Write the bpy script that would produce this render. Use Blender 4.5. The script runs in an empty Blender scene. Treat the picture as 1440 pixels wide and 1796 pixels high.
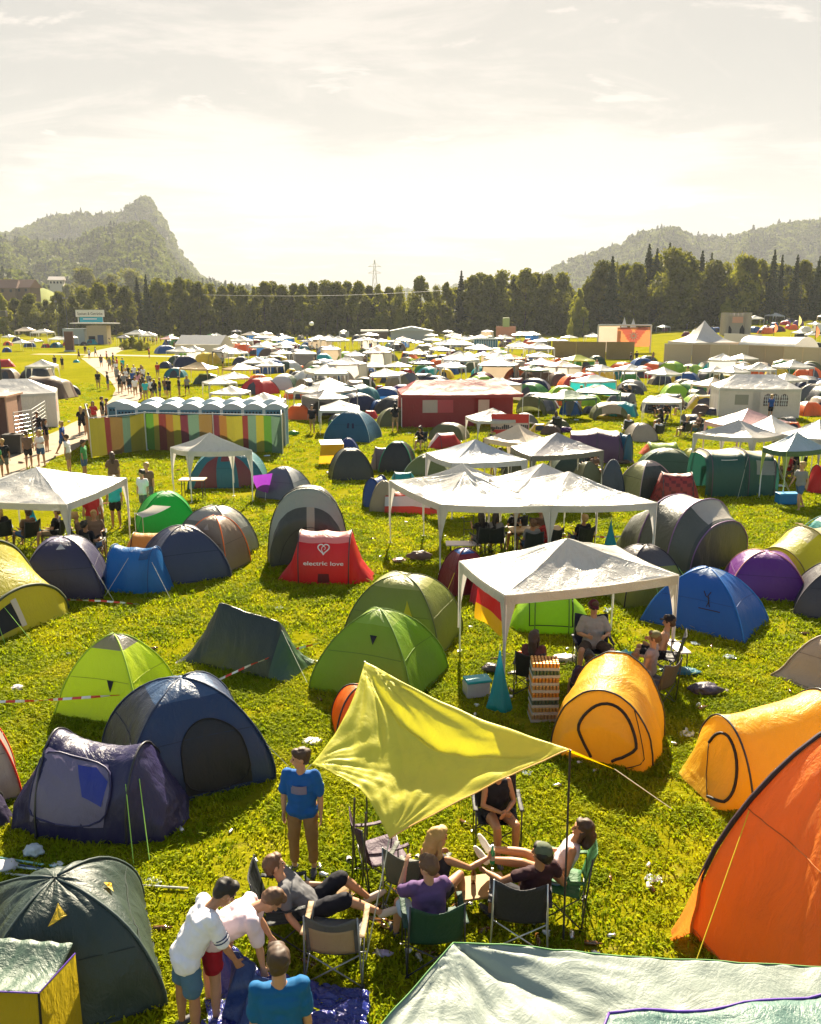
import bpy, bmesh, math, random
import numpy as np
from mathutils import Vector, Matrix, noise as mnoise
R = math.radians
rnd = random.Random(11)
scene = bpy.context.scene
COL = scene.collection
# ---------------------------------------------------------------- camera, sky, sun, exposure
CAMH, FPX, YH = 7.0, 1500.0, 552.0
TILT = math.atan((898.0 - YH) / FPX)
cd = bpy.data.cameras.new('camera'); cam = bpy.data.objects.new('camera', cd); COL.objects.link(cam)
cam.location = (0, 0, CAMH); cam.rotation_euler = (R(90) - TILT, 0, 0)
cd.sensor_fit = 'HORIZONTAL'; cd.sensor_width = 36; cd.lens = 36 * FPX / 1440.0
cd.clip_start = 0.1; cd.clip_end = 20000
scene.camera = cam
SUN_EL, SUN_AZ = R(36), R(3)          # azimuth clockwise from +Y (straight ahead)
w = bpy.data.worlds.new('World'); scene.world = w; w.use_nodes = True
nt = w.node_tree; nt.nodes.clear()
def WN(t, **k):
    n = nt.nodes.new(t)
    for a, b in k.items(): setattr(n, a, b)
    return n
wo = WN('ShaderNodeOutputWorld'); bg = WN('ShaderNodeBackground')
sky = WN('ShaderNodeTexSky', sky_type='NISHITA', sun_disc=False, sun_elevation=SUN_EL, sun_rotation=SUN_AZ,
         air_density=1.0, dust_density=1.2, ozone_density=0.6)
tc = WN('ShaderNodeTexCoord'); sep = WN('ShaderNodeSeparateXYZ'); nt.links.new(tc.outputs['Generated'], sep.inputs[0])
# clouds: noise on the direction projected to a high plane
zz = WN('ShaderNodeMath', operation='MAXIMUM'); zz.inputs[1].default_value = 0.03; nt.links.new(sep.outputs['Z'], zz.inputs[0])
za = WN('ShaderNodeMath', operation='ADD'); za.inputs[1].default_value = 0.10; nt.links.new(zz.outputs[0], za.inputs[0])
dx = WN('ShaderNodeMath', operation='DIVIDE'); dy = WN('ShaderNodeMath', operation='DIVIDE')
nt.links.new(sep.outputs['X'], dx.inputs[0]); nt.links.new(za.outputs[0], dx.inputs[1])
nt.links.new(sep.outputs['Y'], dy.inputs[0]); nt.links.new(za.outputs[0], dy.inputs[1])
cmb = WN('ShaderNodeCombineXYZ'); nt.links.new(dx.outputs[0], cmb.inputs[0]); nt.links.new(dy.outputs[0], cmb.inputs[1])
def cloud(scale, sx, sy, ox, oy, lo, hi, detail=8, dist=0.6, rough=0.6):
    mp = WN('ShaderNodeMapping'); mp.inputs['Scale'].default_value = (sx, sy, 1); mp.inputs['Location'].default_value = (ox, oy, 0)
    nt.links.new(cmb.outputs[0], mp.inputs[0])
    n = WN('ShaderNodeTexNoise'); n.inputs['Scale'].default_value = scale; n.inputs['Detail'].default_value = detail
    n.inputs['Roughness'].default_value = rough; n.inputs['Distortion'].default_value = dist; nt.links.new(mp.outputs[0], n.inputs['Vector'])
    m = WN('ShaderNodeMapRange'); m.interpolation_type = 'SMOOTHSTEP'
    m.inputs['From Min'].default_value = lo; m.inputs['From Max'].default_value = hi; nt.links.new(n.outputs[0], m.inputs[0])
    return m.outputs[0]
c1 = cloud(1.1, 0.7, 1.0, 3.2, 1.7, 0.50, 0.66, dist=1.0, rough=.66)      # wide soft veils
c2 = cloud(2.6, 0.8, 1.0, 8.1, 4.4, 0.59, 0.66, dist=0.3)    # small puffs
mx = WN('ShaderNodeMath', operation='MAXIMUM'); bx = WN('ShaderNodeMath', operation='MULTIPLY_ADD'); bx.inputs[1].default_value = 2.1; bx.inputs[2].default_value = -0.02; nt.links.new(sep.outputs['X'], bx.inputs[0])
bz = WN('ShaderNodeMath', operation='MULTIPLY_ADD'); bz.inputs[1].default_value = 11.0; bz.inputs[2].default_value = -1.55; nt.links.new(sep.outputs['Z'], bz.inputs[0])
b2 = WN('ShaderNodeCombineXYZ'); nt.links.new(bx.outputs[0], b2.inputs[0]); nt.links.new(bz.outputs[0], b2.inputs[1])
bl = WN('ShaderNodeVectorMath', operation='LENGTH'); nt.links.new(b2.outputs[0], bl.inputs[0])
bn = WN('ShaderNodeTexNoise'); bn.inputs['Scale'].default_value = 1.6; bn.inputs['Detail'].default_value = 7; bn.inputs['Roughness'].default_value = 0.62; bn.inputs['Distortion'].default_value = 0.5
bm_ = WN('ShaderNodeMapping'); bm_.inputs['Scale'].default_value = (0.6, 1.0, 1); nt.links.new(cmb.outputs[0], bm_.inputs[0]); nt.links.new(bm_.outputs[0], bn.inputs['Vector'])
ba = WN('ShaderNodeMath', operation='MULTIPLY_ADD'); ba.inputs[1].default_value = 2.2; nt.links.new(bn.outputs[0], ba.inputs[0]); 
bs = WN('ShaderNodeMath', operation='MULTIPLY'); bs.inputs[1].default_value = -1.0; nt.links.new(bl.outputs['Value'], bs.inputs[0]); nt.links.new(bs.outputs[0], ba.inputs[2])
bb = WN('ShaderNodeMapRange'); bb.interpolation_type = 'SMOOTHSTEP'; bb.inputs['From Min'].default_value = 0.18; bb.inputs['From Max'].default_value = 0.62; nt.links.new(ba.outputs[0], bb.inputs[0])
c1b = WN('ShaderNodeMath', operation='MULTIPLY'); c1b.inputs[1].default_value = 0.75; nt.links.new(c1, c1b.inputs[0])
c3 = WN('ShaderNodeMath', operation='MAXIMUM'); nt.links.new(c1b.outputs[0], c3.inputs[0]); nt.links.new(bb.outputs[0], c3.inputs[1]); c1 = c3.outputs[0]
nt.links.new(c1, mx.inputs[0]); nt.links.new(c2, mx.inputs[1])
warm = WN('ShaderNodeMix', data_type='RGBA', blend_type='MULTIPLY'); warm.inputs[0].default_value = 1.0
nt.links.new(sky.outputs[0], warm.inputs[6]); warm.inputs[7].default_value = (1.02, 0.95, 0.84, 1)
# thin high overcast: pale warm veil everywhere
veil = WN('ShaderNodeMix', data_type='RGBA'); veil.inputs[0].default_value = 0.60
nt.links.new(warm.outputs[2], veil.inputs[6]); veil.inputs[7].default_value = (2.50, 2.42, 2.25, 1)
cm = WN('ShaderNodeMix', data_type='RGBA'); nt.links.new(veil.outputs[2], cm.inputs[6]); cm.inputs[7].default_value = (4.1, 3.75, 3.4, 1)
cf = WN('ShaderNodeMath', operation='MULTIPLY'); cf.inputs[1].default_value = 0.80; nt.links.new(mx.outputs[0], cf.inputs[0])
# the veil and the clouds glow round the sun; away from it the sky is clear and darker
gd = WN('ShaderNodeMapRange'); gd.interpolation_type = 'SMOOTHSTEP'; gd.inputs['From Min'].default_value = 0.15; gd.inputs['From Max'].default_value = 0.80; nt.links.new(sep.outputs['Y'], gd.inputs[0])
vf = WN('ShaderNodeMath', operation='MULTIPLY'); vf.inputs[1].default_value = 0.96; nt.links.new(gd.outputs[0], vf.inputs[0]); nt.links.new(vf.outputs[0], veil.inputs[0])
cg = WN('ShaderNodeMath', operation='MULTIPLY'); nt.links.new(cf.outputs[0], cg.inputs[0]); nt.links.new(gd.outputs[0], cg.inputs[1])
nt.links.new(cg.outputs[0], cm.inputs[0])
nt.links.new(cm.outputs[2], bg.inputs[0]); bg.inputs[1].default_value = 0.052
nt.links.new(bg.outputs[0], wo.inputs[0])
sl = bpy.data.lights.new('sun', 'SUN'); sl.energy = 5.0; sl.angle = R(0.6); sl.color = (1.0, 0.87, 0.65)
so = bpy.data.objects.new('sun', sl); COL.objects.link(so)
sd = Vector((math.sin(SUN_AZ) * math.cos(SUN_EL), math.cos(SUN_AZ) * math.cos(SUN_EL), math.sin(SUN_EL)))
so.rotation_euler = sd.to_track_quat('Z', 'Y').to_euler(); so.location = (0, 0, 50)
scene.view_settings.view_transform = 'Standard'; scene.view_settings.look = 'None'
scene.view_settings.exposure = 2.12; scene.view_settings.gamma = 1.0
scene.render.engine = 'CYCLES'
scene.cycles.use_denoising = True
scene.cycles.max_bounces = 6; scene.cycles.diffuse_bounces = 2; scene.cycles.glossy_bounces = 2
scene.cycles.transmission_bounces = 4; scene.cycles.transparent_max_bounces = 8; scene.cycles.volume_bounces = 0
scene.cycles.caustics_reflective = False; scene.cycles.caustics_refractive = False
# ---------------------------------------------------------------- helpers
CT, ST = math.cos(TILT), math.sin(TILT)
def smooth(t):
    t = min(1.0, max(0.0, t)); return t * t * (3 - 2 * t)
def zg(x, y):
    if y < 60: return 0.0
    a = x / y
    return 5.0 * smooth((a - 0.16) / 0.32) * smooth((y - 110) / 170.0)
def ray(px, py):
    a = (px - 720) / FPX; b = (898 - py) / FPX
    return Vector((a, CT + b * ST, -ST + b * CT))
def P(px, py, z=0.0):
    """world point at height z that shows at photo pixel (px, py)"""
    d = ray(px, py); t = (z - CAMH) / d.z
    return Vector((d.x * t, d.y * t, z))
def G(px, py):
    """ground point at a photo pixel"""
    d = ray(px, py)
    if d.z > -1e-4: d.z = -1e-4
    t = -CAMH / d.z
    z0 = 0.0
    if d.y * t > 100 and zg(d.x * 10, d.y * 10) >= 0:
        lo, hi = 60 / d.y, min(t, 900)
        for _ in range(40):
            m = (lo + hi) / 2
            if CAMH + d.z * m > zg(d.x * m, d.y * m): lo = m
            else: hi = m
        t = hi; z0 = zg(d.x * t, d.y * t)
    return Vector((d.x * t, d.y * t, z0))
def at_y(px, y, z=0.0):
    """world x for a photo column at ground distance y"""
    depth = y * CT + (CAMH - z) * ST
    return Vector(((px - 720) / FPX * depth, y, z))
def ppm(py, z=0.0):
    """photo pixels per metre for something at height z seen at row py"""
    p = P(720, py, z); return FPX / (p.y * CT + (CAMH - z) * ST)

def tag(o, label=None, cat=None, group=None, kind=None):
    if label: o['label'] = label
    if cat: o['category'] = cat
    if group: o['group'] = group
    if kind: o['kind'] = kind
    return o
def empty(name, loc=(0, 0, 0), rz=0.0, label=None, cat=None, group=None):
    o = bpy.data.objects.new(name, None); o.location = loc; o.rotation_euler = (0, 0, rz); o.empty_display_size = 0.2
    COL.objects.link(o); return tag(o, label, cat, group)
def link(name, me, parent=None, mat=None, loc=None, rz=None):
    o = bpy.data.objects.new(name, me); COL.objects.link(o)
    if mat is not None and not me.materials: me.materials.append(mat)
    if parent is not None: o.parent = parent
    if loc is not None: o.location = loc
    if rz is not None: o.rotation_euler = (0, 0, rz)
    return o
def copy_tree(o, parent=None, loc=None, rz=None, scale=None):
    c = o.copy(); COL.objects.link(c)
    if parent is not None: c.parent = parent
    if loc is not None: c.location = loc
    if rz is not None: c.rotation_euler = (0, 0, rz)
    if scale is not None: c.scale = scale
    for ch in o.children: copy_tree(ch, c)
    return c

class MB:
    """collects faces and builds ONE mesh"""
    def __init__(s): s.v = []; s.f = []; s.m = []; s.mats = []
    def mi(s, mat):
        if mat is None: return 0
        if mat not in s.mats: s.mats.append(mat)
        return s.mats.index(mat)
    def add(s, vs, fs, mat=None, M=None):
        k = len(s.v); i = s.mi(mat)
        for p in vs:
            p = Vector(p)
            s.v.append(tuple(M @ p) if M is not None else tuple(p))
        for f in fs: s.f.append(tuple(k + q for q in f)); s.m.append(i)
    def box(s, c, size, mat=None, rz=0.0, bev=0.0, M=None):
        x, y, z = (q / 2 for q in size)
        if bev > 0: 
            b = min(bev, x * .9, y * .9, z * .9); vs = []; fs = []
            bm = bmesh.new(); bmesh.ops.create_cube(bm, size=1)
            for vv in bm.verts: vv.co = Vector((vv.co.x * size[0], vv.co.y * size[1], vv.co.z * size[2]))
            bmesh.ops.bevel(bm, geom=bm.edges[:], offset=b, segments=2, affect='EDGES', profile=0.6)
            bm.verts.ensure_lookup_table(); vs = [vv.co.copy() for vv in bm.verts]; fs = [[vv.index for vv in f.verts] for f in bm.faces]; bm.free()
        else:
            vs = [Vector((a * x, b_ * y, c_ * z)) for a in (-1, 1) for b_ in (-1, 1) for c_ in (-1, 1)]
            fs = [(0, 1, 3, 2), (4, 6, 7, 5), (0, 4, 5, 1), (2, 3, 7, 6), (0, 2, 6, 4), (1, 5, 7, 3)]
        T = Matrix.Translation(Vector(c)) @ Matrix.Rotation(rz, 4, 'Z')
        if M is not None: T = M @ T
        s.add(vs, fs, mat, T)
    def tube(s, pts, r, mat=None, n=6, r2=None, cap=True):
        pts = [Vector(p) for p in pts]; N = len(pts); vs = []; fs = []
        up0 = None
        for i, p in enumerate(pts):
            d = (pts[min(i + 1, N - 1)] - pts[max(i - 1, 0)])
            d = d.normalized() if d.length > 1e-9 else Vector((0, 0, 1))
            ref = up0 if up0 is not None else (Vector((0, 0, 1)) if abs(d.z) < 0.95 else Vector((1, 0, 0)))
            a = d.cross(ref)
            if a.length < 1e-6: a = d.cross(Vector((1, 0.3, 0)))
            a.normalize(); b = a.cross(d).normalized(); up0 = b
            rr = r if r2 is None else r + (r2 - r) * i / (N - 1)
            if isinstance(r, (list, tuple)): rr = r[i]
            for k in range(n):
                t = 2 * math.pi * k / n; vs.append(p + a * (rr * math.cos(t)) + b * (rr * math.sin(t)))
        for i in range(N - 1):
            for k in range(n):
                k2 = (k + 1) % n; fs.append((i * n + k, i * n + k2, (i + 1) * n + k2, (i + 1) * n + k))
        if cap: fs.append(tuple(range(n))[::-1]); fs.append(tuple((N - 1) * n + k for k in range(n)))
        s.add(vs, fs, mat)
    def grid(s, fn, nu, nv, mat=None, matf=None):
        k = len(s.v)
        for i in range(nu + 1):
            for j in range(nv + 1): s.v.append(tuple(fn(i / nu, j / nv)))
        for i in range(nu):
            for j in range(nv):
                a = k + i * (nv + 1) + j
                s.f.append((a, a + 1, a + nv + 2, a + nv + 1))
                s.m.append(s.mi(matf((i + .5) / nu, (j + .5) / nv)) if matf else s.mi(mat))
    def mesh(s, name, smooth_=False):
        me = bpy.data.meshes.new(name); me.from_pydata(s.v, [], s.f)
        for m in s.mats: me.materials.append(m)
        me.polygons.foreach_set('material_index', s.m)
        if smooth_: me.polygons.foreach_set('use_smooth', [True] * len(me.polygons))
        me.update(); return me
    def build(s, name, parent=None, mat=None, smooth_=False, loc=None, rz=None):
        if mat is not None and not s.mats: s.mats = [mat]
        return link(name, s.mesh(name, smooth_), parent, None, loc, rz)
def solidify(o, t=0.004, offset=0.0):
    m = o.modifiers.new('thickness', 'SOLIDIFY'); m.thickness = t; m.offset = offset
    return o
def npmesh(name, v, f, mats=(), mi=None, smooth_=False):
    me = bpy.data.meshes.new(name); v = np.asarray(v, np.float32); f = np.asarray(f, np.int32)
    me.vertices.add(len(v)); me.vertices.foreach_set('co', v.ravel())
    k = f.shape[1]; me.loops.add(f.size); me.loops.foreach_set('vertex_index', f.ravel())
    me.polygons.add(len(f)); me.polygons.foreach_set('loop_start', np.arange(0, f.size, k, dtype=np.int32))
    me.polygons.foreach_set('loop_total', np.full(len(f), k, np.int32))
    for m in mats: me.materials.append(m)
    if mi is not None: me.polygons.foreach_set('material_index', np.asarray(mi, np.int32))
    if smooth_: me.polygons.foreach_set('use_smooth', np.ones(len(f), bool))
    me.update(calc_edges=True); me.validate(); return me
# ---------------------------------------------------------------- materials
_M = {}
def lin(c):
    """sRGB 0-255 to linear"""
    return tuple((x / 255 / 12.92) if x / 255 <= 0.04045 else ((x / 255 + 0.055) / 1.055) ** 2.4 for x in c)
class NT:
    def __init__(s, name):
        s.m = bpy.data.materials.new(name); s.m.use_nodes = True; s.t = s.m.node_tree; s.t.nodes.clear()
        s.out = s.n('ShaderNodeOutputMaterial')
    def n(s, t, **k):
        n = s.t.nodes.new(t)
        for a, b in k.items(): setattr(n, a, b)
        return n
    def l(s, a, b): s.t.links.new(a, b)
    def noise(s, scale, detail=4, rough=0.6, dist=0.0, vec=None, stretch=None):
        n = s.n('ShaderNodeTexNoise'); n.inputs['Scale'].default_value = scale; n.inputs['Detail'].default_value = detail
        n.inputs['Roughness'].default_value = rough; n.inputs['Distortion'].default_value = dist
        v = vec
        if v is None:
            tc = s.n('ShaderNodeTexCoord'); v = tc.outputs['Object']
        if stretch:
            mp = s.n('ShaderNodeMapping'); mp.inputs['Scale'].default_value = stretch; s.l(v, mp.inputs[0]); v = mp.outputs[0]
        s.l(v, n.inputs['Vector']); return n.outputs[0]
    def ramp(s, fac, stops):
        r = s.n('ShaderNodeValToRGB'); e = r.color_ramp.elements
        while len(e) > 1: e.remove(e[-1])
        e[0].position = stops[0][0]; e[0].color = (*stops[0][1], 1)
        for p, c in stops[1:]:
            q = e.new(p); q.color = (*c, 1)
        s.l(fac, r.inputs[0]); return r.outputs[0]
    def mix(s, fac, a, b, bt='MIX'):
        m = s.n('ShaderNodeMix', data_type='RGBA', blend_type=bt)
        for i, x in ((0, fac), (6, a), (7, b)):
            if isinstance(x, (int, float)): m.inputs[i].default_value = x
            elif isinstance(x, tuple): m.inputs[i].default_value = (*x[:3], 1)
            else: s.l(x, m.inputs[i])
        return m.outputs[2]
    def bump(s, h, strength=0.3, dist=0.02):
        b = s.n('ShaderNodeBump'); b.inputs['Strength'].default_value = strength; b.inputs['Distance'].default_value = dist
        s.l(h, b.inputs['Height']); return b.outputs[0]
    def bsdf(s, col, rough=0.6, spec=0.5, metal=0.0, normal=None, **k):
        b = s.n('ShaderNodeBsdfPrincipled')
        if isinstance(col, tuple): b.inputs['Base Color'].default_value = (*col[:3], 1)
        else: s.l(col, b.inputs['Base Color'])
        if isinstance(rough, (int, float)): b.inputs['Roughness'].default_value = rough
        else: s.l(rough, b.inputs['Roughness'])
        b.inputs['Specular IOR Level'].default_value = spec; b.inputs['Metallic'].default_value = metal
        if normal is not None: s.l(normal, b.inputs['Normal'])
        for a, v in k.items(): b.inputs[a.replace('_', ' ')].default_value = v
        return b.outputs[0]
    def done(s, sh): s.l(sh, s.out.inputs['Surface']); return s.m
def flat(name, c, rough=0.6, spec=0.4, metal=0.0, var=0.12):
    key = ('flat', name)
    if key in _M: return _M[key]
    t = NT(name); f = t.noise(9, 3)
    col = t.mix(f, tuple(x * (1 - var) for x in c), tuple(min(1, x * (1 + var)) for x in c))
    _M[key] = t.done(t.bsdf(col, rough, spec, metal)); return _M[key]
def cloth(name, c, trans=0.35, rough=0.42, spec=0.5, wr=0.85, coat=0.0):
    """tent / tarp fabric: a little see-through to the sun, creased, slightly shiny"""
    key = ('cloth', name)
    if key in _M: return _M[key]
    t = NT(name); tcn = t.n('ShaderNodeTexCoord').outputs['Object']
    n1 = t.noise(1.7, 5, 0.65, 1.2, tcn, (1, 1, 0.45)); n2 = t.noise(7, 5, 0.65, 2.5, tcn, (1, 1, 0.3)); n3 = t.noise(0.8, 2, 0.5, 0, tcn)
    a = t.n('ShaderNodeMath', operation='MULTIPLY_ADD'); t.l(n2, a.inputs[0]); a.inputs[1].default_value = 0.3; t.l(n1, a.inputs[2])
    nor = t.bump(a.outputs[0], wr, 0.05)
    col = t.mix(n3, tuple(x * 0.86 for x in c), tuple(min(1, x * 1.1) for x in c))
    ng = t.noise(3.0, 6, 0.7, 1.0, tcn); gr = t.n('ShaderNodeMapRange'); gr.inputs['From Min'].default_value = 0.52; gr.inputs['From Max'].default_value = 0.75
    gr.inputs['To Max'].default_value = 0.22; t.l(ng, gr.inputs[0])
    col = t.mix(gr.outputs[0], col, tuple(x * 0.55 + 0.02 for x in c))
    b = t.bsdf(col, rough, spec, 0, nor)
    tr = t.n('ShaderNodeBsdfTranslucent'); t.l(col, tr.inputs[0]); t.l(nor, tr.inputs['Normal'])
    sh = t.n('ShaderNodeMixShader'); sh.inputs[0].default_value = trans; t.l(b, sh.inputs[1]); t.l(tr.outputs[0], sh.inputs[2])
    _M[key] = t.done(sh.outputs[0]); return _M[key]
# ================================================================ SETTING
def mat_ground():
    t = NT('grass_ground'); geo = t.n('ShaderNodeNewGeometry').outputs['Position']
    n1 = t.noise(0.05, 5, 0.6, 0.5, geo); n2 = t.noise(0.6, 6, 0.7, 0.8, geo); n3 = t.noise(9.0, 5, 0.7, 0, geo); n4 = t.noise(2.2, 4, 0.6, 0, geo)
    c = t.ramp(n2, [(0.28, (0.08, 0.095, 0.002)), (0.5, (0.16, 0.155, 0.002)), (0.72, (0.25, 0.215, 0.018))])
    c2 = t.ramp(n1, [(0.35, (0.13, 0.14, 0.002)), (0.65, (0.26, 0.22, 0.012))])
    c = t.mix(0.5, c, c2)
    r = t.ramp(n3, [(0.35, (0.45, 0.5, 0.4)), (0.55, (1, 1, 1)), (0.75, (1.0, 1.0, 0.9))])
    c = t.mix(0.6, c, r, 'MULTIPLY')
    worn = t.n('ShaderNodeMapRange'); worn.inputs['From Min'].default_value = 0.60; worn.inputs['From Max'].default_value = 0.72; worn.inputs['To Max'].default_value = 0.5; t.l(n4, worn.inputs[0])
    c = t.mix(worn.outputs[0], c, (0.25, 0.20, 0.06))
    return t.done(t.bsdf(c, 1.0, 0.0, 0, t.bump(n3, 0.9, 0.06)))
def axis(lo, hi, n, p=2.2):
    t = np.linspace(-1, 1, n); s = np.sign(t) * np.abs(t) ** p
    return np.where(s < 0, -s * lo, s * hi)
xs = axis(-2600, 2600, 121); ys = np.concatenate([np.linspace(-60, 60, 13), 60 + (np.linspace(0, 1, 90)[1:] ** 2.4) * 2900])
gv = [(x, y, zg(x, y) if y < 420 else zg(x * 420 / y, 420)) for y in ys for x in xs]
nx = len(xs); gf = [(j * nx + i, j * nx + i + 1, (j + 1) * nx + i + 1, (j + 1) * nx + i) for j in range(len(ys) - 1) for i in range(nx - 1)]
MG = mat_ground()
tag(link('ground', npmesh('ground', gv, gf, [MG], smooth_=True)), kind='structure')
# grass: tufts on the near part of the field
def mat_blade():
    t = NT('grass_blade'); oi = t.n('ShaderNodeObjectInfo'); geo = t.n('ShaderNodeNewGeometry').outputs['Position']
    n = t.noise(0.8, 4, 0.7, 0.3, geo); n2 = t.noise(35, 2, 0.5, 0, geo)
    c = t.ramp(n, [(0.3, (0.16, 0.23, 0.001)), (0.5, (0.29, 0.335, 0.002)), (0.7, (0.46, 0.43, 0.006))])
    c = t.mix(0.5, c, t.ramp(n2, [(0.35, (0.5, 0.6, 0.5)), (0.65, (1.2, 1.15, 0.9))]), 'MULTIPLY')
    b = t.bsdf(c, 0.6, 0.08); tr = t.n('ShaderNodeBsdfTranslucent'); t.l(c, tr.inputs[0])
    s = t.n('ShaderNodeMixShader'); s.inputs[0].default_value = 0.5; t.l(b, s.inputs[1]); t.l(tr.outputs[0], s.inputs[2])
    return t.done(s.outputs[0])
MBL = mat_blade()
def tuft(seed, nb=16, h=0.09, wd=0.011, spread=0.11):
    r = np.random.RandomState(seed); v = []; f = []
    for i in range(nb):
        a = r.rand() * 6.28; q = spread * math.sqrt(r.rand()); x, y = q * math.cos(a), q * math.sin(a)
        hh = h * (0.5 + 0.9 * r.rand()); la = r.rand() * 6.28; ln = hh * (0.4 + 1.0 * r.rand()); ww = wd * (0.7 + 0.9 * r.rand())
        px, py = -math.sin(la) * ww, math.cos(la) * ww; k = len(v)
        mx_, my_ = x + math.cos(la) * ln * .35, y + math.sin(la) * ln * .35
        v += [(x - px, y - py, -0.01), (x + px, y + py, -0.01), (mx_ + px * .8, my_ + py * .8, hh * .65), (mx_ - px * .8, my_ - py * .8, hh * .65),
              (x + math.cos(la) * ln + px * .2, y + math.sin(la) * ln + py * .2, hh * 0.9), (x + math.cos(la) * ln - px * .2, y + math.sin(la) * ln - py * .2, hh * 0.9)]
        f += [(k, k + 1, k + 2, k + 3), (k + 3, k + 2, k + 4, k + 5)]
    return npmesh('grass_tuft', v, f, [MBL])
tc_ = bpy.data.collections.new('grass_tufts')
for i in range(5):
    o = bpy.data.objects.new('grass_tuft', tuft(40 + i, nb=18 + i * 2, h=0.026 + 0.008 * i, wd=0.009, spread=.13)); tc_.objects.link(o)
def grass_zone(name, y0, y1, dens, scale, seed):
    """points on the visible wedge, one mesh that carries the tufts"""
    r = np.random.RandomState(seed); hw = lambda y: y * 0.50 + 2.5
    n = int(dens * (y1 - y0) * (hw(y0) + hw(y1)))
    y = y0 + (y1 - y0) * r.rand(n); u = r.rand(n) * 2 - 1; x = u * hw(y1); keep = np.abs(x) < hw(y); x, y = x[keep], y[keep]
    PTH = [(-13.5, 28), (G(-60, 838).x, G(-60, 838).y), (G(50, 800).x, G(50, 800).y), (G(140, 755).x, G(140, 755).y), (G(205, 715).x, G(205, 715).y), (G(225, 680).x, G(225, 680).y), (G(190, 650).x, G(190, 650).y)]; ok = np.ones(len(x), bool)
    for (ax, ay), (bx_, by_) in zip(PTH[:-1], PTH[1:]):
        dx_, dy_ = bx_ - ax, by_ - ay; t_ = np.clip(((x - ax) * dx_ + (y - ay) * dy_) / (dx_ * dx_ + dy_ * dy_), 0, 1); ok &= np.hypot(x - ax - t_ * dx_, y - ay - t_ * dy_) > 1.9
    x, y = x[ok], y[ok]
    # leave trampled patches thinner
    nz = np.sin(x * 1.1 + 2 * np.sin(y * .43)) + np.sin(y * .9 + 1.7 * np.sin(x * .7 + 1)) + .7 * np.sin(x * 2.9 + y * 2.3); ok = (nz < 0.9) | (r.rand(len(x)) < .42); x, y = x[ok], y[ok]
    me = bpy.data.meshes.new(name); me.vertices.add(len(x)); co = np.zeros((len(x), 3), np.float32); co[:, 0] = x; co[:, 1] = y
    me.vertices.foreach_set('co', co.ravel()); me.update()
    o = bpy.data.objects.new(name, me); COL.objects.link(o)
    g = bpy.data.node_groups.new(name, 'GeometryNodeTree'); g.interface.new_socket('Geometry', in_out='INPUT', socket_type='NodeSocketGeometry'); g.interface.new_socket('Geometry', in_out='OUTPUT', socket_type='NodeSocketGeometry')
    N = g.nodes; gi = N.new('NodeGroupInput'); go = N.new('NodeGroupOutput'); ip = N.new('GeometryNodeInstanceOnPoints'); ci = N.new('GeometryNodeCollectionInfo')
    ci.inputs['Collection'].default_value = tc_; ci.inputs['Separate Children'].default_value = True; ci.inputs['Reset Children'].default_value = True
    ip.inputs['Pick Instance'].default_value = True
    rv = N.new('FunctionNodeRandomValue'); rv.data_type = 'FLOAT_VECTOR'; rv.inputs['Min'].default_value = (0, 0, 0); rv.inputs['Max'].default_value = (0, 0, 6.28)
    rs = N.new('FunctionNodeRandomValue'); rs.data_type = 'FLOAT'; rs.inputs[2].default_value = 0.6 * scale; rs.inputs[3].default_value = 1.45 * scale; rs.inputs['Seed'].default_value = 3
    g.links.new(gi.outputs[0], ip.inputs['Points']); g.links.new(ci.outputs[0], ip.inputs['Instance'])
    g.links.new(rv.outputs[0], ip.inputs['Rotation']); g.links.new(rs.outputs[1], ip.inputs['Scale']); g.links.new(ip.outputs[0], go.inputs[0])
    m = o.modifiers.new('tufts', 'NODES'); m.node_group = g
    tag(o, 'short sunlit green grass covering the camping field', 'grass', kind='stuff'); return o
grass_zone('grass', 7.2, 17, 130, 1.0, 1); grass_zone('grass', 17, 32, 40, 1.3, 2); grass_zone('grass', 32, 58, 9, 1.6, 3); grass_zone('grass', 58, 90, 2.5, 1.8, 4)
# path
def ribbon(name, pts, widths, mat, z=0.006, n=60):
    m = MB(); pts = [Vector(p) for p in pts]; L = len(pts) - 1
    def cr(t):
        k = min(int(t * L), L - 1); u = t * L - k; g = lambda i: pts[max(0, min(L, i))]
        a, b, c, d = g(k - 1), g(k), g(k + 1), g(k + 2)
        return 0.5 * ((2 * b) + (c - a) * u + (2 * a - 5 * b + 4 * c - d) * u * u + (3 * b - a - 3 * c + d) * u ** 3), widths[k] + (widths[k + 1] - widths[k]) * u
    def fn(i, j):
        p, wd = cr(i); q, _ = cr(min(1, i + 0.01)); p0, _ = cr(max(0, i - 0.01)); d = (q - p0); d.z = 0; d.normalize(); s = Vector((d.y, -d.x, 0))
        e = 0.25 * mnoise.noise(Vector((i * 20, j * 5, 1))) if j in (0, 1) else 0
        q = p + s * ((j - .5) * wd + e); return (q.x, q.y, zg(q.x, q.y) + z)
    m.grid(fn, n, 4, mat); return m.build(name, smooth_=True)
def mat_path():
    t = NT('path_gravel'); geo = t.n('ShaderNodeNewGeometry').outputs['Position']
    c = t.ramp(t.noise(1.2, 6, 0.7, 0.3, geo), [(0.3, (0.22, 0.17, 0.11)), (0.7, (0.33, 0.26, 0.18))]); n = t.noise(30, 3, 0.6, 0, geo)
    return t.done(t.bsdf(c, 0.9, 0.2, 0, t.bump(n, 0.4, 0.01)))
MPATH = mat_path()
tag(ribbon('path', [G(-260, 900), G(-60, 838), G(50, 800), G(140, 755), G(205, 715), G(225, 680), G(190, 650), G(162, 628)], [4.5, 4.0, 3.2, 2.8, 2.4, 2.4, 2.6, 3.4], MPATH), kind='structure')
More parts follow.
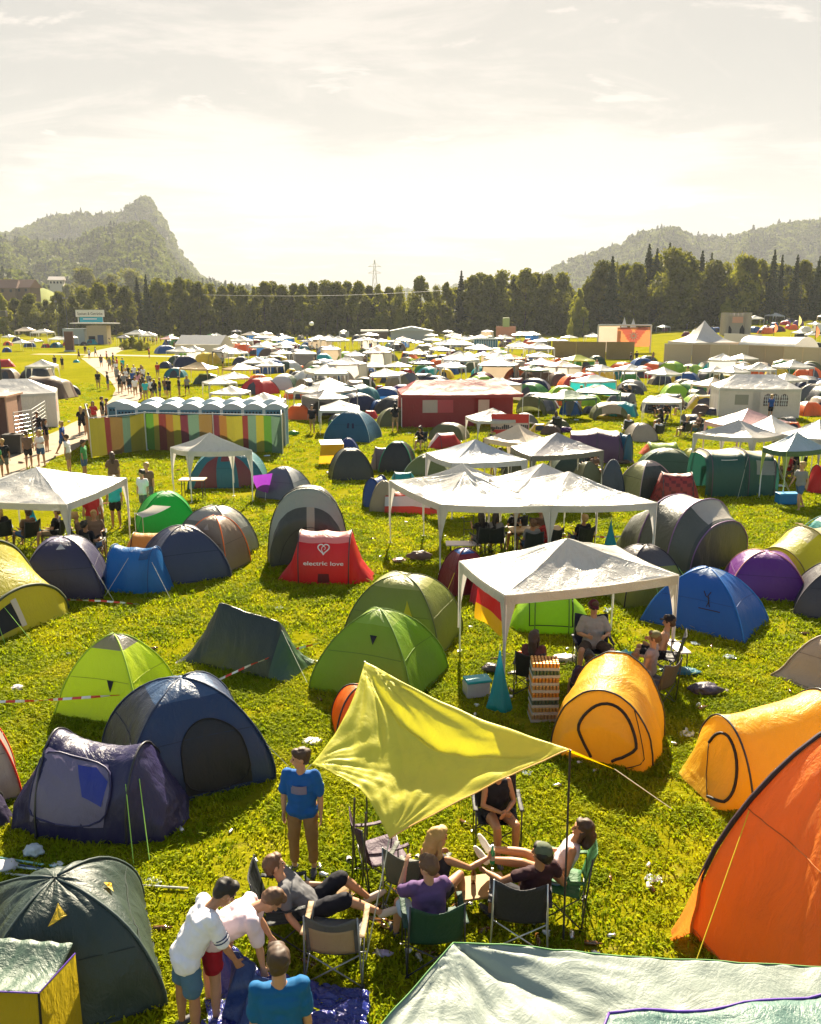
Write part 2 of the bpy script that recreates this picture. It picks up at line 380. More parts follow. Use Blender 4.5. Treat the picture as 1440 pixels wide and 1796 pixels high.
tag(ribbon('path', [G(60, 621), G(150, 622), G(250, 624), G(420, 628)], [3, 3.5, 3.5, 3], MPATH, 0.012), kind='structure')
tag(ribbon('path', [G(170, 626), G(195, 614), G(235, 606)], [4.5, 5, 5], MPATH, 0.018), kind='structure')
# ---------------------------------------------------------------- trees
def mat_leaf(name, lo, mid, hi, tr_=0.3):
    t = NT(name); geo = t.n('ShaderNodeNewGeometry').outputs['Position']; n = t.noise(0.35, 4, 0.7, 0, geo); oi = t.n('ShaderNodeObjectInfo')
    c = t.ramp(n, [(0.3, lo), (0.5, mid), (0.7, hi)])
    v = t.n('ShaderNodeMapRange'); t.l(oi.outputs['Random'], v.inputs[0]); v.inputs['To Min'].default_value = 0.7; v.inputs['To Max'].default_value = 1.25
    hs = t.n('ShaderNodeHueSaturation'); t.l(v.outputs[0], hs.inputs['Value']); t.l(c, hs.inputs['Color'])
    b = t.bsdf(hs.outputs[0], 0.7, 0.12); tr = t.n('ShaderNodeBsdfTranslucent'); t.l(hs.outputs[0], tr.inputs[0])
    s = t.n('ShaderNodeMixShader'); s.inputs[0].default_value = tr_; t.l(b, s.inputs[1]); t.l(tr.outputs[0], s.inputs[2]); return t.done(s.outputs[0])
ML = mat_leaf('leaves', (0.06, 0.07, 0.006), (0.13, 0.135, 0.010), (0.26, 0.235, 0.02), 0.45)
MLB = mat_leaf('bright_leaves', (0.12, 0.14, 0.010), (0.22, 0.22, 0.014), (0.32, 0.29, 0.03), 0.5)
MCN = mat_leaf('needles', (0.022, 0.034, 0.010), (0.038, 0.055, 0.014), (0.07, 0.085, 0.02), 0.15)
MTR = flat('bark', (0.09, 0.065, 0.045), 0.9, 0.1)
def quads(c, size, r, tilt=1.0):
    """leaf clumps as random little quads centred on the points c"""
    n = len(c); a = r.randn(n, 3); a /= np.linalg.norm(a, axis=1)[:, None]; b = r.randn(n, 3); b -= (b * a).sum(1)[:, None] * a; b /= np.linalg.norm(b, axis=1)[:, None]
    s = (size * (0.5 + r.rand(n)))[:, None]; v = np.stack([c - a * s - b * s * .6, c + a * s - b * s * .5, c + a * s * .8 + b * s * .6, c - a * s * .7 + b * s * .5], 1).reshape(-1, 3)
    return v, np.arange(4 * n).reshape(n, 4)
def leafy(seed, H=20, W=7, base=0.12, n=5200, lobes=26, leaf=0.34, sh=1.0):
    r = np.random.RandomState(seed); C = []
    for i in range(lobes):
        t = base + (1 - base) * (i + r.rand()) / lobes; prof = math.sin(math.pi * min(1, (t - base + 0.10) / (1.10 - base)) ** 0.8) ** 0.7
        a = r.rand() * 6.28; q = W * 0.5 * prof * (0.45 + 0.5 * r.rand()) * sh; C.append((q * math.cos(a), q * math.sin(a), t * H * 0.93, W * 0.26 * (0.6 + 0.6 * r.rand()) * (0.55 + 0.45 * prof)))
    C = np.array(C); k = r.choice(len(C), n, p=C[:, 3] ** 2 / (C[:, 3] ** 2).sum()); d = r.randn(n, 3); d /= np.linalg.norm(d, axis=1)[:, None]
    rad = C[k, 3] * (0.55 + 0.5 * r.rand(n) ** 0.5); c = C[k, :3] + d * rad[:, None] * np.array([1, 1, 0.85]); c += r.randn(n, 3) * 0.15
    return quads(c, leaf, r)
def conifer(seed, H=24, W=6.5, n=5200, leaf=0.28):
    r = np.random.RandomState(seed); t = r.rand(n) ** 0.75; tiers = 26
    tt = np.floor(t * tiers) / tiers; a = r.rand(n) * 6.28; nb = 9
    ab = (np.floor(a / 6.28 * nb) + 0.5) * 6.28 / nb + tt * 37.0 + r.randn(n) * 0.22
    prof = (1 - t) ** 0.85 * (0.75 + 0.35 * np.sin(tt * 91 + ab * 2)); q = W * 0.5 * prof * r.rand(n) ** 0.6
    z = H * (0.06 + 0.94 * tt) - q * 0.28 + r.randn(n) * 0.14; c = np.stack([q * np.cos(ab), q * np.sin(ab), z], 1)
    return quads(c, leaf * (1 - 0.55 * t), r)
def trunk_mesh(H, r0, seed, limbs=5):
    m = MB(); r = random.Random(seed); pts = [(r.uniform(-.1, .1) * k, r.uniform(-.1, .1) * k, H * k / 5) for k in range(6)]; m.tube(pts, r0, MTR, 8, r0 * 0.18)
    for i in range(limbs):
        a = r.uniform(0, 6.28); z = H * r.uniform(.25, .75); L = H * .18
        m.tube([(0, 0, z), (math.cos(a) * L * .6, math.sin(a) * L * .6, z + L * .5), (math.cos(a) * L, math.sin(a) * L, z + L)], r0 * .35, MTR, 5, r0 * .08)
    return m.mesh('trunk', True)
TREES = {}
for k, (kind, args, m) in {
    'oak1': ('L', dict(seed=1, H=20, W=11, n=6500, lobes=34, base=0.06), ML), 'oak2': ('L', dict(seed=2, H=20, W=9, n=6000, lobes=30, base=0.05), ML),
    'tall1': ('L', dict(seed=3, H=20, W=7, n=5200, base=0.05), ML), 'tall2': ('L', dict(seed=4, H=20, W=6, n=4800, base=0.04, lobes=24), MLB),
    'bush1': ('L', dict(seed=5, H=20, W=12, n=6500, lobes=30, base=0.03), MLB), 'con1': ('C', dict(seed=6, H=20, W=6.5), MCN), 'con2': ('C', dict(seed=7, H=20, W=5.2), MCN),
    'con3': ('C', dict(seed=8, H=20, W=7.5, n=6200), MCN)}.items():
    v, f = leafy(**args) if kind == 'L' else conifer(**args)
    TREES[k] = (npmesh('crown', v, f, [m]), trunk_mesh(15 if kind == 'L' else 19, 0.32, args['seed'], 5 if kind == 'L' else 0))
SPECIES = {'oak1': 'broad dark green tree', 'oak2': 'rounded dark green tree', 'tall1': 'slim leafy tree', 'tall2': 'slim bright green tree', 'bush1': 'wide bright green tree', 'con1': 'dark spruce', 'con2': 'narrow dark spruce', 'con3': 'broad dark spruce'}
TREE_LIST = []
def tree(px, top, y, kind, wscale=1.0, base_py=None):
    """a tree whose top shows at pixel row `top`, standing at distance y"""
    x = at_y(px, y).x; z0 = zg(x, y); d = ray(px, top); ztop = CAMH + d.z / d.y * y; H = ztop - z0; s = H / 20.0
    e = empty('tree', (x, y, z0 - 0.1), rnd.uniform(0, 6.28)); e.scale = (s * wscale, s * wscale, s)
    cr, tm = TREES[kind]; link('crown', cr, e); link('trunk', tm, e); TREE_LIST.append((px, top, y, kind, e)); return e
front = [ # px, top row, distance, kind, width
 (6,508,300,'tall2',1.2),(30,520,310,'oak2',1),(58,512,300,'oak1',1),(84,522,312,'tall1',1),(108,508,305,'oak2',1),(132,515,300,'tall1',1.1),(152,498,312,'oak1',1),(178,492,305,'oak2',1),(204,492,315,'tall1',1.2),
 (224,498,300,'oak2',1),(246,484,312,'con3',1.0),(262,478,300,'con3',.9),(283,484,305,'oak1',.8),(300,492,310,'oak1',.8),(318,482,300,'oak2',.9),(335,486,308,'oak2',.9),(352,490,302,'oak2',1),(372,494,312,'oak1',.8),(392,498,300,'oak2',1),
 (410,494,308,'tall1',1.1),(428,498,300,'oak1',.9),(448,497,312,'tall2',1),(466,490,303,'oak2',1),(482,490,310,'oak1',.8),(498,496,300,'oak2',1),(516,493,308,'tall1',1),(532,494,300,'tall1',1),(550,490,310,'oak2',.9),(572,488,302,'oak1',.9),
 (592,490,300,'oak2',1),(610,489,310,'tall1',1.2),(628,489,302,'oak2',1),(648,497,308,'tall1',1.1),(666,492,300,'tall2',1),(682,500,310,'oak2',.9),(700,500,303,'bush1',.7),(718,512,310,'bush1',.6),
 (738,480,296,'oak2',.85),(764,500,308,'bush1',.6),(784,488,302,'tall2',1),(808,472,306,'con1',1.2),(826,478,300,'tall1',1.1),(842,474,308,'oak2',.9),(858,478,300,'oak2',.9),(878,470,304,'oak1',.9),(900,478,310,'tall1',1.1),(920,466,302,'oak2',.9),(938,474,308,'oak2',.9),
 (958,476,300,'oak1',.8),(982,474,306,'oak1',.85),
 (1012,500,285,'tall2',1),(1030,486,290,'oak2',.8),(1052,452,292,'oak1',.8),(1068,446,284,'con3',1.1),(1092,458,290,'oak2',.8),(1110,456,284,'oak2',.85),(1130,424,295,'con3',1.1),(1144,432,290,'con1',1),(1165,422,300,'con1',1),
 (1172,430,280,'oak1',1),(1196,438,284,'oak1',1),(1222,436,296,'con3',1),(1246,452,285,'oak1',1),(1238,440,300,'con1',1),(1262,458,290,'bush1',.8),(1290,444,282,'bush1',.75),(1306,444,282,'oak2',1),(1326,450,292,'oak2',.9),(1346,434,286,'con3',.9),(1360,444,290,'con1',.9),(1386,444,282,'con1',1.1),(1398,452,290,'oak2',.9),(1424,446,282,'con3',.9),(1444,448,288,'oak2',1),(1470,440,288,'oak1',1)]
for t in front: tree(*t)
rr = random.Random(5)
for px in range(-60, 1500, 22):    # second row that closes the gaps
    tops = [t[1] for t in front if abs(t[0] - px) < 30] or [500]
    tree(px + rr.uniform(-6, 6), max(tops) + rr.uniform(4, 16), rr.uniform(318, 345), rr.choice(['oak1', 'oak2', 'oak2', 'oak1', 'tall1']), 1.15)
for px, top, y, k, wd in [(1006, 545, 278, 'bush1', .55), (1022, 535, 276, 'tall2', 1.2), (1000, 560, 270, 'bush1', .5), (1040, 560, 276, 'oak2', .8), (700, 545, 296, 'bush1', .5), (724, 555, 294, 'bush1', .5), (1010, 520, 280, 'bush1', .5), (1100, 540, 278, 'oak2', .7), (1270, 520, 272, 'bush1', .6), (1350, 540, 274, 'oak2', .6)]:
    tree(px, top, y, k, wd)
for px, by, h in [(232, 612, 2.6), (220, 613, 2), (246, 615, 2.2), (258, 614, 1.5)]:
    g = G(px, by); e = empty('bush', g, px, 'low bush on the verge beside the path' , 'bush', 'bushes beside the path'); e.scale = (h / 13, h / 13, h / 20); link('leaves', TREES['bush1'][0], e)
# hedge-high wood in front of the left hill and the houses
for px, top, y, k, wd in [(20, 486, 520, 'oak1', 1), (45, 490, 540, 'oak1', 1), (-10, 480, 520, 'oak1', 1), (62, 492, 500, 'bush1', .8), (152, 466, 560, 'oak1', 1.1), (200, 478, 560, 'oak1', 1), (235, 468, 580, 'oak1', 1.2), (178, 486, 520, 'oak2', 1), (125, 496, 500, 'oak2', .9), (14, 500, 440, 'oak1', 1), (-20, 500, 430, 'bush1', 1)]:
    tree(px, top, y, k, wd)
# ---------------------------------------------------------------- hills
def hill(name, sil, ynear, yfar, seed, wood_n, size, mat, cliffs=()):
    """sil: (px, row) ridge line; the slope rises from ynear to the ridge at yfar"""
    sx = np.array([s[0] for s in sil], float); sy = np.array([s[1] for s in sil], float); nu, nv = 150, 46
    pxs = np.linspace(sx[0], sx[-1], nu); rows = np.interp(pxs, sx, sy); v = []
    for j in range(nv):
        t = j / (nv - 1)
        for i in range(nu):
            y = ynear + (yfar - ynear) * t; dd = ray(pxs[i], rows[i]); rid = dd.z / dd.y * yfar - size * .75
            prof = t ** 1.25 if t <= 1 else 1
            nz = mnoise.fractal(Vector((pxs[i] * .012, t * 2.6, seed)), 1.0, 2.1, 4) * 0.32 * rid * math.sin(math.pi * min(1, t * 0.98))
            z = rid * prof + nz + 6 * (1 - t)
            X = dd.x / dd.y * y; v.append((X, y, max(z, -5) if t > 0 else -8))
    # back side
    for i in range(nu): dd = ray(pxs[i], rows[i]); X = dd.x / dd.y * yfar * 1.1; v.append((X, yfar * 1.1, -10))
    f = [(j * nu + i, j * nu + i + 1, (j + 1) * nu + i + 1, (j + 1) * nu + i) for j in range(nv) for i in range(nu - 1)]
    o = tag(link(name, npmesh(name, v, f, [mat], smooth_=True)), kind='structure')
    V = np.array(v)[:nu * nv].reshape(nv, nu, 3); r = np.random.RandomState(int(seed * 10)); a = r.rand(wood_n) * (nu - 2); b = 2 + r.rand(wood_n) ** 0.85 * (nv - 4)
    keep = np.ones(wood_n, bool)
    for (p0, p1, t0, t1) in cliffs: 
        pp = np.interp(a, np.arange(nu), pxs); tt = b / (nv - 1); keep &= ~((pp > p0) & (pp < p1) & (tt > t0) & (tt < t1))
    a, b = a[keep], b[keep]; ai, bi = a.astype(int), b.astype(int); au, bu = (a - ai)[:, None], (b - bi)[:, None]
    pts = (V[bi, ai] * (1 - au) + V[bi, ai + 1] * au) * (1 - bu) + (V[bi + 1, ai] * (1 - au) + V[bi + 1, ai + 1] * au) * bu
    return pts, size
def clump(seed, con=False):
    r = np.random.RandomState(seed); n = 150
    if con: t = r.rand(n); q = 0.32 * (1 - t); a = r.rand(n) * 6.28; c = np.stack([q * np.cos(a), q * np.sin(a), t * 1.3 - .1], 1); s = 0.07
    else:
        d = r.randn(n, 3); d /= np.linalg.norm(d, axis=1)[:, None]; c = d * 0.5 * (0.8 + .25 * r.rand(n))[:, None]; c[:, 2] = c[:, 2] * 0.9 + 0.35; s = 0.12
    v, f = quads(c, s, r); return npmesh('far_tree', v, f, [MLH if not con else MCN])
MLH = mat_leaf('hill_leaves', (0.05, 0.07, 0.012), (0.10, 0.125, 0.016), (0.20, 0.20, 0.03), 0.35)
tcl = bpy.data.collections.new('far_trees')
for i in range(6): tcl.objects.link(bpy.data.objects.new('far_tree', clump(60 + i, i == 5)))
def wood(name, pts, size, label, seed):
    me = bpy.data.meshes.new(name); me.vertices.add(len(pts)); me.vertices.foreach_set('co', np.asarray(pts, np.float32).ravel()); me.update()
    o = bpy.data.objects.new(name, me); COL.objects.link(o)
    g = bpy.data.node_groups.new(name, 'GeometryNodeTree'); g.interface.new_socket('Geometry', in_out='INPUT', socket_type='NodeSocketGeometry'); g.interface.new_socket('Geometry', in_out='OUTPUT', socket_type='NodeSocketGeometry')
    N = g.nodes; gi = N.new('NodeGroupInput'); go = N.new('NodeGroupOutput'); ip = N.new('GeometryNodeInstanceOnPoints'); ci = N.new('GeometryNodeCollectionInfo')
    ci.inputs['Collection'].default_value = tcl; ci.inputs['Separate Children'].default_value = True; ci.inputs['Reset Children'].default_value = True; ip.inputs['Pick Instance'].default_value = True
    rs = N.new('FunctionNodeRandomValue'); rs.data_type = 'FLOAT'; rs.inputs[2].default_value = 0.55 * size; rs.inputs[3].default_value = 1.35 * size
    rv = N.new('FunctionNodeRandomValue'); rv.data_type = 'FLOAT_VECTOR'; rv.inputs['Min'].default_value = (0, 0, 0); rv.inputs['Max'].default_value = (0, 0, 6.28)
    g.links.new(gi.outputs[0], ip.inputs['Points']); g.links.new(ci.outputs[0], ip.inputs['Instance']); g.links.new(rs.outputs[1], ip.inputs['Scale']); g.links.new(rv.outputs[0], ip.inputs['Rotation']); g.links.new(ip.outputs[0], go.inputs[0])
    o.modifiers.new('trees', 'NODES').node_group = g; tag(o, label, 'wood', kind='stuff')
def mat_hill():
    t = NT('hill_ground'); geo = t.n('ShaderNodeNewGeometry').outputs['Position']
    c = t.ramp(t.noise(0.02, 5, 0.7, 0, geo), [(0.35, (0.05, 0.065, 0.015)), (0.6, (0.10, 0.11, 0.03))]); return t.done(t.bsdf(c, 0.95, 0.1))
def mat_rock():
    t = NT('rock'); geo = t.n('ShaderNodeNewGeometry').outputs['Position']
    c = t.ramp(t.noise(0.08, 6, 0.8, 1, geo), [(0.35, (0.09, 0.09, 0.06)), (0.6, (0.19, 0.18, 0.14))]); return t.done(t.bsdf(c, 0.95, 0.1))
MH = mat_hill()
# far left hill with the rock peak
p1, s1 = hill('hill', [(-260, 420), (-120, 412), (0, 398), (40, 392), (90, 372), (150, 360), (190, 364), (212, 366), (224, 352), (240, 343), (254, 337), (266, 344), (276, 360), (292, 380), (300, 402), (312, 426), (322, 438), (340, 462), (362, 482), (400, 492), (460, 500), (560, 520)], 1250, 1750, 3.1, 8500, 11, mat_rock())
wood('wood', p1, s1, 'dense wood covering the steep rocky hill at the left', 1)
p2, s2 = hill('hill', [(-300, 400), (-100, 402), (0, 404), (60, 408), (120, 414), (150, 398), (190, 386), (224, 378), (250, 380), (272, 396), (286, 420), (300, 446), (330, 470), (360, 488), (410, 498), (520, 520)], 760, 1200, 8.4, 7500, 12, MH)
wood('wood', p2, s2, 'mid-distance wood on the lower slopes below the rock peak', 2)
p3, s3 = hill('hill', [(-260, 440), (-60, 452), (0, 458), (36, 468), (70, 492), (110, 520)], 560, 720, 2.2, 900, 13, MH)
wood('wood', p3, s3, 'rounded tree clumps on the low knoll above the farmhouses', 3)
# right hill
p4, s4 = hill('hill', [(900, 510), (960, 470), (1000, 446), (1020, 436), (1060, 424), (1080, 420), (1110, 402), (1130, 396), (1166, 390), (1200, 396), (1240, 400), (1290, 404), (1310, 396), (1340, 392), (1372, 382), (1400, 380), (1440, 377), (1520, 372), (1700, 390)], 1200, 1700, 5.5, 8500, 12, MH, cliffs=[(1376, 1436, 0.35, 0.55)])
wood('wood', p4, s4, 'hazy wood covering the long hill at the right', 4)
p5, s5 = hill('hill', [(380, 520), (440, 498), (480, 494), (560, 500), (620, 512), (700, 500), (800, 488), (900, 496), (980, 494), (1060, 516)], 1900, 2300, 9.5, 1400, 14, MH)
wood('wood', p5, s5, 'low blue wooded ridge on the far horizon', 5)
# meadow on the right hill and the one with the farmhouses on the left (lawns laid on raised ground)
def mat_meadow():
    t = NT('meadow_grass'); return t.done(t.bsdf(t.ramp(t.noise(0.05, 4), [(0.3, (0.10, 0.125, 0.012)), (0.7, (0.16, 0.17, 0.02))]), 0.9, 0.1))
MM = mat_meadow()
def bank(pxl, pxr, row, y0, y1):
    m = MB(); n = 14
    def fn(i, j):
        px = pxl + (pxr - pxl) * i; y = y0 + (y1 - y0) * j; top = CAMH + (YH - row) / FPX * y1 * 1.0
        return ((px - 720) / FPX * y * 1.03, y, -2 + (top + 2) * smooth(j * 1.02) * math.sin(math.pi * (0.12 + 0.76 * i)) ** 0.4)
    m.grid(fn, 16, n, MM); tag(m.build('meadow', smooth_=True), kind='structure')
bank(40, 150, 505, 380, 470)
bank(-120, 90, 502, 400, 500)
# haze: the air between here and the hills
hz = MB(); hz.box((0, 1150, 145), (3600, 2760, 315)); ho = hz.build('haze'); tag(ho, 'pale warm haze hanging over the valley', 'haze', kind='stuff')
hm = bpy.data.materials.new('haze'); hm.use_nodes = True; ht = hm.node_tree; ht.nodes.clear(); hout = ht.nodes.new('ShaderNodeOutputMaterial'); hv = ht.nodes.new('ShaderNodeVolumePrincipled')
hv.inputs['Color'].default_value = (0.84, 0.88, 0.94, 1); hv.inputs['Density'].default_value = 0.00011; hv.inputs['Anisotropy'].default_value = 0.2
ht.links.new(hv.outputs[0], hout.inputs['Volume']); ho.data.materials.append(hm)
# ================================================================ BUILDERS: tents
C_WHITE, C_POLE = (0.72, 0.72, 0.72), (0.05, 0.05, 0.055)
MPOLE = flat('tent_pole', (0.03, 0.03, 0.035), 0.4, 0.5); MSTEEL = flat('steel_tube', (0.55, 0.56, 0.56), 0.35, 0.5, 0.6, 0.05); MROPE = flat('rope', (0.55, 0.55, 0.45), 0.8); MROPEY = flat('yellow_rope', (0.75, 0.6, 0.03), 0.7)
MROPEG = flat('green_rope', (0.35, 0.65, 0.1), 0.7); MDARK = flat('dark_mesh', (0.02, 0.02, 0.025), 0.8, 0.2); MZIP = flat('zip', (0.012, 0.012, 0.014), 0.6, 0.3); MWHITE = flat('white_enamel', (0.78, 0.78, 0.76), 0.45)
MLEG = flat('white_leg', (0.75, 0.74, 0.72), 0.4)
def fitpt(l, r, base, top, dr):
    """ground centre, width and height of a thing from its photo box"""
    g = G((l + r) / 2, base); depth = g.y * CT + (CAMH - g.z) * ST; W = (r - l) / FPX * depth
    y = g.y + W * dr / 2; d = ray((l + r) / 2, top); x = at_y((l + r) / 2, y, g.z + 0.6).x
    return Vector((x, y, g.z)), W, CAMH + d.z / d.y * y - g.z
class Surf:
    """a tent surface S(u, v) with ripples, patches laid on it and tubes sewn along it"""
    def __init__(s, fn, amp=0.0, seed=0.0, fu=7.0, fv=1.6): s.fn = fn; s.amp = amp; s.seed = seed; s.fu = fu; s.fv = fv
    def raw(s, u, v): return Vector(s.fn(u, v))
    def nrm(s, u, v):
        e = 0.004; a = s.raw(min(1, u + e), v) - s.raw(max(0, u - e), v); b = s.raw(u, min(1, v + e)) - s.raw(u, max(0, v - e)); n = a.cross(b)
        if n.length < 1e-9: return Vector((0, 0, 1))
        n.normalize(); c = s.raw(u, v)
        if n.z < -0.05 or (abs(n.z) <= 0.05 and (n.x * c.x + n.y * c.y) < 0): n = -n
        return n
    def at(s, u, v, off=0.0):
        p = s.raw(u, v)
        if s.amp or off:
            n = s.nrm(u, v); a = 0
            if s.amp:
                a = s.amp * (mnoise.noise(Vector((u * s.fu, v * s.fv, s.seed))) + 0.55 * mnoise.noise(Vector((u * s.fu * 2.7, v * s.fv * 2.2, s.seed + 9))))
                m = mnoise.noise(Vector((u * s.fu * 5.0, v * s.fv * 1.1, s.seed + 4))); a += s.amp * 0.45 * (1 - 2 * abs(m))
                a *= min(1, p.z * 4 + .3)
            p = p + n * (a + off)
        return p
    def patch(s, mb, poly, mat, off=0.012, rings=5, per=6):
        """poly: list of (u, v) corners of a convex shape"""
        pts = []
        for i in range(len(poly)):
            a, b = poly[i], poly[(i + 1) % len(poly)]
            for k in range(per): pts.append((a[0] + (b[0] - a[0]) * k / per, a[1] + (b[1] - a[1]) * k / per))
        cu = sum(p[0] for p in pts) / len(pts); cv = sum(p[1] for p in pts) / len(pts); vs = [s.at(cu, cv, off)]; fs = []; n = len(pts)
        for q in range(1, rings + 1):
            for (u, v) in pts: vs.append(s.at(cu + (u - cu) * q / rings, cv + (v - cv) * q / rings, off))
        for k in range(n): fs.append((0, 1 + k, 1 + (k + 1) % n))
        for q in range(rings - 1):
            for k in range(n): a = 1 + q * n; fs.append((a + k, a + n + k, a + n + (k + 1) % n, a + (k + 1) % n))
        mb.add(vs, fs, mat); return pts
    def line(s, mb, uvs, r, mat, off=0.012, per=8, closed=False):
        uvs = list(uvs)
        if len(uvs) >= 5 and per <= 4:
            for _ in range(2):
                q_ = [] if closed else [uvs[0]]
                for i in range(len(uvs) if closed else len(uvs) - 1): a, b = uvs[i], uvs[(i + 1) % len(uvs)]; q_ += [(a[0] * .75 + b[0] * .25, a[1] * .75 + b[1] * .25), (a[0] * .25 + b[0] * .75, a[1] * .25 + b[1] * .75)]
                uvs = q_ + ([] if closed else [uvs[-1]])
            per = 1
        if closed: uvs = uvs + [uvs[0]]
        pts = []
        for i in range(len(uvs) - 1):
            a, b = uvs[i], uvs[i + 1]
            for k in range(per): pts.append(s.at(a[0] + (b[0] - a[0]) * k / per, a[1] + (b[1] - a[1]) * k / per, off))
        pts.append(s.at(*uvs[-1], off)); mb.tube(pts, r, mat, 5)
def arc_uv(cu, cv, ru, rv, a0, a1, n=10):
    return [(cu + ru * math.cos(R(a0 + (a1 - a0) * k / n)), cv + rv * math.sin(R(a0 + (a1 - a0) * k / n))) for k in range(n + 1)]
def dome_fn(W, D, H, ridge=0.0, sag=0.12, pw=0.85, ph=1.0, flare=0.0):
    cs = [(-1, -1), (1, -1), (1, 1), (-1, 1)]
    def fn(u, v):
        # u: 0..1 round the four sides (0-.25 = front, -y), v: 0 at the top, 1 at the ground
        q = (u % 1.0) * 4; k = min(3, int(q)); f = q - k; a, b = cs[k], cs[(k + 1) % 4]; x = a[0] + (b[0] - a[0]) * f; y = a[1] + (b[1] - a[1]) * f
        rr_ = math.sin(v * math.pi / 2) ** pw; z = H * math.cos(v * math.pi / 2) ** ph
        s_ = 1 - sag * math.sin(math.pi * f) * math.sin(math.pi * min(1, v * .95 + .05)) ** 0.8
        rnd_ = 1 - 0.22 * (1 - v) ** 1.5 * (max(0.0, 1 - 4 * (f - .5) ** 2 * 1.0) * -1 + 1)   # rounder near the top
        rr_ *= s_ * rnd_
        if flare and v > .8: rr_ *= 1 + flare * ((v - .8) / .2) ** 2
        return ((x * rr_ * W / 2) * (1 - ridge) + ridge * W / 2 * max(-1, min(1, x * 1.0)) * (rr_ ** .55 if rr_ > 0 else 0), y * rr_ * D / 2, z)
    return fn
def loft_fn(hoops, e=1.0, sag=0.04):
    """hoops: (x, halfwidth, height, lean, yshift) ; u runs along x, v from one foot over the top to the other"""
    n = len(hoops) - 1
    def sec(i, v):
        x, hw, h, lean = hoops[i][:4]; ys = hoops[i][4] if len(hoops[i]) > 4 else 0; a = v * math.pi; c, s_ = math.cos(a), math.sin(a)
        yy = math.copysign(abs(c) ** e, c); zz = abs(s_) ** e
        return Vector((x + lean * zz, -hw * yy + ys, h * zz))
    def fn(u, v):
        q = min(u * n, n - 1e-6); k = int(q); f = q - k; a, b = sec(k, v), sec(k + 1, v); p = a.lerp(b, f); sg = sag * math.sin(math.pi * f)
        p.y *= 1 - sg; p.z *= 1 - sg * 0.8; return p
    return fn
def root_of(l, r, base, top, dr, name, label, cat, group=None, rz=0.0, kz=1.0):
    c, W, H = fitpt(l, r, base, top, dr); e = empty(name, c, R(rz), label, cat, group); return e, W, H * kz
def guy(parent, a, b, mat=None, r=0.006):
    mb = MB(); mb.tube([a, b], r, mat or MROPE, 4); return mb.build('guy_line', parent)
def dome(l, r, base, top, colr, label, rz=0, dr=1.0, ridge=0.0, sag=0.12, amp=0.02, res=(56, 18), pw=1.0, ph=1.05, door=None, doorcol=None, zipc=None, vent=None, ventcol=None,
         topcol=None, topv=0.3, sides=None, sleeve=None, guys=(), group=None, name='dome_tent', trans=0.35, bars=True, flare=0.0, sr=.016, rough=.42, window=None, awn=None):
    e, W0, H = root_of(l, r, base, top, dr, name, label, 'tent', group, rz); a = abs(R(rz)) % (math.pi / 2)
    k = 1 / (abs(math.cos(a)) + dr * abs(math.sin(a))) if rz else 1.0; W = W0 * max(k, .66); D = W * dr
    S = Surf(dome_fn(W, D, H, ridge, sag, pw, ph, flare), amp, rnd.random() * 50, 16, 2.2)
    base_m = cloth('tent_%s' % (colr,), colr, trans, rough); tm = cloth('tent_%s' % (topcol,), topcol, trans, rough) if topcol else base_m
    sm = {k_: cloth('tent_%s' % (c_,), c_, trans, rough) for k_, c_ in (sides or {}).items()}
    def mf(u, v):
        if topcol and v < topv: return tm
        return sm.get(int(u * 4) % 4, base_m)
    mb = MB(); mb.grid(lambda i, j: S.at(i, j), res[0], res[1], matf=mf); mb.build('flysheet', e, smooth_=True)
    if res[0] >= 44:
        sc_m = flat('seam_%s' % (colr,), tuple(x * .5 for x in colr), .7); mb = MB()
        for q in range(4):
            S.line(mb, [(q / 4 + .008, .62), (q / 4 + .242, .62)], .006, sc_m, .006, 14)
        o_ = mb.build('seam', e); o_['kind'] = 'stuff'
        mb = MB(); S.line(mb, [(0, .985), (1, .985)], .010, sc_m, .004, 60); mb.build('hem', e)
    if bars:
        for cu in (0, .25):
            mb = MB(); col_ = flat('sleeve_%s' % (sleeve,), sleeve, .6) if sleeve else flat('sl_%s' % (colr,), tuple(x * .55 for x in colr), .6)
            S.line(mb, [(cu, 1), (cu, 0.02)], sr, col_, 0.004, 12); S.line(mb, [(cu + .5, 0.02), (cu + .5, 1)], sr, col_, 0.004, 12); mb.build('pole', e, smooth_=True)
    zc = flat('zip_%s' % (zipc,), zipc, .6) if zipc else MZIP
    for d_ in (door if isinstance(door, list) else [door] if door else []):
        cu, wu, v0, v1 = d_[:4]; poly = [(cu - wu * .9, v1)] + [(cu - wu, v1 - (v1 - v0) * .55)] + arc_uv(cu, v0 + (v1 - v0) * .40, wu, (v1 - v0) * .40, 180, 360, 10)[0:] + [(cu + wu * .9, v1)]
        mb = MB(); S.patch(mb, poly, cloth('tent_%s' % (doorcol,), doorcol, .3) if doorcol else base_m, 0.010); db = mb.build('door', e, smooth_=True)
        mb = MB(); S.line(mb, poly, 0.014, zc, 0.016, 4, True); mb.build('zip', db, smooth_=True)
    for v_ in (vent or []):
        mb = MB(); S.patch(mb, v_, cloth('tent_%s' % (ventcol,), ventcol, .3) if ventcol else MDARK, 0.03, 3, 3); mb.build('vent', e)
    for v_ in (window or []):
        mb = MB(); S.patch(mb, v_[1:], v_[0], 0.012, 4, 5); mb.build('window', e)
    for (u, v, dx_, dy_, m_) in guys:
        p = S.at(u, v); guy(e, p, (p.x + dx_, p.y + dy_, 0.0), m_)
    return e, S, W, H
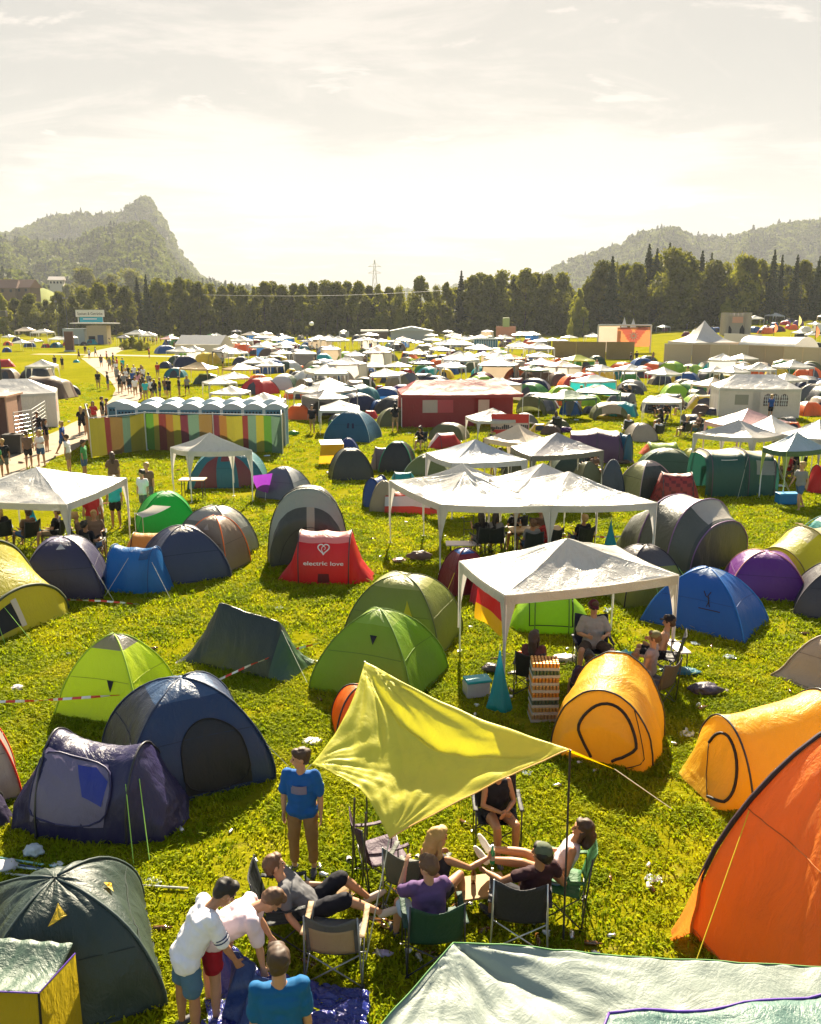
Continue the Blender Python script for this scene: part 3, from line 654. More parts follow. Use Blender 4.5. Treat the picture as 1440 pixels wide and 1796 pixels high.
def loft(l, r, base, top, hoops, colr, label, rz=0, dr=1.0, e_=1.0, sag=0.05, amp=0.02, res=(48, 30), colf=None, sleeves=None, sleevecol=None, patches=(), lines=(), guys=(), group=None,
         name='tunnel_tent', trans=0.35, fu=5, fv=9, rough=.42, hk=1.0, thick=0.016, rect=None):
    """hoops in units: x and halfwidth as share of W, height as share of H; seen box gives W and H"""
    c, W, H = fitpt(l, r, base, top, dr); e = empty(name, c, R(rz), label, 'tent', group); H *= hk
    hp = [(h[0] * W, h[1] * W, h[2] * H, h[3] * W) + ((h[4] * W,) if len(h) > 4 else ()) for h in hoops]
    S = Surf(loft_fn(hp, e_, sag), amp, rnd.random() * 50, fu, fv); bm_ = cloth('tent_%s' % (colr,), colr, trans, rough)
    cm_ = {}
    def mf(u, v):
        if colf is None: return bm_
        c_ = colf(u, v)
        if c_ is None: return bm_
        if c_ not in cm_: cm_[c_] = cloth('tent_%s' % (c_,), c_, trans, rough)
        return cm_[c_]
    mb = MB()
    if rect: # leave out a rectangle (open front)
        u0, u1, v0, v1 = rect; nu, nv = res; tmp = MB(); tmp.grid(lambda i, j: S.at(i, j), nu, nv, matf=mf); keep = [q for q in range(len(tmp.f)) if not (u0 < ((q // nv) + .5) / nu < u1 and v0 < ((q % nv) + .5) / nv < v1)]
        mb.v = tmp.v; mb.mats = tmp.mats; mb.f = [tmp.f[q] for q in keep]; mb.m = [tmp.m[q] for q in keep]
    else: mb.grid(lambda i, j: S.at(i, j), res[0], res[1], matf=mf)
    mb.build('flysheet', e, smooth_=True); n = len(hoops) - 1
    for q in (sleeves if sleeves is not None else range(1, n)):
        mb = MB(); S.line(mb, [(q / n, 0), (q / n, 1)], thick, flat('sleeve_%s' % (sleevecol,), sleevecol, .6) if sleevecol else MPOLE, 0.006, 30); mb.build('pole', e, smooth_=True)
    for (nm, poly, m_, off) in patches: mb = MB(); S.patch(mb, poly, m_, off, 5, 5); mb.build(nm, e, smooth_=True)
    for (nm, uvs, rad, m_, closed) in lines: mb = MB(); S.line(mb, uvs, rad, m_, 0.018, 4, closed); mb.build(nm, e, smooth_=True)
    for (u, v, dx_, dy_, m_) in guys: p = S.at(u, v); guy(e, p, (p.x + dx_, p.y + dy_, 0.0), m_)
    return e, S, W, H
def popup(l, r, base, top, colr, label, rz=0, dr=0.62, lean=0.06, body=0.30, endh=0.62, **k):
    """throw tent: two leaning hoops and low tapered ends, door on the long side (v near 0)"""
    hoops = [(-0.5, 0.06, 0.02, 0), (-body, dr * .44, 0.93, -lean * .3), (body, dr * .44, 0.93, lean * .3), (0.5, 0.06, 0.02, 0)]
    hoops = [(-0.5, 0.10, 0.02, 0), (-0.42, dr * .30, 0.42, 0), (-body, dr * .46, 1.0, 0), (0, dr * .48, 0.95, 0), (body, dr * .46, 1.0, 0), (0.42, dr * .30, 0.42, 0), (0.5, 0.10, 0.02, 0)]
    k.setdefault('sleeves', [2, 4]); return loft(l, r, base, top, hoops, colr, label, rz, dr, name='popup_tent', **k)
# ---------------------------------------------------------------- gazebos
def foil_mat(name, c, trans=0.25, rough=0.3, tint=None, bs=.55):
    key = ('foil', name)
    if key in _M: return _M[key]
    t = NT(name); tcn = t.n('ShaderNodeTexCoord').outputs['Object']
    n1 = t.noise(2.4, 6, 0.65, 1.5, tcn); n2 = t.noise(26, 3, 0.6, 1.0, tcn); n3 = t.noise(1.2, 4, 0.6, 0.5, tcn)
    a = t.n('ShaderNodeMath', operation='MULTIPLY_ADD'); t.l(n2, a.inputs[0]); a.inputs[1].default_value = 0.16; t.l(n1, a.inputs[2]); nor = t.bump(a.outputs[0], bs, 0.08)
    gr = t.n('ShaderNodeMapRange'); gr.inputs['From Min'].default_value = .5; gr.inputs['From Max'].default_value = .72; gr.inputs['To Max'].default_value = .35; t.l(t.noise(1.9, 7, .75, 1.5, t.n('ShaderNodeNewGeometry').outputs['Position']), gr.inputs[0])
    col = t.mix(gr.outputs[0], t.mix(n3, tuple(x * .86 for x in c), c), (c[0] * .62, c[1] * .57, c[2] * .48)); b = t.bsdf(col, rough, 0.55, 0, nor); tr = t.n('ShaderNodeBsdfTranslucent'); t.l(col, tr.inputs[0])
    s = t.n('ShaderNodeMixShader'); s.inputs[0].default_value = trans; t.l(b, s.inputs[1]); t.l(tr.outputs[0], s.inputs[2]); _M[key] = t.done(s.outputs[0]); return _M[key]
MGAZ = foil_mat('white_awning', (0.56, 0.54, 0.51)); MGAZP = foil_mat('pale_grey_awning', (0.46, 0.47, 0.50), 0.15); MGAZG = foil_mat('dark_grey_awning', (0.14, 0.13, 0.13), 0.1); MGAZB = foil_mat('beige_awning', (0.60, 0.50, 0.40))
MGAZR = foil_mat('dark_red_awning', (0.30, 0.035, 0.04), 0.3, 0.4); MGAZGR = foil_mat('green_awning', (0.06, 0.14, 0.07), 0.3, .4); MGAZBL = foil_mat('blue_grey_awning', (0.34, 0.42, 0.48), 0.2)
def gazebo_geo(e, A, ez, pz, mat, legs=True, ridge=0.0, drape=True, amp=0.03, res=14, valance=0.20, legmat=None, drapecol=None, tuck=None, valmat=None, sag=0.06, seed=None):
    """A: four eave corners (x, y) in order, local; ez, pz eave and peak height"""
    A = [Vector((p[0], p[1], 0)) for p in A]; C = (A[0] + A[1] + A[2] + A[3]) / 4; sd_ = seed if seed is not None else rnd.random() * 90
    ra = C + ((A[0] + A[3]) / 2 - C) * ridge; rb = C + ((A[1] + A[2]) / 2 - C) * ridge
    mb = MB()
    for k in range(4):
        a, b = A[k], A[(k + 1) % 4]; ta, tb = {0: (ra, rb), 1: (rb, rb), 2: (rb, ra), 3: (ra, ra)}[k]
        def fn(i, j, a=a, b=b, ta=ta, tb=tb, k=k):
            p0 = a.lerp(b, i); p1 = ta.lerp(tb, i); p = p0.lerp(p1, j); z = ez + (pz - ez) * j
            z -= sag * math.sin(math.pi * j) * (1 + math.sin(math.pi * i)) * .8; ed = math.sin(math.pi * min(1, i)) * (1 - j) + math.sin(math.pi * j) * .6
            z += amp * mnoise.noise(Vector((p.x * 2.1, p.y * 2.1, sd_))) * (ed + .2) - 0.05 * math.sin(math.pi * i) * (1 - j)
            z += amp * .8 * (0.4 - abs(mnoise.noise(Vector((i * 9, j * 1.5, sd_ + k * 7))))) * math.sin(math.pi * j)
            if j < 1e-6: z = ez - 0.05 * math.sin(math.pi * i)
            return (p.x, p.y, z)
        mb.grid(fn, res, res, mat)
    mb.build('roof', e, smooth_=False)
    mb = MB()
    for k in range(4):
        a, b = A[k], A[(k + 1) % 4]; ed = (b - a).normalized(); o_ = Vector((ed.y, -ed.x, 0)); o_ = o_ if o_.dot(a - C) > 0 else -o_
        def fn(i, j, a=a, b=b, k=k, o_=o_):
            p = a.lerp(b, i) + o_ * (0.012 + 0.012 * mnoise.noise(Vector((i * 12, j * 2, sd_ + k))))
            return (p.x, p.y, ez + 0.006 - 0.05 * math.sin(math.pi * i) * (1 - .2 * j) - valance * j)
        mb.grid(fn, res, 2, valmat or mat)
    mb.build('valance', e, smooth_=True)
    if legs:
        for k in range(4):
            p = A[k] + (C - A[k]).normalized() * 0.03; mb = MB(); mb.tube([(p.x, p.y, 0.0), (p.x, p.y, ez - .01)], 0.021, legmat or MLEG, 6); mb.box((p.x, p.y, .01), (.1, .1, .012), legmat or MLEG)
            if drape:
                for q in (1, 3):
                    d = (A[(k + q) % 4] - A[k]).normalized(); o_ = (A[k] - C); o_.normalize()
                    def fn(i, j, p=p, d=d, o_=o_):
                        wd = 0.035 + 0.26 * max(0, 1 - j * 1.15) ** 1.6
                        x = p + d * (wd * i - 0.02) + o_ * 0.03; return (x.x, x.y, ez - .02 - j * (ez - .55))
                    mb.grid(fn, 2, 8, drapecol or valmat or mat)
            mb.build('leg', e)
def gazebo_px(L, F, Rr, label, ez=2.0, pz=2.62, mat=None, group=None, name='gazebo', **k):
    """eave corners seen at photo pixels left, front, right"""
    pl, pf, pr = P(*L, ez), P(*F, ez), P(*Rr, ez); pb = pl + pr - pf; c = (pl + pr) / 2; gz_ = zg(c.x, c.y)
    e = empty(name, (c.x, c.y, 0), 0, label, 'gazebo', group); gazebo_geo(e, [p - Vector((c.x, c.y, 0)) for p in (pf, pr, pb, pl)], ez, pz, mat or MGAZ, **k); return e
# ================================================================ BUILDERS: people
def capsule(mb, a, b, r1, r2, n=12, M=None, sx=1.0):
    a, b = Vector(a), Vector(b); d = b - a; L = d.length
    q = d.to_track_quat('Z', 'Y').to_matrix().to_4x4() if L > 1e-6 else Matrix.Identity(4); vs = []; fs = []; rings = []
    for k in range(5): t = math.pi / 2 * (1 - k / 4); rings.append((-r1 * math.sin(t), r1 * math.cos(t)))
    for k in range(5): t = math.pi / 2 * (k / 4); rings.append((L + r2 * math.sin(t), r2 * math.cos(t)))
    for z, r in rings:
        for k in range(n): t = 2 * math.pi * k / n; vs.append(Vector((r * math.cos(t) * sx, r * math.sin(t), z)))
    for i in range(len(rings) - 1):
        for k in range(n): fs.append((i * n + k, i * n + (k + 1) % n, (i + 1) * n + (k + 1) % n, (i + 1) * n + k))
    T = Matrix.Translation(a) @ q
    mb.add(vs, fs, None, (M @ T) if M is not None else T)
def ellip(mb, c, r, M=None, n=16):
    vs = []; fs = []; m = n // 2
    for i in range(m + 1):
        t = math.pi * i / m
        for k in range(n): p = 2 * math.pi * k / n; vs.append(Vector((c[0] + r[0] * math.sin(t) * math.cos(p), c[1] + r[1] * math.sin(t) * math.sin(p), c[2] + r[2] * math.cos(t))))
    for i in range(m):
        for k in range(n): fs.append((i * n + k, (i + 1) * n + k, (i + 1) * n + (k + 1) % n, i * n + (k + 1) % n))
    mb.add(vs, fs, None, M)
def fuse(mb, name, mat, vox, folds=0.0, smooth_it=2, seed=0):
    me = mb.mesh('tmp'); o = bpy.data.objects.new('tmp', me); COL.objects.link(o); m = o.modifiers.new('r', 'REMESH'); m.mode = 'VOXEL'; m.voxel_size = vox; m.use_smooth_shade = True
    s = o.modifiers.new('s', 'SMOOTH'); s.iterations = smooth_it; s.factor = 0.5
    dg = bpy.context.evaluated_depsgraph_get(); ev = o.evaluated_get(dg); out = bpy.data.meshes.new_from_object(ev); bpy.data.objects.remove(o); bpy.data.meshes.remove(me); out.name = name
    if folds:
        n = len(out.vertices); co = np.empty(n * 3, np.float32); out.vertices.foreach_get('co', co); co = co.reshape(-1, 3); no = np.empty(n * 3, np.float32); out.vertices.foreach_get('normal', no); no = no.reshape(-1, 3)
        d = np.array([mnoise.noise(Vector((c[0] * 7, c[1] * 7, c[2] * 12 + seed))) + .5 * mnoise.noise(Vector((c[0] * 22, c[1] * 22, c[2] * 20 + seed))) for c in co]); co += no * (np.maximum(d, -.25) * folds + folds * .30)[:, None]; out.vertices.foreach_set('co', co.ravel())
    out.materials.clear(); out.materials.append(mat); out.polygons.foreach_set('use_smooth', np.ones(len(out.polygons), bool)); out.update(); return out
def skin_mat(name='skin', c=(0.46, 0.24, 0.14)):
    key = ('skin', name)
    if key in _M: return _M[key]
    t = NT(name); col = t.mix(t.noise(7, 3), tuple(x * .85 for x in c), tuple(x * 1.12 for x in c)); _M[key] = t.done(t.bsdf(col, 0.5, 0.4)); return _M[key]
SK = skin_mat(); SKT = skin_mat('tanned_skin', (0.38, 0.18, 0.09)); HBR = flat('brown_hair', (0.055, 0.03, 0.018), .6); HBL = flat('blond_hair', (0.38, 0.24, 0.09), .6); HDK = flat('dark_hair', (0.015, 0.011, 0.009), .6); HMB = flat('auburn_hair', (0.12, 0.06, 0.03), .6)
MEYE = flat('eye_dark', (0.02, 0.015, 0.012), .3); MLIP = flat('lips', (0.36, 0.12, 0.09), .5); MSHOE = flat('shoe_dark', (0.05, 0.05, 0.06), .6); MSOCK = flat('sock_white', (0.7, 0.68, 0.64), .8)
def fabric(name, c, rough=.8): return flat('fabric_' + name, c, rough, 0.2, 0, .1)
V = Vector
def unit(v): v = Vector(v); return v.normalized()
def person(loc, rz, label, pose, shirt=None, shorts=None, hair=HBR, hairlen=0, skin=SK, vox=0.012, sleeve=.55, leglen=.62, female=False, shoes=MSHOE, group=None, near=True, cap=None, scale=1.0, glasses=False, socks=False, shirtlen=0.0, dress=False, fist=False, cat='person', loose=0.0, name='person'):
    """pose: dict with pelvis (z), torso dir, head dir (face), arm/leg directions in the body frame: x right, y forward, z up"""
    g = lambda k, d: Vector(pose.get(k, d))
    pel = g('pelvis', (0, 0, 0.93)); up = g('torso', (0, 0.03, 1)).normalized(); side = g('side', (1, 0, 0)).normalized(); hside = g('hside', (1, 0, 0)).normalized()
    sh = 0.155 if female else 0.175; chest = pel + up * 0.34; nb = pel + up * 0.50; hd = g('neck', tuple(up)).normalized(); head = nb + hd * 0.172; face = g('face', (0, 1, 0)).normalized()
    J = {}
    for s_, n in ((-1, 'l'), (1, 'r')):
        shp = pel + up * 0.455 + side * sh * s_; hip = pel + hside * 0.09 * s_ - up * 0.02
        ua = unit(pose.get('ua' + n, (0.12 * s_, 0, -1))); fa = unit(pose.get('fa' + n, (0.08 * s_, 0.15, -1))); th = unit(pose.get('th' + n, (0.05 * s_, 0, -1))); sn = unit(pose.get('sn' + n, (0.02 * s_, -0.03, -1)))
        el = shp + ua * 0.285; wr = el + fa * 0.25; kn = hip + th * 0.43; an = kn + sn * 0.41; hdn = unit(pose.get('hd' + n, tuple(fa))); ft = unit(pose.get('ft' + n, (0.12 * s_, 1, 0))); J[n] = (shp, el, wr, hip, kn, an, hdn, ft, s_)
    b = MB(); bust = .02 if female else 0
    capsule(b, pel + hside * -.075, pel + hside * .075, .098, .098); capsule(b, pel, pel + up * .2, .115, .098 if not female else .085)
    capsule(b, pel + up * .2 - side * .04, chest - side * .075, .085, .098); capsule(b, pel + up * .2 + side * .04, chest + side * .075, .085, .098)
    capsule(b, chest - side * .08, chest + side * .08, .10, .10); capsule(b, pel + up * .43 - side * (sh - .05), pel + up * .43 + side * (sh - .05), .062, .062)
    capsule(b, nb - up * .05, head - hd * .05, .062, .054)
    # head: skull, jaw, nose, ears
    hz_ = (hd - face * hd.dot(face)); hz_ = hz_.normalized() if hz_.length > .1 else Vector((0, 0, 1)); hx = face.cross(hz_).normalized(); HM = Matrix((hx * 1.07, face * 1.07, hz_ * 1.07)).transposed().to_4x4(); HM.translation = head
    ellip(b, (0, -.008, .025), (.077, .097, .098), HM); ellip(b, (0, .022, -.045), (.058, .068, .072), HM); ellip(b, (0, .052, -.088), (.030, .030, .026), HM)
    capsule(b, (0, .088, .025), (0, .108, -.022), .010, .017, 8, HM); ellip(b, (0, .080, -.058), (.026, .018, .012), HM); capsule(b, (-.035, .082, .040), (.035, .082, .040), .014, .014, 8, HM)
    for q in (-1, 1): ellip(b, (q * .079, -.005, 0), (.012, .022, .033), HM)
    for n in 'lr':
        shp, el, wr, hip, kn, an, hdn, ft, s_ = J[n]; f_ = .88 if female else 1.0
        capsule(b, shp, shp + (el - shp) * .45, .056 * f_, .049 * f_); capsule(b, shp + (el - shp) * .4, el, .049 * f_, .037 * f_); capsule(b, el, el.lerp(wr, .35), .038 * f_, .041 * f_); capsule(b, el.lerp(wr, .35), wr, .041 * f_, .025)
        capsule(b, hip, hip.lerp(kn, .45), .092, .078); capsule(b, hip.lerp(kn, .4), kn, .080, .055); bk = (kn - hip).normalized() * .012
        capsule(b, kn, kn.lerp(an, .3), .054, .058); capsule(b, kn.lerp(an, .3), an, .058, .034)
        heel = an + (an - kn).normalized() * .045; capsule(b, heel - ft * .03, heel + ft * .12 + (an - kn).normalized() * .01, .034, .033); capsule(b, heel + ft * .12, heel + ft * .175, .034, .020)
        # hand
        pn = unit(pose.get('pn' + n, (-s_, 0.2, 0))); ac = hdn.cross(pn).normalized(); pn = ac.cross(hdn).normalized()
        k0 = wr + hdn * .085; capsule(b, wr + hdn * .02 - ac * .012, k0 - ac * .024, .017, .014); capsule(b, wr + hdn * .02 + ac * .012, k0 + ac * .024, .017, .014); capsule(b, wr + hdn * .03, k0, .018, .015)
        if near:
            cu = 1.0 if fist else .45
            for i, L_ in enumerate((.030, .034, .032, .025)):
                a0 = k0 + ac * (.030 - .020 * i); d1 = (hdn + pn * .25 * cu + ac * (.12 - .08 * i)).normalized(); d2 = (hdn + pn * 1.1 * cu).normalized(); d3 = (hdn * .6 + pn * 1.7 * cu).normalized()
                p1 = a0 + d1 * L_ * 1.15; p2 = p1 + d2 * L_ * .8; p3 = p2 + d3 * L_ * .6; capsule(b, a0, p1, .0095, .009, 8); capsule(b, p1, p2, .009, .0085, 8); capsule(b, p2, p3, .0085, .0075, 8)
            t0 = wr + hdn * .03 + ac * .02; t1 = t0 + (hdn * .7 + ac * .8 + pn * .4).normalized() * .042; t2 = t1 + (hdn + ac * .25 + pn * .4).normalized() * .032; capsule(b, t0, t1, .013, .011, 8); capsule(b, t1, t2, .011, .009, 8)
        else: capsule(b, k0, k0 + hdn * .05 + pn * .015, .022, .015)
    e = empty(name, loc, rz, label, cat, group); e.scale = (scale,) * 3
    link('body', fuse(b, 'body', skin, vox if not near else min(vox, .0095), 0, 2), e)
    if shirt:
        c = MB(); x = .009 + loose * .7
        capsule(c, pel + up * (.02 - shirtlen) - hside * .075, pel + up * (.02 - shirtlen) + hside * .075, .120 + x * .6, .120 + x * .6); capsule(c, pel + up * (.02 - shirtlen), pel + up * .2, .118 + x, .110 + x * 1.3)
        capsule(c, pel + up * .05 - side * .07, chest - side * .075, .092 + x, .100 + x); capsule(c, pel + up * .05 + side * .07, chest + side * .075, .092 + x, .100 + x)
        capsule(c, chest - side * .08, chest + side * .08, .10 + x, .10 + x); capsule(c, pel + up * .42 - side * (sh - .06), pel + up * .42 + side * (sh - .05), .066 + x * .8, .066 + x * .8)
        if sleeve > 0:
            for n in 'lr':
                shp, el = J[n][0], J[n][1]; wr = J[n][2]
                if sleeve <= 1: capsule(c, shp - up * .008, shp.lerp(el, sleeve), .057 + x * .9, .052 + x * 1.1)
                else: capsule(c, shp, el, .058 + x, .046 + x); capsule(c, el, el.lerp(wr, sleeve - 1), .046 + x, .036 + x)
        else:
            pass
        if dress:
            for n in 'lr': hip, kn = J[n][3], J[n][4]; capsule(c, hip, hip.lerp(kn, .6), .10 + x, .11 + x)
        link('shirt' if not dress else 'dress', fuse(c, 'shirt', shirt, max(vox, .013), .017, 3, rnd.random() * 9), e)
    if shorts:
        c = MB(); capsule(c, pel - hside * .070, pel + hside * .070, .108, .108)
        for n in 'lr':
            hip, kn, an = J[n][3], J[n][4], J[n][5]
            if leglen <= 1: capsule(c, hip, hip.lerp(kn, leglen), .104, .088 + loose * .5)
            else: capsule(c, hip, kn, .104, .074); capsule(c, kn, kn.lerp(an, leglen - 1), .072, .058)
        link('shorts' if leglen <= 1.2 else 'trousers', fuse(c, 'shorts', shorts, max(vox, .013), .015, 3, 3), e)
    if hair:
        c = MB(); ellip(c, (0, -.022, .040), (.084, .098, .094), HM); ellip(c, (0, .045, .095), (.060, .045, .034), HM)
        if hairlen == 0: ellip(c, (0, -.055, -.010), (.070, .056, .060), HM)
        if hairlen > 0:
            capsule(c, HM @ Vector((0, -.06, 0)), HM @ Vector((0, -.085, -.05)) , .085, .075, 12)
            a = HM @ Vector((0, -.085, -.05)); capsule(c, a, a - hd * hairlen - face * .03, .078, .045)
            for q in (-1, 1): a = HM @ Vector((q * .07, -.01, 0)); capsule(c, a, a - hd * hairlen * .8, .028, .018)
        link('hair', fuse(c, 'hair', hair, .010, .022, 0, rnd.random() * 9), e)
    if near:
        for q in (-1, 1):
            c = MB(); ellip(c, (q * .030, .086, .014), (.013, .009, .0075), HM, 10); c.build('eye', e, MEYE, True)
        c = MB(); ellip(c, (0, .092, -.058), (.021, .008, .006), HM, 10); c.build('mouth', e, MLIP, True)
    if glasses:
        c = MB(); ellip(c, (-.032, .092, .015), (.028, .012, .020), HM, 12); ellip(c, (.032, .092, .015), (.028, .012, .020), HM, 12); capsule(c, (-.08, 0, .02), (-.055, .085, .02), .004, .004, 6, HM); capsule(c, (.08, 0, .02), (.055, .085, .02), .004, .004, 6, HM); c.build('sunglasses', e, MZIP, True)
    if cap:
        c = MB(); ellip(c, (0, -.018, .062), (.089, .104, .088), HM); ellip(c, (0, .105 * cap[1], .052), (.066, .075, .010), HM); link('cap', fuse(c, 'cap', cap[0], .010, .002, 1), e)
    if shoes:
        for n in 'lr':
            shp, el, wr, hip, kn, an, hdn, ft, s_ = J[n]; dn = (an - kn).normalized(); heel = an + dn * .05; c = MB(); capsule(c, heel - ft * .035, heel + ft * .11, .044, .044); capsule(c, heel + ft * .11, heel + ft * .185, .044, .028)
            if socks: capsule(c, heel, an - dn * .04, .042, .040)
            link('shoe' if not socks else 'sock', fuse(c, 'shoe', shoes, .011, 0, 1), e)
    e['_j'] = 0; del e['_j']; return e, J, head, HM
# ================================================================ BUILDERS: camp furniture
def camp_chair(loc, rz, label, colr, mframe=None, group='folding camp chairs in the circle', accent=None, back=.52, W=.54, empty_arm=True, name='camp_chair'):
    e = empty(name, loc, rz, label, 'chair', group); mf = mframe or flat('chair_frame', (0.25, 0.26, 0.27), .4, .5, .5); fm = colr if not isinstance(colr, tuple) else cloth('chair_%s' % (colr,), colr, .3, .6); w = W / 2; am = accent or fm
    def bk(i, j): x = -w + W * i; return (x, -.20 - .13 * j - .05 * math.sin(math.pi * i), .40 + back * j - .03 * math.sin(math.pi * i) * j + (.02 * math.cos(2 * math.pi * i) if j > .9 else 0))
    def st(i, j): x = -w + W * i; return (x, -.20 + .46 * j, .40 + .05 * j - .06 * math.sin(math.pi * i) * math.sin(math.pi * (j * .8 + .1)))
    mb = MB(); mb.grid(bk, 10, 10, fm); o = mb.build('backrest', e, smooth_=True); solidify(o, .008)
    if accent:
        mb = MB(); mb.grid(lambda i, j: V(bk(.08 + .84 * i, .05 + .70 * j)) + V((0, -.008, 0)), 10, 8, accent); o = mb.build('back_panel', e, smooth_=True); solidify(o, .005)
    mb = MB(); mb.grid(st, 8, 8, fm); o = mb.build('seat', e, smooth_=True); solidify(o, .008)
    for s_ in (-1, 1):
        mb = MB(); mb.grid(lambda i, j: (s_ * (w + .035 - .03 * 2 * (i - .5)), -.26 + .52 * j, .64 - .03 * math.sin(math.pi * j)), 3, 8, am); o = mb.build('armrest', e, smooth_=True); solidify(o, .012)
    X = w + .03; r_ = .011
    for s_ in (-1, 1):
        mb = MB(); mb.tube([(s_ * X, -.24, 0.01), (s_ * w, -.33, .42 + back)], r_, mf, 6); mb.tube([(s_ * X, .27, 0.01), (s_ * X, .25, .63)], r_, mf, 6); mb.tube([(s_ * X, -.24, .02), (s_ * w, .26, .44)], r_ * .8, mf, 5); mb.tube([(s_ * X, .27, .02), (s_ * w, -.20, .40)], r_ * .8, mf, 5); mb.build('side_frame', e, smooth_=True)
    for y, z0, z1 in ((-.25, .02, .39), (.27, .02, .43)): mb = MB(); mb.tube([(-X, y, z0), (w, y + .02, z1)], r_ * .8, mf, 5); mb.tube([(X, y, z0), (-w, y + .02, z1)], r_ * .8, mf, 5); mb.build('cross_frame', e, smooth_=True)
    for sx in (-X, X):
        for sy in (-.24, .27): mb = MB(); mb.box((sx, sy, .012), (.05, .05, .024), MPOLE); mb.build('foot', e)
    return e
# ================================================================ NEAR TENTS
NAVY, INDIGO = (0.018, 0.028, 0.075), (0.030, 0.025, 0.085)
LIME, LIMEY, OLIVE = (0.34, 0.52, 0.02), (0.50, 0.62, 0.02), (0.20, 0.23, 0.03)
ORNG, AMBER, DKGR = (0.74, 0.22, 0.03), (0.85, 0.50, 0.035), (0.03, 0.05, 0.042)
def line_px(name, pts, rad, mat, label=None, cat=None, parent=None, group=None):
    mb = MB(); mb.tube(pts, rad, mat, 5); o = mb.build(name, parent, smooth_=True)
    if label: tag(o, label, cat, group)
    return o
# T1 dark green dome with yellow vents, bottom left
e, S, W, H = dome(-120, 330, 1870, 1543, DKGR, 'dark green dome tent with yellow vents and yellow porch, bottom left corner', rz=24, dr=.95, sag=.12, amp=.034, res=(96, 30), pw=.92, trans=.2, rough=.45,
     sleeve=(0.03, 0.05, 0.05), vent=[[(.10, .38), (.15, .34), (.13, .24)], [(.34, .42), (.38, .42), (.36, .34)]], ventcol=(0.75, 0.5, 0.03), ph=1.0)
mb = MB()   # porch: light green awning held over a yellow front
c0 = e.location; w2l = lambda p: Matrix.Rotation(-e.rotation_euler.z, 3, 'Z') @ (Vector(p) - Vector((c0.x, c0.y, 0)))
a, b, c_, d_ = P(-60, 1640, 1.15), P(128, 1655, 1.0), P(68, 1742, .98), P(-110, 1735, 1.05)
def fn(i, j):
    p = a.lerp(b, i).lerp(d_.lerp(c_, i), j); p = p + Vector((0, 0, -.07 * math.sin(math.pi * j) + .010 * math.sin(i * 34 + j * 3) * (1 - .4 * j))); return w2l(p)
mb.grid(fn, 30, 12, cloth('porch_green', (0.085, 0.14, 0.105), .3, .45)); o = mb.build('porch_awning', e, smooth_=True); solidify(o, .004)
mb = MB(); g1, g2, g3 = P(68, 1742, .98), P(132, 1672, 1.0), None
low = lambda p, dx=0, dy=0: Vector((p.x + dx, p.y + dy, 0.0))
mb.grid(lambda i, j: w2l(g1.lerp(g2, i).lerp(low(g1, .02, -.12).lerp(low(g2, .0, .0), i), j) + V((0, 0, .0))), 10, 10, cloth('porch_yellow', (0.55, 0.40, 0.02), .45)); mb.grid(lambda i, j: w2l(d_.lerp(g1, i).lerp(low(d_, 0, -.2).lerp(low(g1, .02, -.12), i), j)), 10, 10, cloth('porch_yellow', (0.55, 0.40, 0.02), .45))
mb.build('porch_front', e, smooth_=True); mb = MB(); mb.tube([w2l(g1 + V((0, 0, .004))), w2l(low(g1, .02, -.12))], .012, MZB if 'MZB' in globals() else MZIP, 5); mb.tube([w2l(d_), w2l(g1), w2l(g2)], .008, flat('purple_hem', (.10, .04, .30), .5), 5); mb.build('zip', e)
# T2 indigo pop-up tent with open door
e, S, W, H = loft(12, 338, 1488, 1290, [(-.5, .10, .02, 0), (-.44, .20, .34, 0), (-.24, .27, 1.0, 0), (.02, .27, .86, 0), (.27, .25, .93, 0), (.44, .18, .30, 0), (.50, .05, .02, 0)], INDIGO,
     'indigo pop-up tent with a big open door and pale violet inner, above the tent poles', rz=-9, dr=.62, amp=.03, res=(84, 34), sleeves=[2, 4], trans=.22, fu=9, fv=7, rough=.36,
     patches=[('door', [(.30, .07), (.58, .07), (.60, .22), (.57, .36), (.34, .38), (.31, .22)], cloth('inner_violet', (.23, .19, .30), .3), .014), ('mesh_window', [(.50, .20), (.575, .16), (.585, .27), (.53, .34), (.46, .34)], cloth('inner_blue', (.05, .07, .42), .4), .026)],
     lines=[('zip', [(.30, .07), (.58, .07), (.61, .22), (.57, .37), (.34, .39), (.30, .22)], .016, flat('indigo_sleeve', INDIGO, .5), True)], guys=[(.70, .32, .35, -.55, MROPEG), (.66, .25, .30, -.5, MROPEG)])
# T3 navy dome with arched door and side awning
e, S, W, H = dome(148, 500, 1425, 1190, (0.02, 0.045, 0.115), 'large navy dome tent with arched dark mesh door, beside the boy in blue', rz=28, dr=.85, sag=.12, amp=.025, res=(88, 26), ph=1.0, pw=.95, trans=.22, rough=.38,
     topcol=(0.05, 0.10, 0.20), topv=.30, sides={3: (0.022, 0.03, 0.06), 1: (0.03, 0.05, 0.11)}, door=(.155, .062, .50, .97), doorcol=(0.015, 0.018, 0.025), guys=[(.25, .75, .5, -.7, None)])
# T4 lime dome with grey cap
e, S, W, H = dome(107, 305, 1272, 1112, LIMEY, 'lime yellow dome tent with grey cap and small black triangle', rz=-16, dr=.8, sag=.14, amp=.014, res=(64, 22), pw=1.12, ph=1.15, trans=.5, topcol=(.22, .20, .21), topv=.30, vent=[[(.155, .62), (.185, .62), (.17, .72)]], sleeve=(0.35, .5, .03), flare=.06)
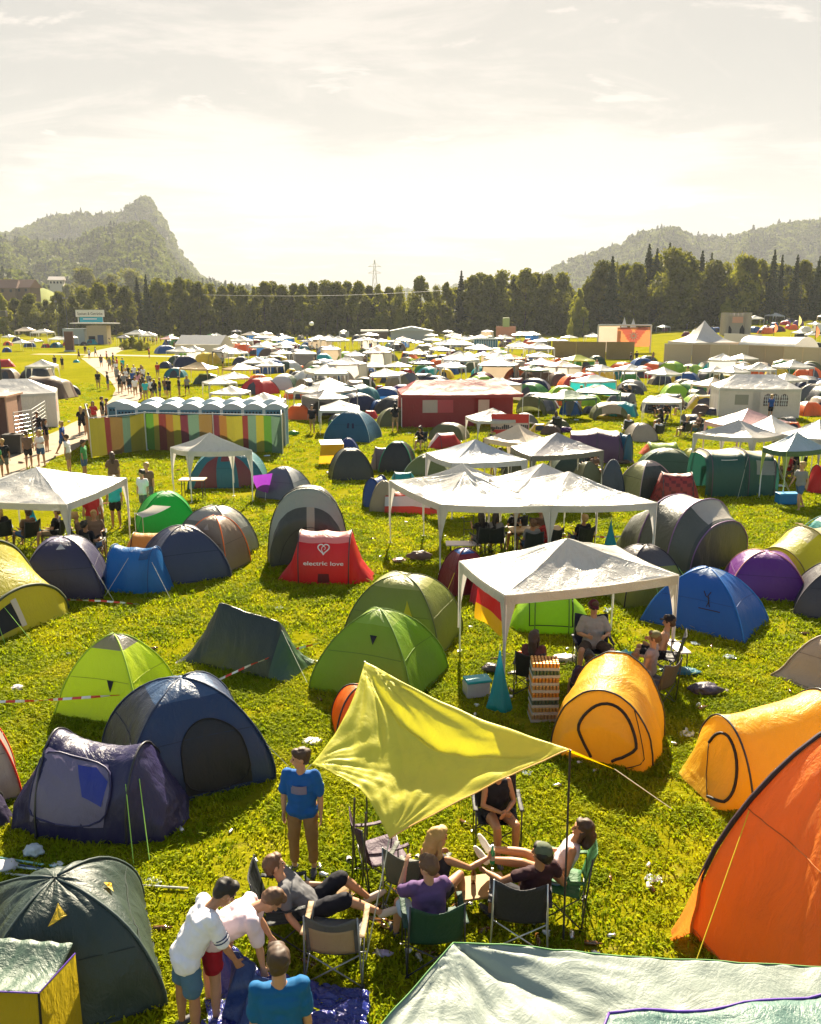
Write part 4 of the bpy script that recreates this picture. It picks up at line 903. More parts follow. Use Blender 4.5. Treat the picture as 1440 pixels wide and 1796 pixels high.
# T5 green dome behind the tarp
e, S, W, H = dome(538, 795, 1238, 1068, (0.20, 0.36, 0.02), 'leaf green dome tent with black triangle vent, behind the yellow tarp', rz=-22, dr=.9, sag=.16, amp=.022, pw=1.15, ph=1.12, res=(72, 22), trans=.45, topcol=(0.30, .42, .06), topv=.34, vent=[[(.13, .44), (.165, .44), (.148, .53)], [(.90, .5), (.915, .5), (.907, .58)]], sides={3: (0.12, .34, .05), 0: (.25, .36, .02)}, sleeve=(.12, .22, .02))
# T6 olive dome with the glow inside its open door painted as a yellow patch
e, S, W, H = dome(596, 820, 1152, 1008, OLIVE, 'olive green dome tent with yellow glow painted in its open door', rz=-20, dr=.8, sag=.05, amp=.016, res=(64, 20), pw=.72, trans=.35, topcol=(.36, .36, .10), topv=.28, sleeve=(.08, .09, .03))
mb = MB(); S.patch(mb, [(.17, .95), (.155, .70), (.175, .45), (.215, .95)], cloth('painted_glow_yellow', (.80, .62, .02), .6), .014); mb.build('inner_door', e); mb = MB(); S.patch(mb, [(.175, .97), (.17, .80), (.235, .80), (.24, .97)], MDARK, .02); mb.build('opening', e)
# T8 small orange tent behind the tarp
dome(576, 690, 1300, 1203, (0.8, .20, .01), 'small orange tent peeking out behind the left edge of the yellow tarp', rz=10, dr=.9, sag=.02, amp=.01, res=(32, 12), pw=.7, trans=.5, sleeve=(.02, .02, .02))
# T9 round orange pop-up under the white gazebo
MZB = flat('black_trim', (.012, .010, .010), .6)
ARC = lambda cu, cv, ru, rv, a0, a1, n=10: arc_uv(cu, cv, ru, rv, a0, a1, n)
e, S, W, H = loft(968, 1166, 1352, 1170, [(-.36, .20, .03, 0), (-.37, .40, .45, 0), (-.26, .46, .84, 0), (.02, .50, .90, 0), (.38, .47, 1.0, 0), (.62, .26, .35, 0), (.72, .1, .02, 0)], AMBER,
     'round amber pop-up tent with black-trimmed door, below the white gazebo', rz=66, dr=.9, amp=.016, res=(60, 36), sleeves=[2, 4], trans=.5, sag=.03, fu=5, fv=12,
     lines=[('door_trim', [(.02, .60), (.10, .66), (.20, .66), (.27, .56), (.295, .42), (.27, .30), (.19, .20), (.08, .22), (.02, .32)], .026, MZB, False), ('zip', [(.33, .30), (.20, .10), (.02, .05)], .008, MZB, False)])
# T10 amber pop-up at the right
e, S, W, H = loft(1200, 1500, 1418, 1222, [(-.50, .20, .02, 0), (-.44, .24, .22, 0), (-.30, .29, .82, -.03), (.02, .32, .86, 0), (.34, .33, 1.0, 0), (.48, .22, .40, 0), (.56, .08, .02, 0)], AMBER,
     'amber pop-up tent with oval black-edged door at its left end, behind the huge orange tent', rz=14, dr=.62, amp=.016, res=(70, 34), sleeves=[2, 4], trans=.5, sag=.03, fu=6, fv=8,
     lines=[('door_trim', [(.04, .30), (.10, .16), (.20, .12), (.28, .22), (.31, .36), (.295, .50), (.25, .56)], .024, MZB, False), ('zip', [(.04, .30), (.16, .46), (.25, .56)], .008, MZB, False)])
popup(1392, 1600, 1352, 1276, (.85, .28, .02), 'orange pop-up tent partly showing at the right edge between the amber and huge orange tents', rz=20, dr=.6, amp=.012, res=(40, 20), trans=.5, sleevecol=(.02, .02, .02))
# T11 huge orange tent
e, S, W, H = dome(1212, 1880, 1850, 1240, ORNG, 'huge orange tent filling the lower right edge with a black curved pole', rz=14, dr=.62, sag=.10, amp=.036, res=(110, 32), pw=1.15, ph=1.05, trans=.45, rough=.5, sr=.032, sleeve=(.03, .012, .02), guys=[(.76, .62, -1.0, -.55, MROPEY), (.25, .5, .6, -.6, MROPEY), (.06, .66, -.2, -.9, MROPEY)])
mb = MB(); S.line(mb, [(.0, .35), (.13, .62), (.25, .98)], .010, flat('seam', (.35, .07, .01), .6), .01, 14); mb.build('seam', e, smooth_=True)
mb = MB(); pA, pB, pC = S.at(.75, .80), S.at(.76, 1.0), S.at(.76, 1.0) + V((-.32, -.05, 0)); mb.grid(lambda i, j: pA.lerp(pB, i).lerp(pC + V((0, 0, .14 * (1 - i))), j) + V((0, .02 * math.sin(9 * i), .02 * math.sin(7 * j))), 8, 8, cloth('tent_%s' % (ORNG,), ORNG)); mb.build('skirt', e, smooth_=True)
# T12 pale green canopy in the foreground
MCAN = foil_mat('pale_green_sheet', (.36, .42, .37), .35, .5, bs=.25); MCAN2 = foil_mat('teal_sheet', (.13, .24, .21), .35, .45)
A_, B_, D_, C_ = P(795, 1653, 2.35), P(1700, 1706, 2.30), P(1900, 2100, 2.2), P(560, 1905, 2.15)
e = empty('canopy', (C_.x, C_.y, 0), 0, 'pale green plastic canopy roof with crinkled sheen across the bottom right', 'canopy'); o0 = V((C_.x, C_.y, 0))
def fn(i, j):
    p = A_.lerp(B_, i).lerp(C_.lerp(D_, i), j); r_ = math.hypot(i * 4, j * 1.2) + .08; a_ = math.atan2(j * 1.4, i * 4 + 1e-4)
    z = -.03 * math.sin(math.pi * i) * (1 - j) - .05 * math.sin(math.pi * min(1, j)) + .05 * mnoise.noise(V((a_ * 13, r_ * .8, 3))) * math.exp(-r_ * .9) * min(1, r_ * 2) + .018 * mnoise.noise(V((p.x * 5, p.y * 5, 2)))
    if i > 0 and j > 0: z -= .10 * math.exp(-((a_ - .42) / .10) ** 2) * math.exp(-r_ * .7)
    return p + V((0, 0, z)) - o0
mb = MB(); mb.grid(fn, 150, 70, MCAN); o = mb.build('roof', e, smooth_=True); solidify(o, .003)
mb = MB(); mb.tube([fn(i / 30, 0) for i in range(31)], .006, flat('green_hem', (.10, .26, .07), .6), 5); mb.build('hem', e, smooth_=True)
mb = MB(); mb.tube([fn(0, i / 30) for i in range(31)], .006, flat('green_hem', (.10, .26, .07), .6), 5); mb.build('hem', e, smooth_=True)
for q in (A_, C_): mb = MB(); p = q - o0; mb.tube([(p.x + .03, p.y - .05, 0), (p.x + .03, p.y - .05, p.z - .03)], .02, MSTEEL, 6); mb.build('leg', e)
E_, F_ = P(1068, 1777, 2.5), P(1640, 1700, 2.5)
e = empty('canopy', (E_.x, E_.y, 0), 0, 'darker teal canopy with purple edge at the very bottom right corner', 'canopy'); o1 = V((E_.x, E_.y, 0)); E2, F2 = E_ + V((-.55, -1.0, -.1)), F_ + V((.4, -1.9, -.1))
sl_ = lambda i, j: E_.lerp(F_, i).lerp(E2.lerp(F2, i), j) + V((0, 0, .02 * math.sin(18 * i) - .08 * math.sin(math.pi * i) + .02 * mnoise.noise(V((i * 8, j * 8, 1))))) - o1
mb = MB(); mb.grid(sl_, 50, 20, MCAN2); o = mb.build('roof', e, smooth_=True); solidify(o, .003); PUR = flat('purple_hem', (.10, .04, .30), .5)
mb = MB(); mb.tube([sl_(i / 20, 0) for i in range(21)], .009, PUR, 5); mb.build('hem', e, smooth_=True); mb = MB(); mb.tube([sl_(0, i / 20) for i in range(21)], .009, PUR, 5); mb.build('hem', e, smooth_=True)
mb = MB(); mb.tube([(.02, -.04, 0), (.02, -.04, 2.48)], .02, MSTEEL, 6); mb.build('leg', e)
# T7 yellow tarp
MTARP = cloth('yellow_tarp', (.88, .84, .13), .58, .45, .5, .35)
TK, TR_, TF, TL, TX = P(640, 1160, 2.6), P(1000, 1315, 2.36), P(683, 1471, 1.4), P(546, 1341, 1.9), P(1078, 1349, 1.65)
e = empty('tarp', (0.2, 9.2, 0), 0, 'yellow-green tarp stretched on thin poles over the seated friends', 'tarp'); oT = V((.2, 9.2, 0))
def tarp(i, j):
    # i: left->right pair, j: back->front
    p = TK.lerp(TR_, i).lerp(TL.lerp(TF, i), j)
    c = (TK + TR_ + TF + TL) / 4; w_ = 4 * i * (1 - i); h_ = 4 * j * (1 - j)
    e1 = TK.lerp(TR_, i) ; e2 = TL.lerp(TF, i); e3 = TK.lerp(TL, j); e4 = TR_.lerp(TF, j)
    p = p + (c - e1) * (.10 * w_ * (1 - j)) + (c - e2) * (.20 * w_ * j) + (c - e3) * (.10 * h_ * (1 - i)) + (c - e4) * (.05 * h_ * i)
    z = -.20 * w_ * h_
    for (ci, cj, n_, ph) in ((0, 0, 46, 0), (1, 0, 34, 1), (1, 1, 30, 2), (0, 1, 30, 3)):
        di, dj = abs(i - ci), abs(j - cj); rr_ = math.hypot(di, dj); aa = math.atan2(dj, di + 1e-5); z += (.040 if ph else .055) * mnoise.noise(V((aa * n_ * .24 + ph * 7, rr_ * 1.2, ph))) * math.exp(-rr_ * (2.4 if ph else 1.1)) * min(1, rr_ * 9)
    q = j - (.06 + .30 * i * (1 - i) * 2.2); z -= .13 * math.exp(-(q / .05) ** 2) * math.sin(math.pi * min(1, i * 1.02)) ** .7
    z += .02 * mnoise.noise(V((i * 7, j * 5, 3)))
    return p + V((0, 0, z)) - oT
mb = MB(); mb.grid(tarp, 110, 90, MTARP); o = mb.build('sheet', e, smooth_=True); solidify(o, .003)
def tri(i, j):
    a = (TK.lerp(TR_, .72)).lerp(TR_, i); p = a.lerp(TR_.lerp(TX, i), j); return p + V((0, 0, -.05 * math.sin(math.pi * i) - .03 * math.sin(math.pi * j))) - oT
mb = MB(); mb.grid(lambda i, j: V(tarp(.70 + .30 * i, 0)).lerp((TR_ * .55 + TX * .45 - oT) if i < 1 else (TX - oT), j) if False else V(tarp(.70 + .30 * i, 0)).lerp(V(tarp(.70, 0)).lerp(TX - oT, .35 + .65 * i), j), 12, 6, cloth('bright_yellow_tarp', (.85, .70, .01), .6)); o = mb.build('corner_flap', e, smooth_=True); solidify(o, .003)
HEM = flat('tarp_hem', (.75, .42, .12), .6); mb = MB(); mb.tube([tarp(1, k / 24) for k in range(25)], .008, HEM, 5); mb.build('hem', e, smooth_=True)
for (pt, ft) in ((TR_, P(988, 1648, 0)), (TK, V((TK.x, TK.y, 0))), (P(622, 1400, 1.7), P(618, 1535, 0)), (P(642, 1425, 1.6), P(636, 1548, 0))):
    mb = MB(); mb.tube([ft - oT, V(pt) - oT], .013, MPOLE, 6); mb.build('pole', e)
guy(e, TF - oT, P(640, 1692, 0) - oT, MROPE, .007); guy(e, TX - oT, P(1180, 1420, 0) - oT, MROPE); guy(e, TL - oT, P(505, 1385, 0) - oT)
# T13 dark green ridge tarp tent
e, S, W, H = loft(318, 548, 1186, 1056, [(-.52, .26, .03, 0), (-.24, .22, .93, 0), (.30, .22, .78, 0), (.50, .26, .03, 0)], (.014, .024, .02), 'dark green ridge tent made of a draped tarp, tied with red-white tape', rz=-24, dr=.55, e_=1.8, amp=.03, res=(64, 26), sleeves=[], trans=.05, fu=9, fv=5, rough=.4, sag=.03, guys=[(.72, .5, .9, -.5, None)],
     colf=lambda u, v: (.035, .08, .04) if u > .72 else None)
# T14 red pop-up with white heart and lettering
RED = (.62, .012, .015)
e, S, W, H = loft(488, 658, 1026, 930, [(-.50, .14, .02, 0), (-.36, .22, .38, 0), (-.26, .26, 1.0, -.005), (0, .26, .985, 0), (.26, .26, 1.0, .005), (.36, .22, .38, 0), (.50, .14, .02, 0)], RED, 'red pop-up tent printed with a white heart and white lettering', rz=-3, dr=.55, amp=.010, res=(72, 30), sleeves=[2, 4], trans=.4, fu=8, fv=5, e_=.8,
     colf=lambda u, v: (.72, .30, .27) if .32 < u < .68 and .30 < v < .60 else None)
def text_mesh(s, size, mat, ext=.002, bold=0):
    cu = bpy.data.curves.new('lettering', 'FONT'); cu.body = s; cu.size = size; cu.align_x = 'CENTER'; cu.extrude = ext; cu.offset = bold; o = bpy.data.objects.new('lettering', cu); COL.objects.link(o)
    dg = bpy.context.evaluated_depsgraph_get(); me = bpy.data.meshes.new_from_object(o.evaluated_get(dg)); bpy.data.objects.remove(o); me.materials.clear(); me.materials.append(mat); return me
MPRW = flat('white_print', (.75, .72, .70), .6); MPRK = flat('dark_print', (.02, .02, .03), .6)
def on_surf(S, me, cu, cv, su, sv, off=.014):
    """wrap a flat mesh (x, y in its own units) on a tent surface round (cu, cv)"""
    for v_ in me.vertices: v_.co = S.at(cu + v_.co.x * su, cv + v_.co.y * sv, off + v_.co.z)
    return me
me = text_mesh('electric love', 1.0, MPRW, 0, .012); link('lettering', on_surf(S, me, .50, .105, .054, .040), e)
mb = MB()
hp = []
for k in range(31):
    t = 2 * math.pi * k / 30; hp.append((.5 + .0027 * 16 * math.sin(t) ** 3 * .85, .240 + .0034 * (13 * math.cos(t) - 5 * math.cos(2 * t) - 2 * math.cos(3 * t) - math.cos(4 * t))))
S.line(mb, hp, .016, MPRW, .012, 2); S.line(mb, [(.5, .195), (.488, .225), (.490, .25), (.5, .26), (.512, .25), (.51, .232), (.503, .228)], .009, MPRW, .012, 3); mb.build('heart_print', e)
mb = MB(); S.patch(mb, [(.46, .005), (.54, .005), (.535, .05), (.465, .05)], flat('worn', (.12, .01, .01), .9), .008); mb.build('mud_stain', e)
# T15 tall dark grey-olive tent
e, S, W, H = loft(470, 612, 993, 852, [(-.30, .42, .03, 0), (-.28, .47, .62, 0), (-.12, .50, 1.0, 0), (.30, .48, .96, 0), (.55, .3, .5, 0), (.62, .2, .02, 0)], (.055, .055, .04), 'tall dark grey beach-shelter tent with pale edge, behind the red tent', rz=94, dr=.6, amp=.022, res=(48, 40), sleeves=[2], sleevecol=(.02, .02, .02), trans=.16, fu=4, fv=18, e_=.85,
     lines=[('seam', [(.02, .80), (.12, .72), (.18, .5), (.14, .3), (.02, .2)], .008, MZB, False)], colf=lambda u, v: (.30, .32, .27) if .30 < u < .46 else ((.34, .30, .22) if abs(v - .47) < .03 and u < .4 else None))
# left mid cluster
dome(226, 356, 940, 862, (.02, .42, .06), 'bright green dome tent with pale awning, behind the navy and beige domes', rz=20, dr=.9, amp=.012, res=(40, 16), trans=.5, topcol=(.35, .62, .35), topv=.2)
mb = MB(); aw = empty('tarp', P(262, 900, .9) * 1, 0, 'small white awning sheet in front of the bright green tent', 'awning'); aw.location.z = 0; q0 = V((aw.location.x, aw.location.y, 0)); ps = [P(236, 900, .85), P(268, 886, 1.1), P(300, 888, 1.0), P(250, 908, .75)]
mb.grid(lambda i, j: ps[0].lerp(ps[3], i).lerp(ps[1].lerp(ps[2], i), j) - q0 + V((0, 0, -.05 * math.sin(math.pi * j))), 8, 8, MGAZ); mb.build('sheet', aw, smooth_=True)
for q in (0, 3): mb = MB(); p = ps[q] - q0; mb.tube([(p.x, p.y, 0), tuple(p)], .012, MSTEEL, 5); mb.build('pole', aw)
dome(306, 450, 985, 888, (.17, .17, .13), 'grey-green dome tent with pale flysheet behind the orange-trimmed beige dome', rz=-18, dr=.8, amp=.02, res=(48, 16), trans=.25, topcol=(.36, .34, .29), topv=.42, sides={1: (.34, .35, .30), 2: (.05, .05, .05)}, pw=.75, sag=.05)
e, S, W, H = dome(322, 436, 1006, 905, (.33, .24, .17), 'beige dome tent trimmed with orange piping and a pale triangle', rz=-20, dr=.9, amp=.012, res=(48, 18), trans=.3, sleeve=(.85, .16, .02), pw=.78, sag=.05, vent=[[(.10, .42), (.15, .42), (.125, .30)]], ventcol=(.55, .42, .32), zipc=(.6, .1, .03))
e, S, W, H = dome(232, 412, 1028, 922, NAVY, 'dark navy dome tent with brown hem, behind the light blue pop-up tent', rz=26, dr=.8, amp=.018, res=(56, 18), trans=.2, topcol=(.20, .17, .16), topv=.20, sides={0: (.035, .045, .10)}, sleeve=(.10, .10, .13))
popup(218, 300, 968, 934, (.70, .32, .06), 'low orange tan tent tucked behind the dark navy dome', dr=.6, amp=.01, res=(30, 14))
e, S, W, H = popup(172, 304, 1042, 957, (.015, .16, .42), 'light blue pop-up tent with white guy lines, between the navy domes', rz=-12, dr=.55, amp=.012, res=(56, 26), trans=.45, sleevecol=(.01, .08, .25), e_=.9,
     patches=[('window', [(.58, .28), (.66, .28), (.66, .42), (.58, .42)], cloth('blue_dk', (.01, .07, .2), .2), .012), ('opening', [(.18, .06), (.30, .06), (.30, .30), (.20, .30)], cloth('bl_in', (.01, .10, .28), .3), .012), ('cloth', [(.13, .10), (.22, .06), (.20, .16)], cloth('bl_lt', (.05, .45, .75), .3), .03)], guys=[(.5, .30, -.45, -.5, MROPE), (.70, .3, .6, -.3, MROPE)])
e, S, W, H = dome(30, 195, 1060, 942, (.028, .024, .075), 'dark violet-navy dome tent with a grey triangle, in front of the left gazebo', rz=14, dr=.9, amp=.012, res=(56, 18), trans=.18, pw=.78, sag=.04, topcol=(.22, .2, .3), topv=.16, vent=[[(.11, .34), (.16, .34), (.135, .22)]], ventcol=(.35, .36, .42), guys=[(.25, .5, .6, -.6, MROPE)])
# T23 yellow tunnel with open front at the left edge
e, S, W, H = loft(-150, 90, 1120, 948, [(-.5, .3, .7, 0), (-.2, .42, .95, 0), (.10, .44, 1.0, 0), (.42, .42, .50, 0), (.5, .38, .02, 0)], (.52, .46, .02), 'yellow tunnel tent with open front and dark green trim at the left edge', rz=-24, dr=.8, amp=.012, res=(50, 24), sleeves=[2, 3], thick=.04, sleevecol=(.05, .06, .03), trans=.5, guys=[(.62, .35, .9, -.35, MROPEG), (.8, .35, .9, -.1, MROPEG)],
     patches=[('opening', [(.80, .12), (.96, .08), (.96, .42), (.80, .40)], MDARK, .014), ('mud_flap', [(.79, .40), (.97, .42), (.97, .46), (.79, .44)], flat('inner_pale', (.5, .42, .36), .8), .02)])
# T24 pale and red tent, left edge
dome(-140, 40, 1430, 1250, (.40, .34, .30), 'pale grey tent with a red seam at the left edge', rz=30, dr=.8, amp=.016, res=(44, 18), sleeve=(.7, .04, .02), trans=.35)
popup(-120, 14, 1460, 1392, (.05, .04, .09), 'dark tent hem lying flat beside the indigo pop-up at the left edge', dr=.5, res=(30, 14), amp=.02)
# right side
e, S, W, H = loft(1098, 1306, 1002, 868, [(-.40, .32, .02, 0), (-.36, .38, .72, -.03), (-.16, .44, .98, -.02), (.14, .46, .96, 0), (.42, .36, .60, .03), (.62, .26, .02, 0)], (.085, .09, .07), 'big grey-green tunnel tent with pale ridge panels, right of the white gazebo row', rz=124, dr=.8, amp=.018, res=(60, 40), sleeves=[1, 2, 3], sleevecol=(.20, .10, .22), trans=.18, fu=6, fv=10, e_=.85,
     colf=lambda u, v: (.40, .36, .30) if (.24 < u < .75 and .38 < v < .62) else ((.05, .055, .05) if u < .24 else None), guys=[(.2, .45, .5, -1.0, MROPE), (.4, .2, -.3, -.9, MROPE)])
e, S, W, H = dome(1062, 1198, 1066, 956, (.30, .30, .06), 'small tent with dark mesh arch above an olive base, behind the near gazebo', rz=12, dr=.8, amp=.01, res=(44, 16), trans=.4, topcol=(.10, .09, .10), topv=.52, pw=.75, sag=.05, sleeve=(.02, .01, .02), vent=[[(.16, .74), (.20, .74), (.20, .84), (.16, .84)]], ventcol=(.08, .08, .05), guys=[(.12, .6, -.1, -.7, MROPEG), (.25, .4, .8, -.3, MROPEG)])
BLUE = (.01, .12, .42)
e, S, W, H = dome(1126, 1352, 1118, 996, BLUE, 'bright blue dome tent with dark jumping figure logo, right of the near gazebo', rz=-38, dr=.75, amp=.018, pw=1.15, ph=1.1, res=(64, 20), trans=.4, topcol=(.22, .32, .50), topv=.26, sag=.13, sleeve=(.02, .16, .5), flare=.05)
mb = MB(); S.line(mb, [(.145, .50), (.155, .56), (.168, .58)], .012, MPRK, .016, 4); S.line(mb, [(.175, .50), (.163, .55), (.168, .68)], .012, MPRK, .016, 4); S.line(mb, [(.168, .60), (.158, .68)], .010, MPRK, .016, 4); mb.build('logo', e)
mb = MB(); S.line(mb, [(.135, .71), (.20, .71)], .012, MPRK, .016, 8); mb.build('lettering', e); mb = MB(); S.patch(mb, [(.90, .98), (.92, .55), (.945, .5), (.955, .98)], cloth('grey_panel', (.10, .10, .10), .2), .012); mb.build('panel', e)
dome(1266, 1418, 1056, 967, (.13, .015, .20), 'plain purple dome tent between the blue dome and the yellow tent', rz=-14, dr=.8, amp=.01, res=(48, 16), trans=.25, pw=.72, sag=.04, sleeve=(.45, .18, .15))
e, S, W, H = loft(1322, 1500, 1028, 924, [(-.5, .3, .03, 0), (-.32, .34, .62, 0), (0, .40, 1.0, 0), (.35, .38, .9, 0), (.5, .3, .05, 0)], (.55, .52, .02), 'yellow tunnel tent with clear arched window, behind the purple dome', rz=24, dr=.8, amp=.012, res=(48, 24), trans=.5, sleevecol=(.2, .17, .03), patches=[('window', [(.14, .14), (.24, .14), (.24, .34), (.14, .34)], cloth('yw_in', (.75, .72, .05), .6), .012)],
     colf=lambda u, v: (.62, .56, .35) if .36 < v < .62 and u > .4 else None)
dome(1420, 1520, 962, 902, (.12, .42, .40), 'teal tent with white top peeking in at the right edge', rz=10, res=(30, 12), topcol=(.7, .72, .68), topv=.5)
dome(1378, 1600, 1100, 985, (.045, .04, .05), 'charcoal dome tent with crumpled pale hem at the right edge', rz=-24, dr=.8, amp=.014, res=(48, 16), trans=.15)
mb = MB(); hm_ = [P(1382 + 10 * k, 1086 + .9 * k + 3 * math.sin(k), .05) for k in range(8)]; 
dome(1376, 1580, 1222, 1108, (.48, .38, .27), 'beige canvas tent with bundled flap at the right edge', rz=34, dr=.8, amp=.02, res=(48, 18), trans=.3, flare=.2)
# T35 dark red dome with blue rag near the gazebo
e, S, W, H = dome(768, 862, 1046, 962, (.20, .015, .025), 'dark red dome tent with a blue cloth over its top, behind the near gazebo leg', rz=20, dr=.9, amp=.012, res=(44, 16), trans=.35, topcol=(.02, .12, .40), topv=.26, pw=.78, guys=[(.0, .6, -.5, -.4, MROPEY)])
e, S, W, H = popup(820, 905, 1060, 985, (.50, .02, .05), 'pinkish red pop-up tent seen through the left side of the near gazebo', rz=30, dr=.6, amp=.01, res=(36, 16), trans=.4)
e, S, W, H = loft(893, 1040, 1112, 1030, [(-.5, .12, .02, 0), (-.40, .26, .45, 0), (-.2, .32, .95, 0), (.2, .32, .95, 0), (.40, .26, .45, 0), (.5, .12, .02, 0)], (.30, .52, .015), 'lime green pop-up tent with rectangular black-framed door, under the near gazebo', rz=-6, dr=.6, amp=.010, res=(56, 24), sleeves=[2, 3], sleevecol=(.1, .2, .02), trans=.5, e_=.85,
     lines=[('door_trim', [(.34, .06), (.34, .40)], .012, MZB, False), ('door_trim', [(.64, .06), (.64, .42)], .018, MZB, False), ('door_trim', [(.34, .06), (.64, .06)], .012, MZB, False), ('door_trim', [(.34, .40), (.64, .40)], .016, MZB, False)])
# ---------------------------------------------------------------- mid tents by name
e, S, W, H = dome(325, 476, 858, 786, (.02, .15, .17), 'teal dome tent with dark red front panels, under the small white gazebo', rz=8, dr=.9, amp=.010, res=(44, 16), trans=.25, pw=.78, sag=.04)
for poly in ([(.02, .98), (.04, .5), (.08, .3), (.095, .98)], [(.165, .98), (.165, .3), (.20, .5), (.235, .98)], [(.10, .48), (.10, .28), (.16, .28), (.16, .48)]): mb = MB(); S.patch(mb, poly, cloth('brick_red', (.17, .035, .03), .2), .012); mb.build('front_panel', e)
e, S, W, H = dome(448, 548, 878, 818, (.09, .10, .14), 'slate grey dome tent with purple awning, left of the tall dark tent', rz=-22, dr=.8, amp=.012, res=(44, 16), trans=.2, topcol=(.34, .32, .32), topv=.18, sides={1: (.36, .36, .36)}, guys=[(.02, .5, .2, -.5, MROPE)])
mb = MB(); q0 = e.location.copy(); ps = [P(440, 835, .9), P(478, 830, 1.1), P(470, 865, .25), P(452, 860, .3)]; i3 = Matrix.Rotation(-e.rotation_euler.z, 3, 'Z'); mb.grid(lambda i, j: i3 @ (ps[0].lerp(ps[1], i).lerp(ps[3].lerp(ps[2], i), j) - q0), 6, 6, cloth('violet_awn', (.22, .03, .36), .4)); mb.build('awning', e)
e, S, W, H = dome(568, 670, 776, 719, (.012, .10, .17), 'petrol blue dome tent with two dark windows and pale ridge, in open grass', rz=-14, dr=.9, amp=.012, res=(44, 16), trans=.25, pw=1.0, sides={3: (.10, .25, .30)}, sleeve=(.4, .5, .52), vent=[[(.12, .58), (.135, .58), (.135, .70), (.12, .70)], [(.155, .58), (.17, .58), (.17, .70), (.155, .70)]], ventcol=(.01, .02, .06))
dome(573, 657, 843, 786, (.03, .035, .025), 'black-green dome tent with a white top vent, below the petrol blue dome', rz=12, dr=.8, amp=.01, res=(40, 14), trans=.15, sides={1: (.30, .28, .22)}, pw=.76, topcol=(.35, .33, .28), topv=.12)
dome(590, 632, 812, 768, (.03, .06, .20), 'small navy dome tent wedged behind the black-green dome', dr=.9, res=(30, 12))
popup(648, 700, 826, 783, (.20, .15, .16), 'mauve grey tent side joined to the green-edged dome', rz=8, dr=.6, res=(30, 14))
dome(664, 732, 830, 774, (.025, .025, .025), 'near-black dome tent with a green edge and white tip', rz=-10, dr=.8, res=(40, 14), sleeve=(.02, .30, .14), topcol=(.7, .7, .66), topv=.12, pw=.74)
e = empty('box_tent', P(578, 812, 0), R(12), 'small yellow cloth box shelter left of the black-green dome', 'shelter'); mb = MB()
mb.grid(lambda i, j: (-.55 + 1.1 * i + .1 * j, -.3 - .15 * j, .95 * j + .02), 8, 6, cloth('mustard', (.62, .36, .02), .4)); mb.grid(lambda i, j: (.55 + .1 * j - .02, -.3 + .9 * i - .15 * j, .95 * j + .02), 6, 6, cloth('mustard', (.62, .36, .02), .4)); mb.grid(lambda i, j: (-.45 + 1.1 * i, -.45 + .95 * j, .97 + .1 * j), 8, 8, cloth('pale_pink', (.6, .48, .42), .3)); mb.build('sheet', e, smooth_=True)
dome(706, 800, 838, 796, (.16, .18, .05), 'olive dome tent with a pale stripe, left behind the blue-grey gazebo', rz=-12, dr=.8, res=(40, 14), sleeve=(.4, .42, .3), trans=.3)
popup(634, 688, 890, 836, (.012, .055, .24), 'round royal blue pop-up tent left of the camouflage tent', rz=60, dr=.8, res=(36, 18), amp=.01, trans=.3)
e, S, W, H = dome(648, 700, 898, 843, (.34, .28, .17), 'camouflage patterned tent beside the red-white-red flag tent', rz=0, dr=.9, res=(36, 14), trans=.25)
mb = MB()
for k in range(14): cu, cv = rnd.uniform(.02, .98), rnd.uniform(.3, .9); S.patch(mb, [(cu, cv), (cu + .03, cv + .02), (cu + .035, cv + .08), (cu + .005, cv + .09)], flat('camo', (.13, .10, .05), .8), .01, 2, 2)
mb.build('camo_blotches', e)
e, S, W, H = loft(676, 775, 902, 850, [(-.5, .3, .7, 0), (0, .34, .8, 0), (.42, .32, .5, 0), (.5, .3, .02, 0)], (.70, .06, .02), 'low tent draped with a red-white-red flag, under the gazebo row', rz=-4, dr=.6, e_=1.4, amp=.008, res=(40, 24), sleeves=[], trans=.4, colf=lambda u, v: (.72, .68, .62) if .17 < v < .33 or .67 < v < .83 else None)
mb = MB(); S.patch(mb, [(.58, .15), (.66, .15), (.66, .34), (.58, .34)], flat('eagle', (.25, .08, .03), .7), .012, 2, 3); mb.build('emblem', e)
popup(683, 730, 845, 828, (.02, .30, .32), 'teal groundsheet roll behind the left corner of the gazebo row', dr=.5, res=(24, 12))
# dark green family tunnel at the right
e, S, W, H = loft(1218, 1348, 870, 788, [(-.5, .35, .92, 0), (-.42, .38, 1.0, 0), (.02, .38, 1.0, 0), (.08, .38, 1.02, 0), (.44, .37, .93, 0), (.5, .36, .84, 0)], (.012, .075, .055), 'dark green family tunnel tent with a grey square window', rz=3, dr=.7, e_=.55, amp=.012, res=(60, 30), sleeves=[1, 3, 4], sleevecol=(.10, .06, .09), trans=.25,
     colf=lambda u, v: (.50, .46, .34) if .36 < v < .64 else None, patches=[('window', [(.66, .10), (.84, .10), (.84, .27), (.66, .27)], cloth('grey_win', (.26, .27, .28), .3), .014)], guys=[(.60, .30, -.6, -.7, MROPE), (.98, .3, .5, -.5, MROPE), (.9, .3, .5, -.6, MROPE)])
mb = MB(); S.line(mb, [(.26, .27), (.36, .27)], .014, MPRW, .014, 8); mb.build('lettering', e)
popup(1143, 1228, 882, 828, (.34, .035, .03), 'red plaid pop-up tent in front of the family tunnel tent', rz=-6, dr=.6, amp=.014, res=(40, 18), e_=.8, colf=lambda u, v: (.62, .34, .30) if .38 < v < .6 and .25 < u < .75 else ((.16, .02, .02) if int(u * 24 + v * 18) % 3 == 0 else None))
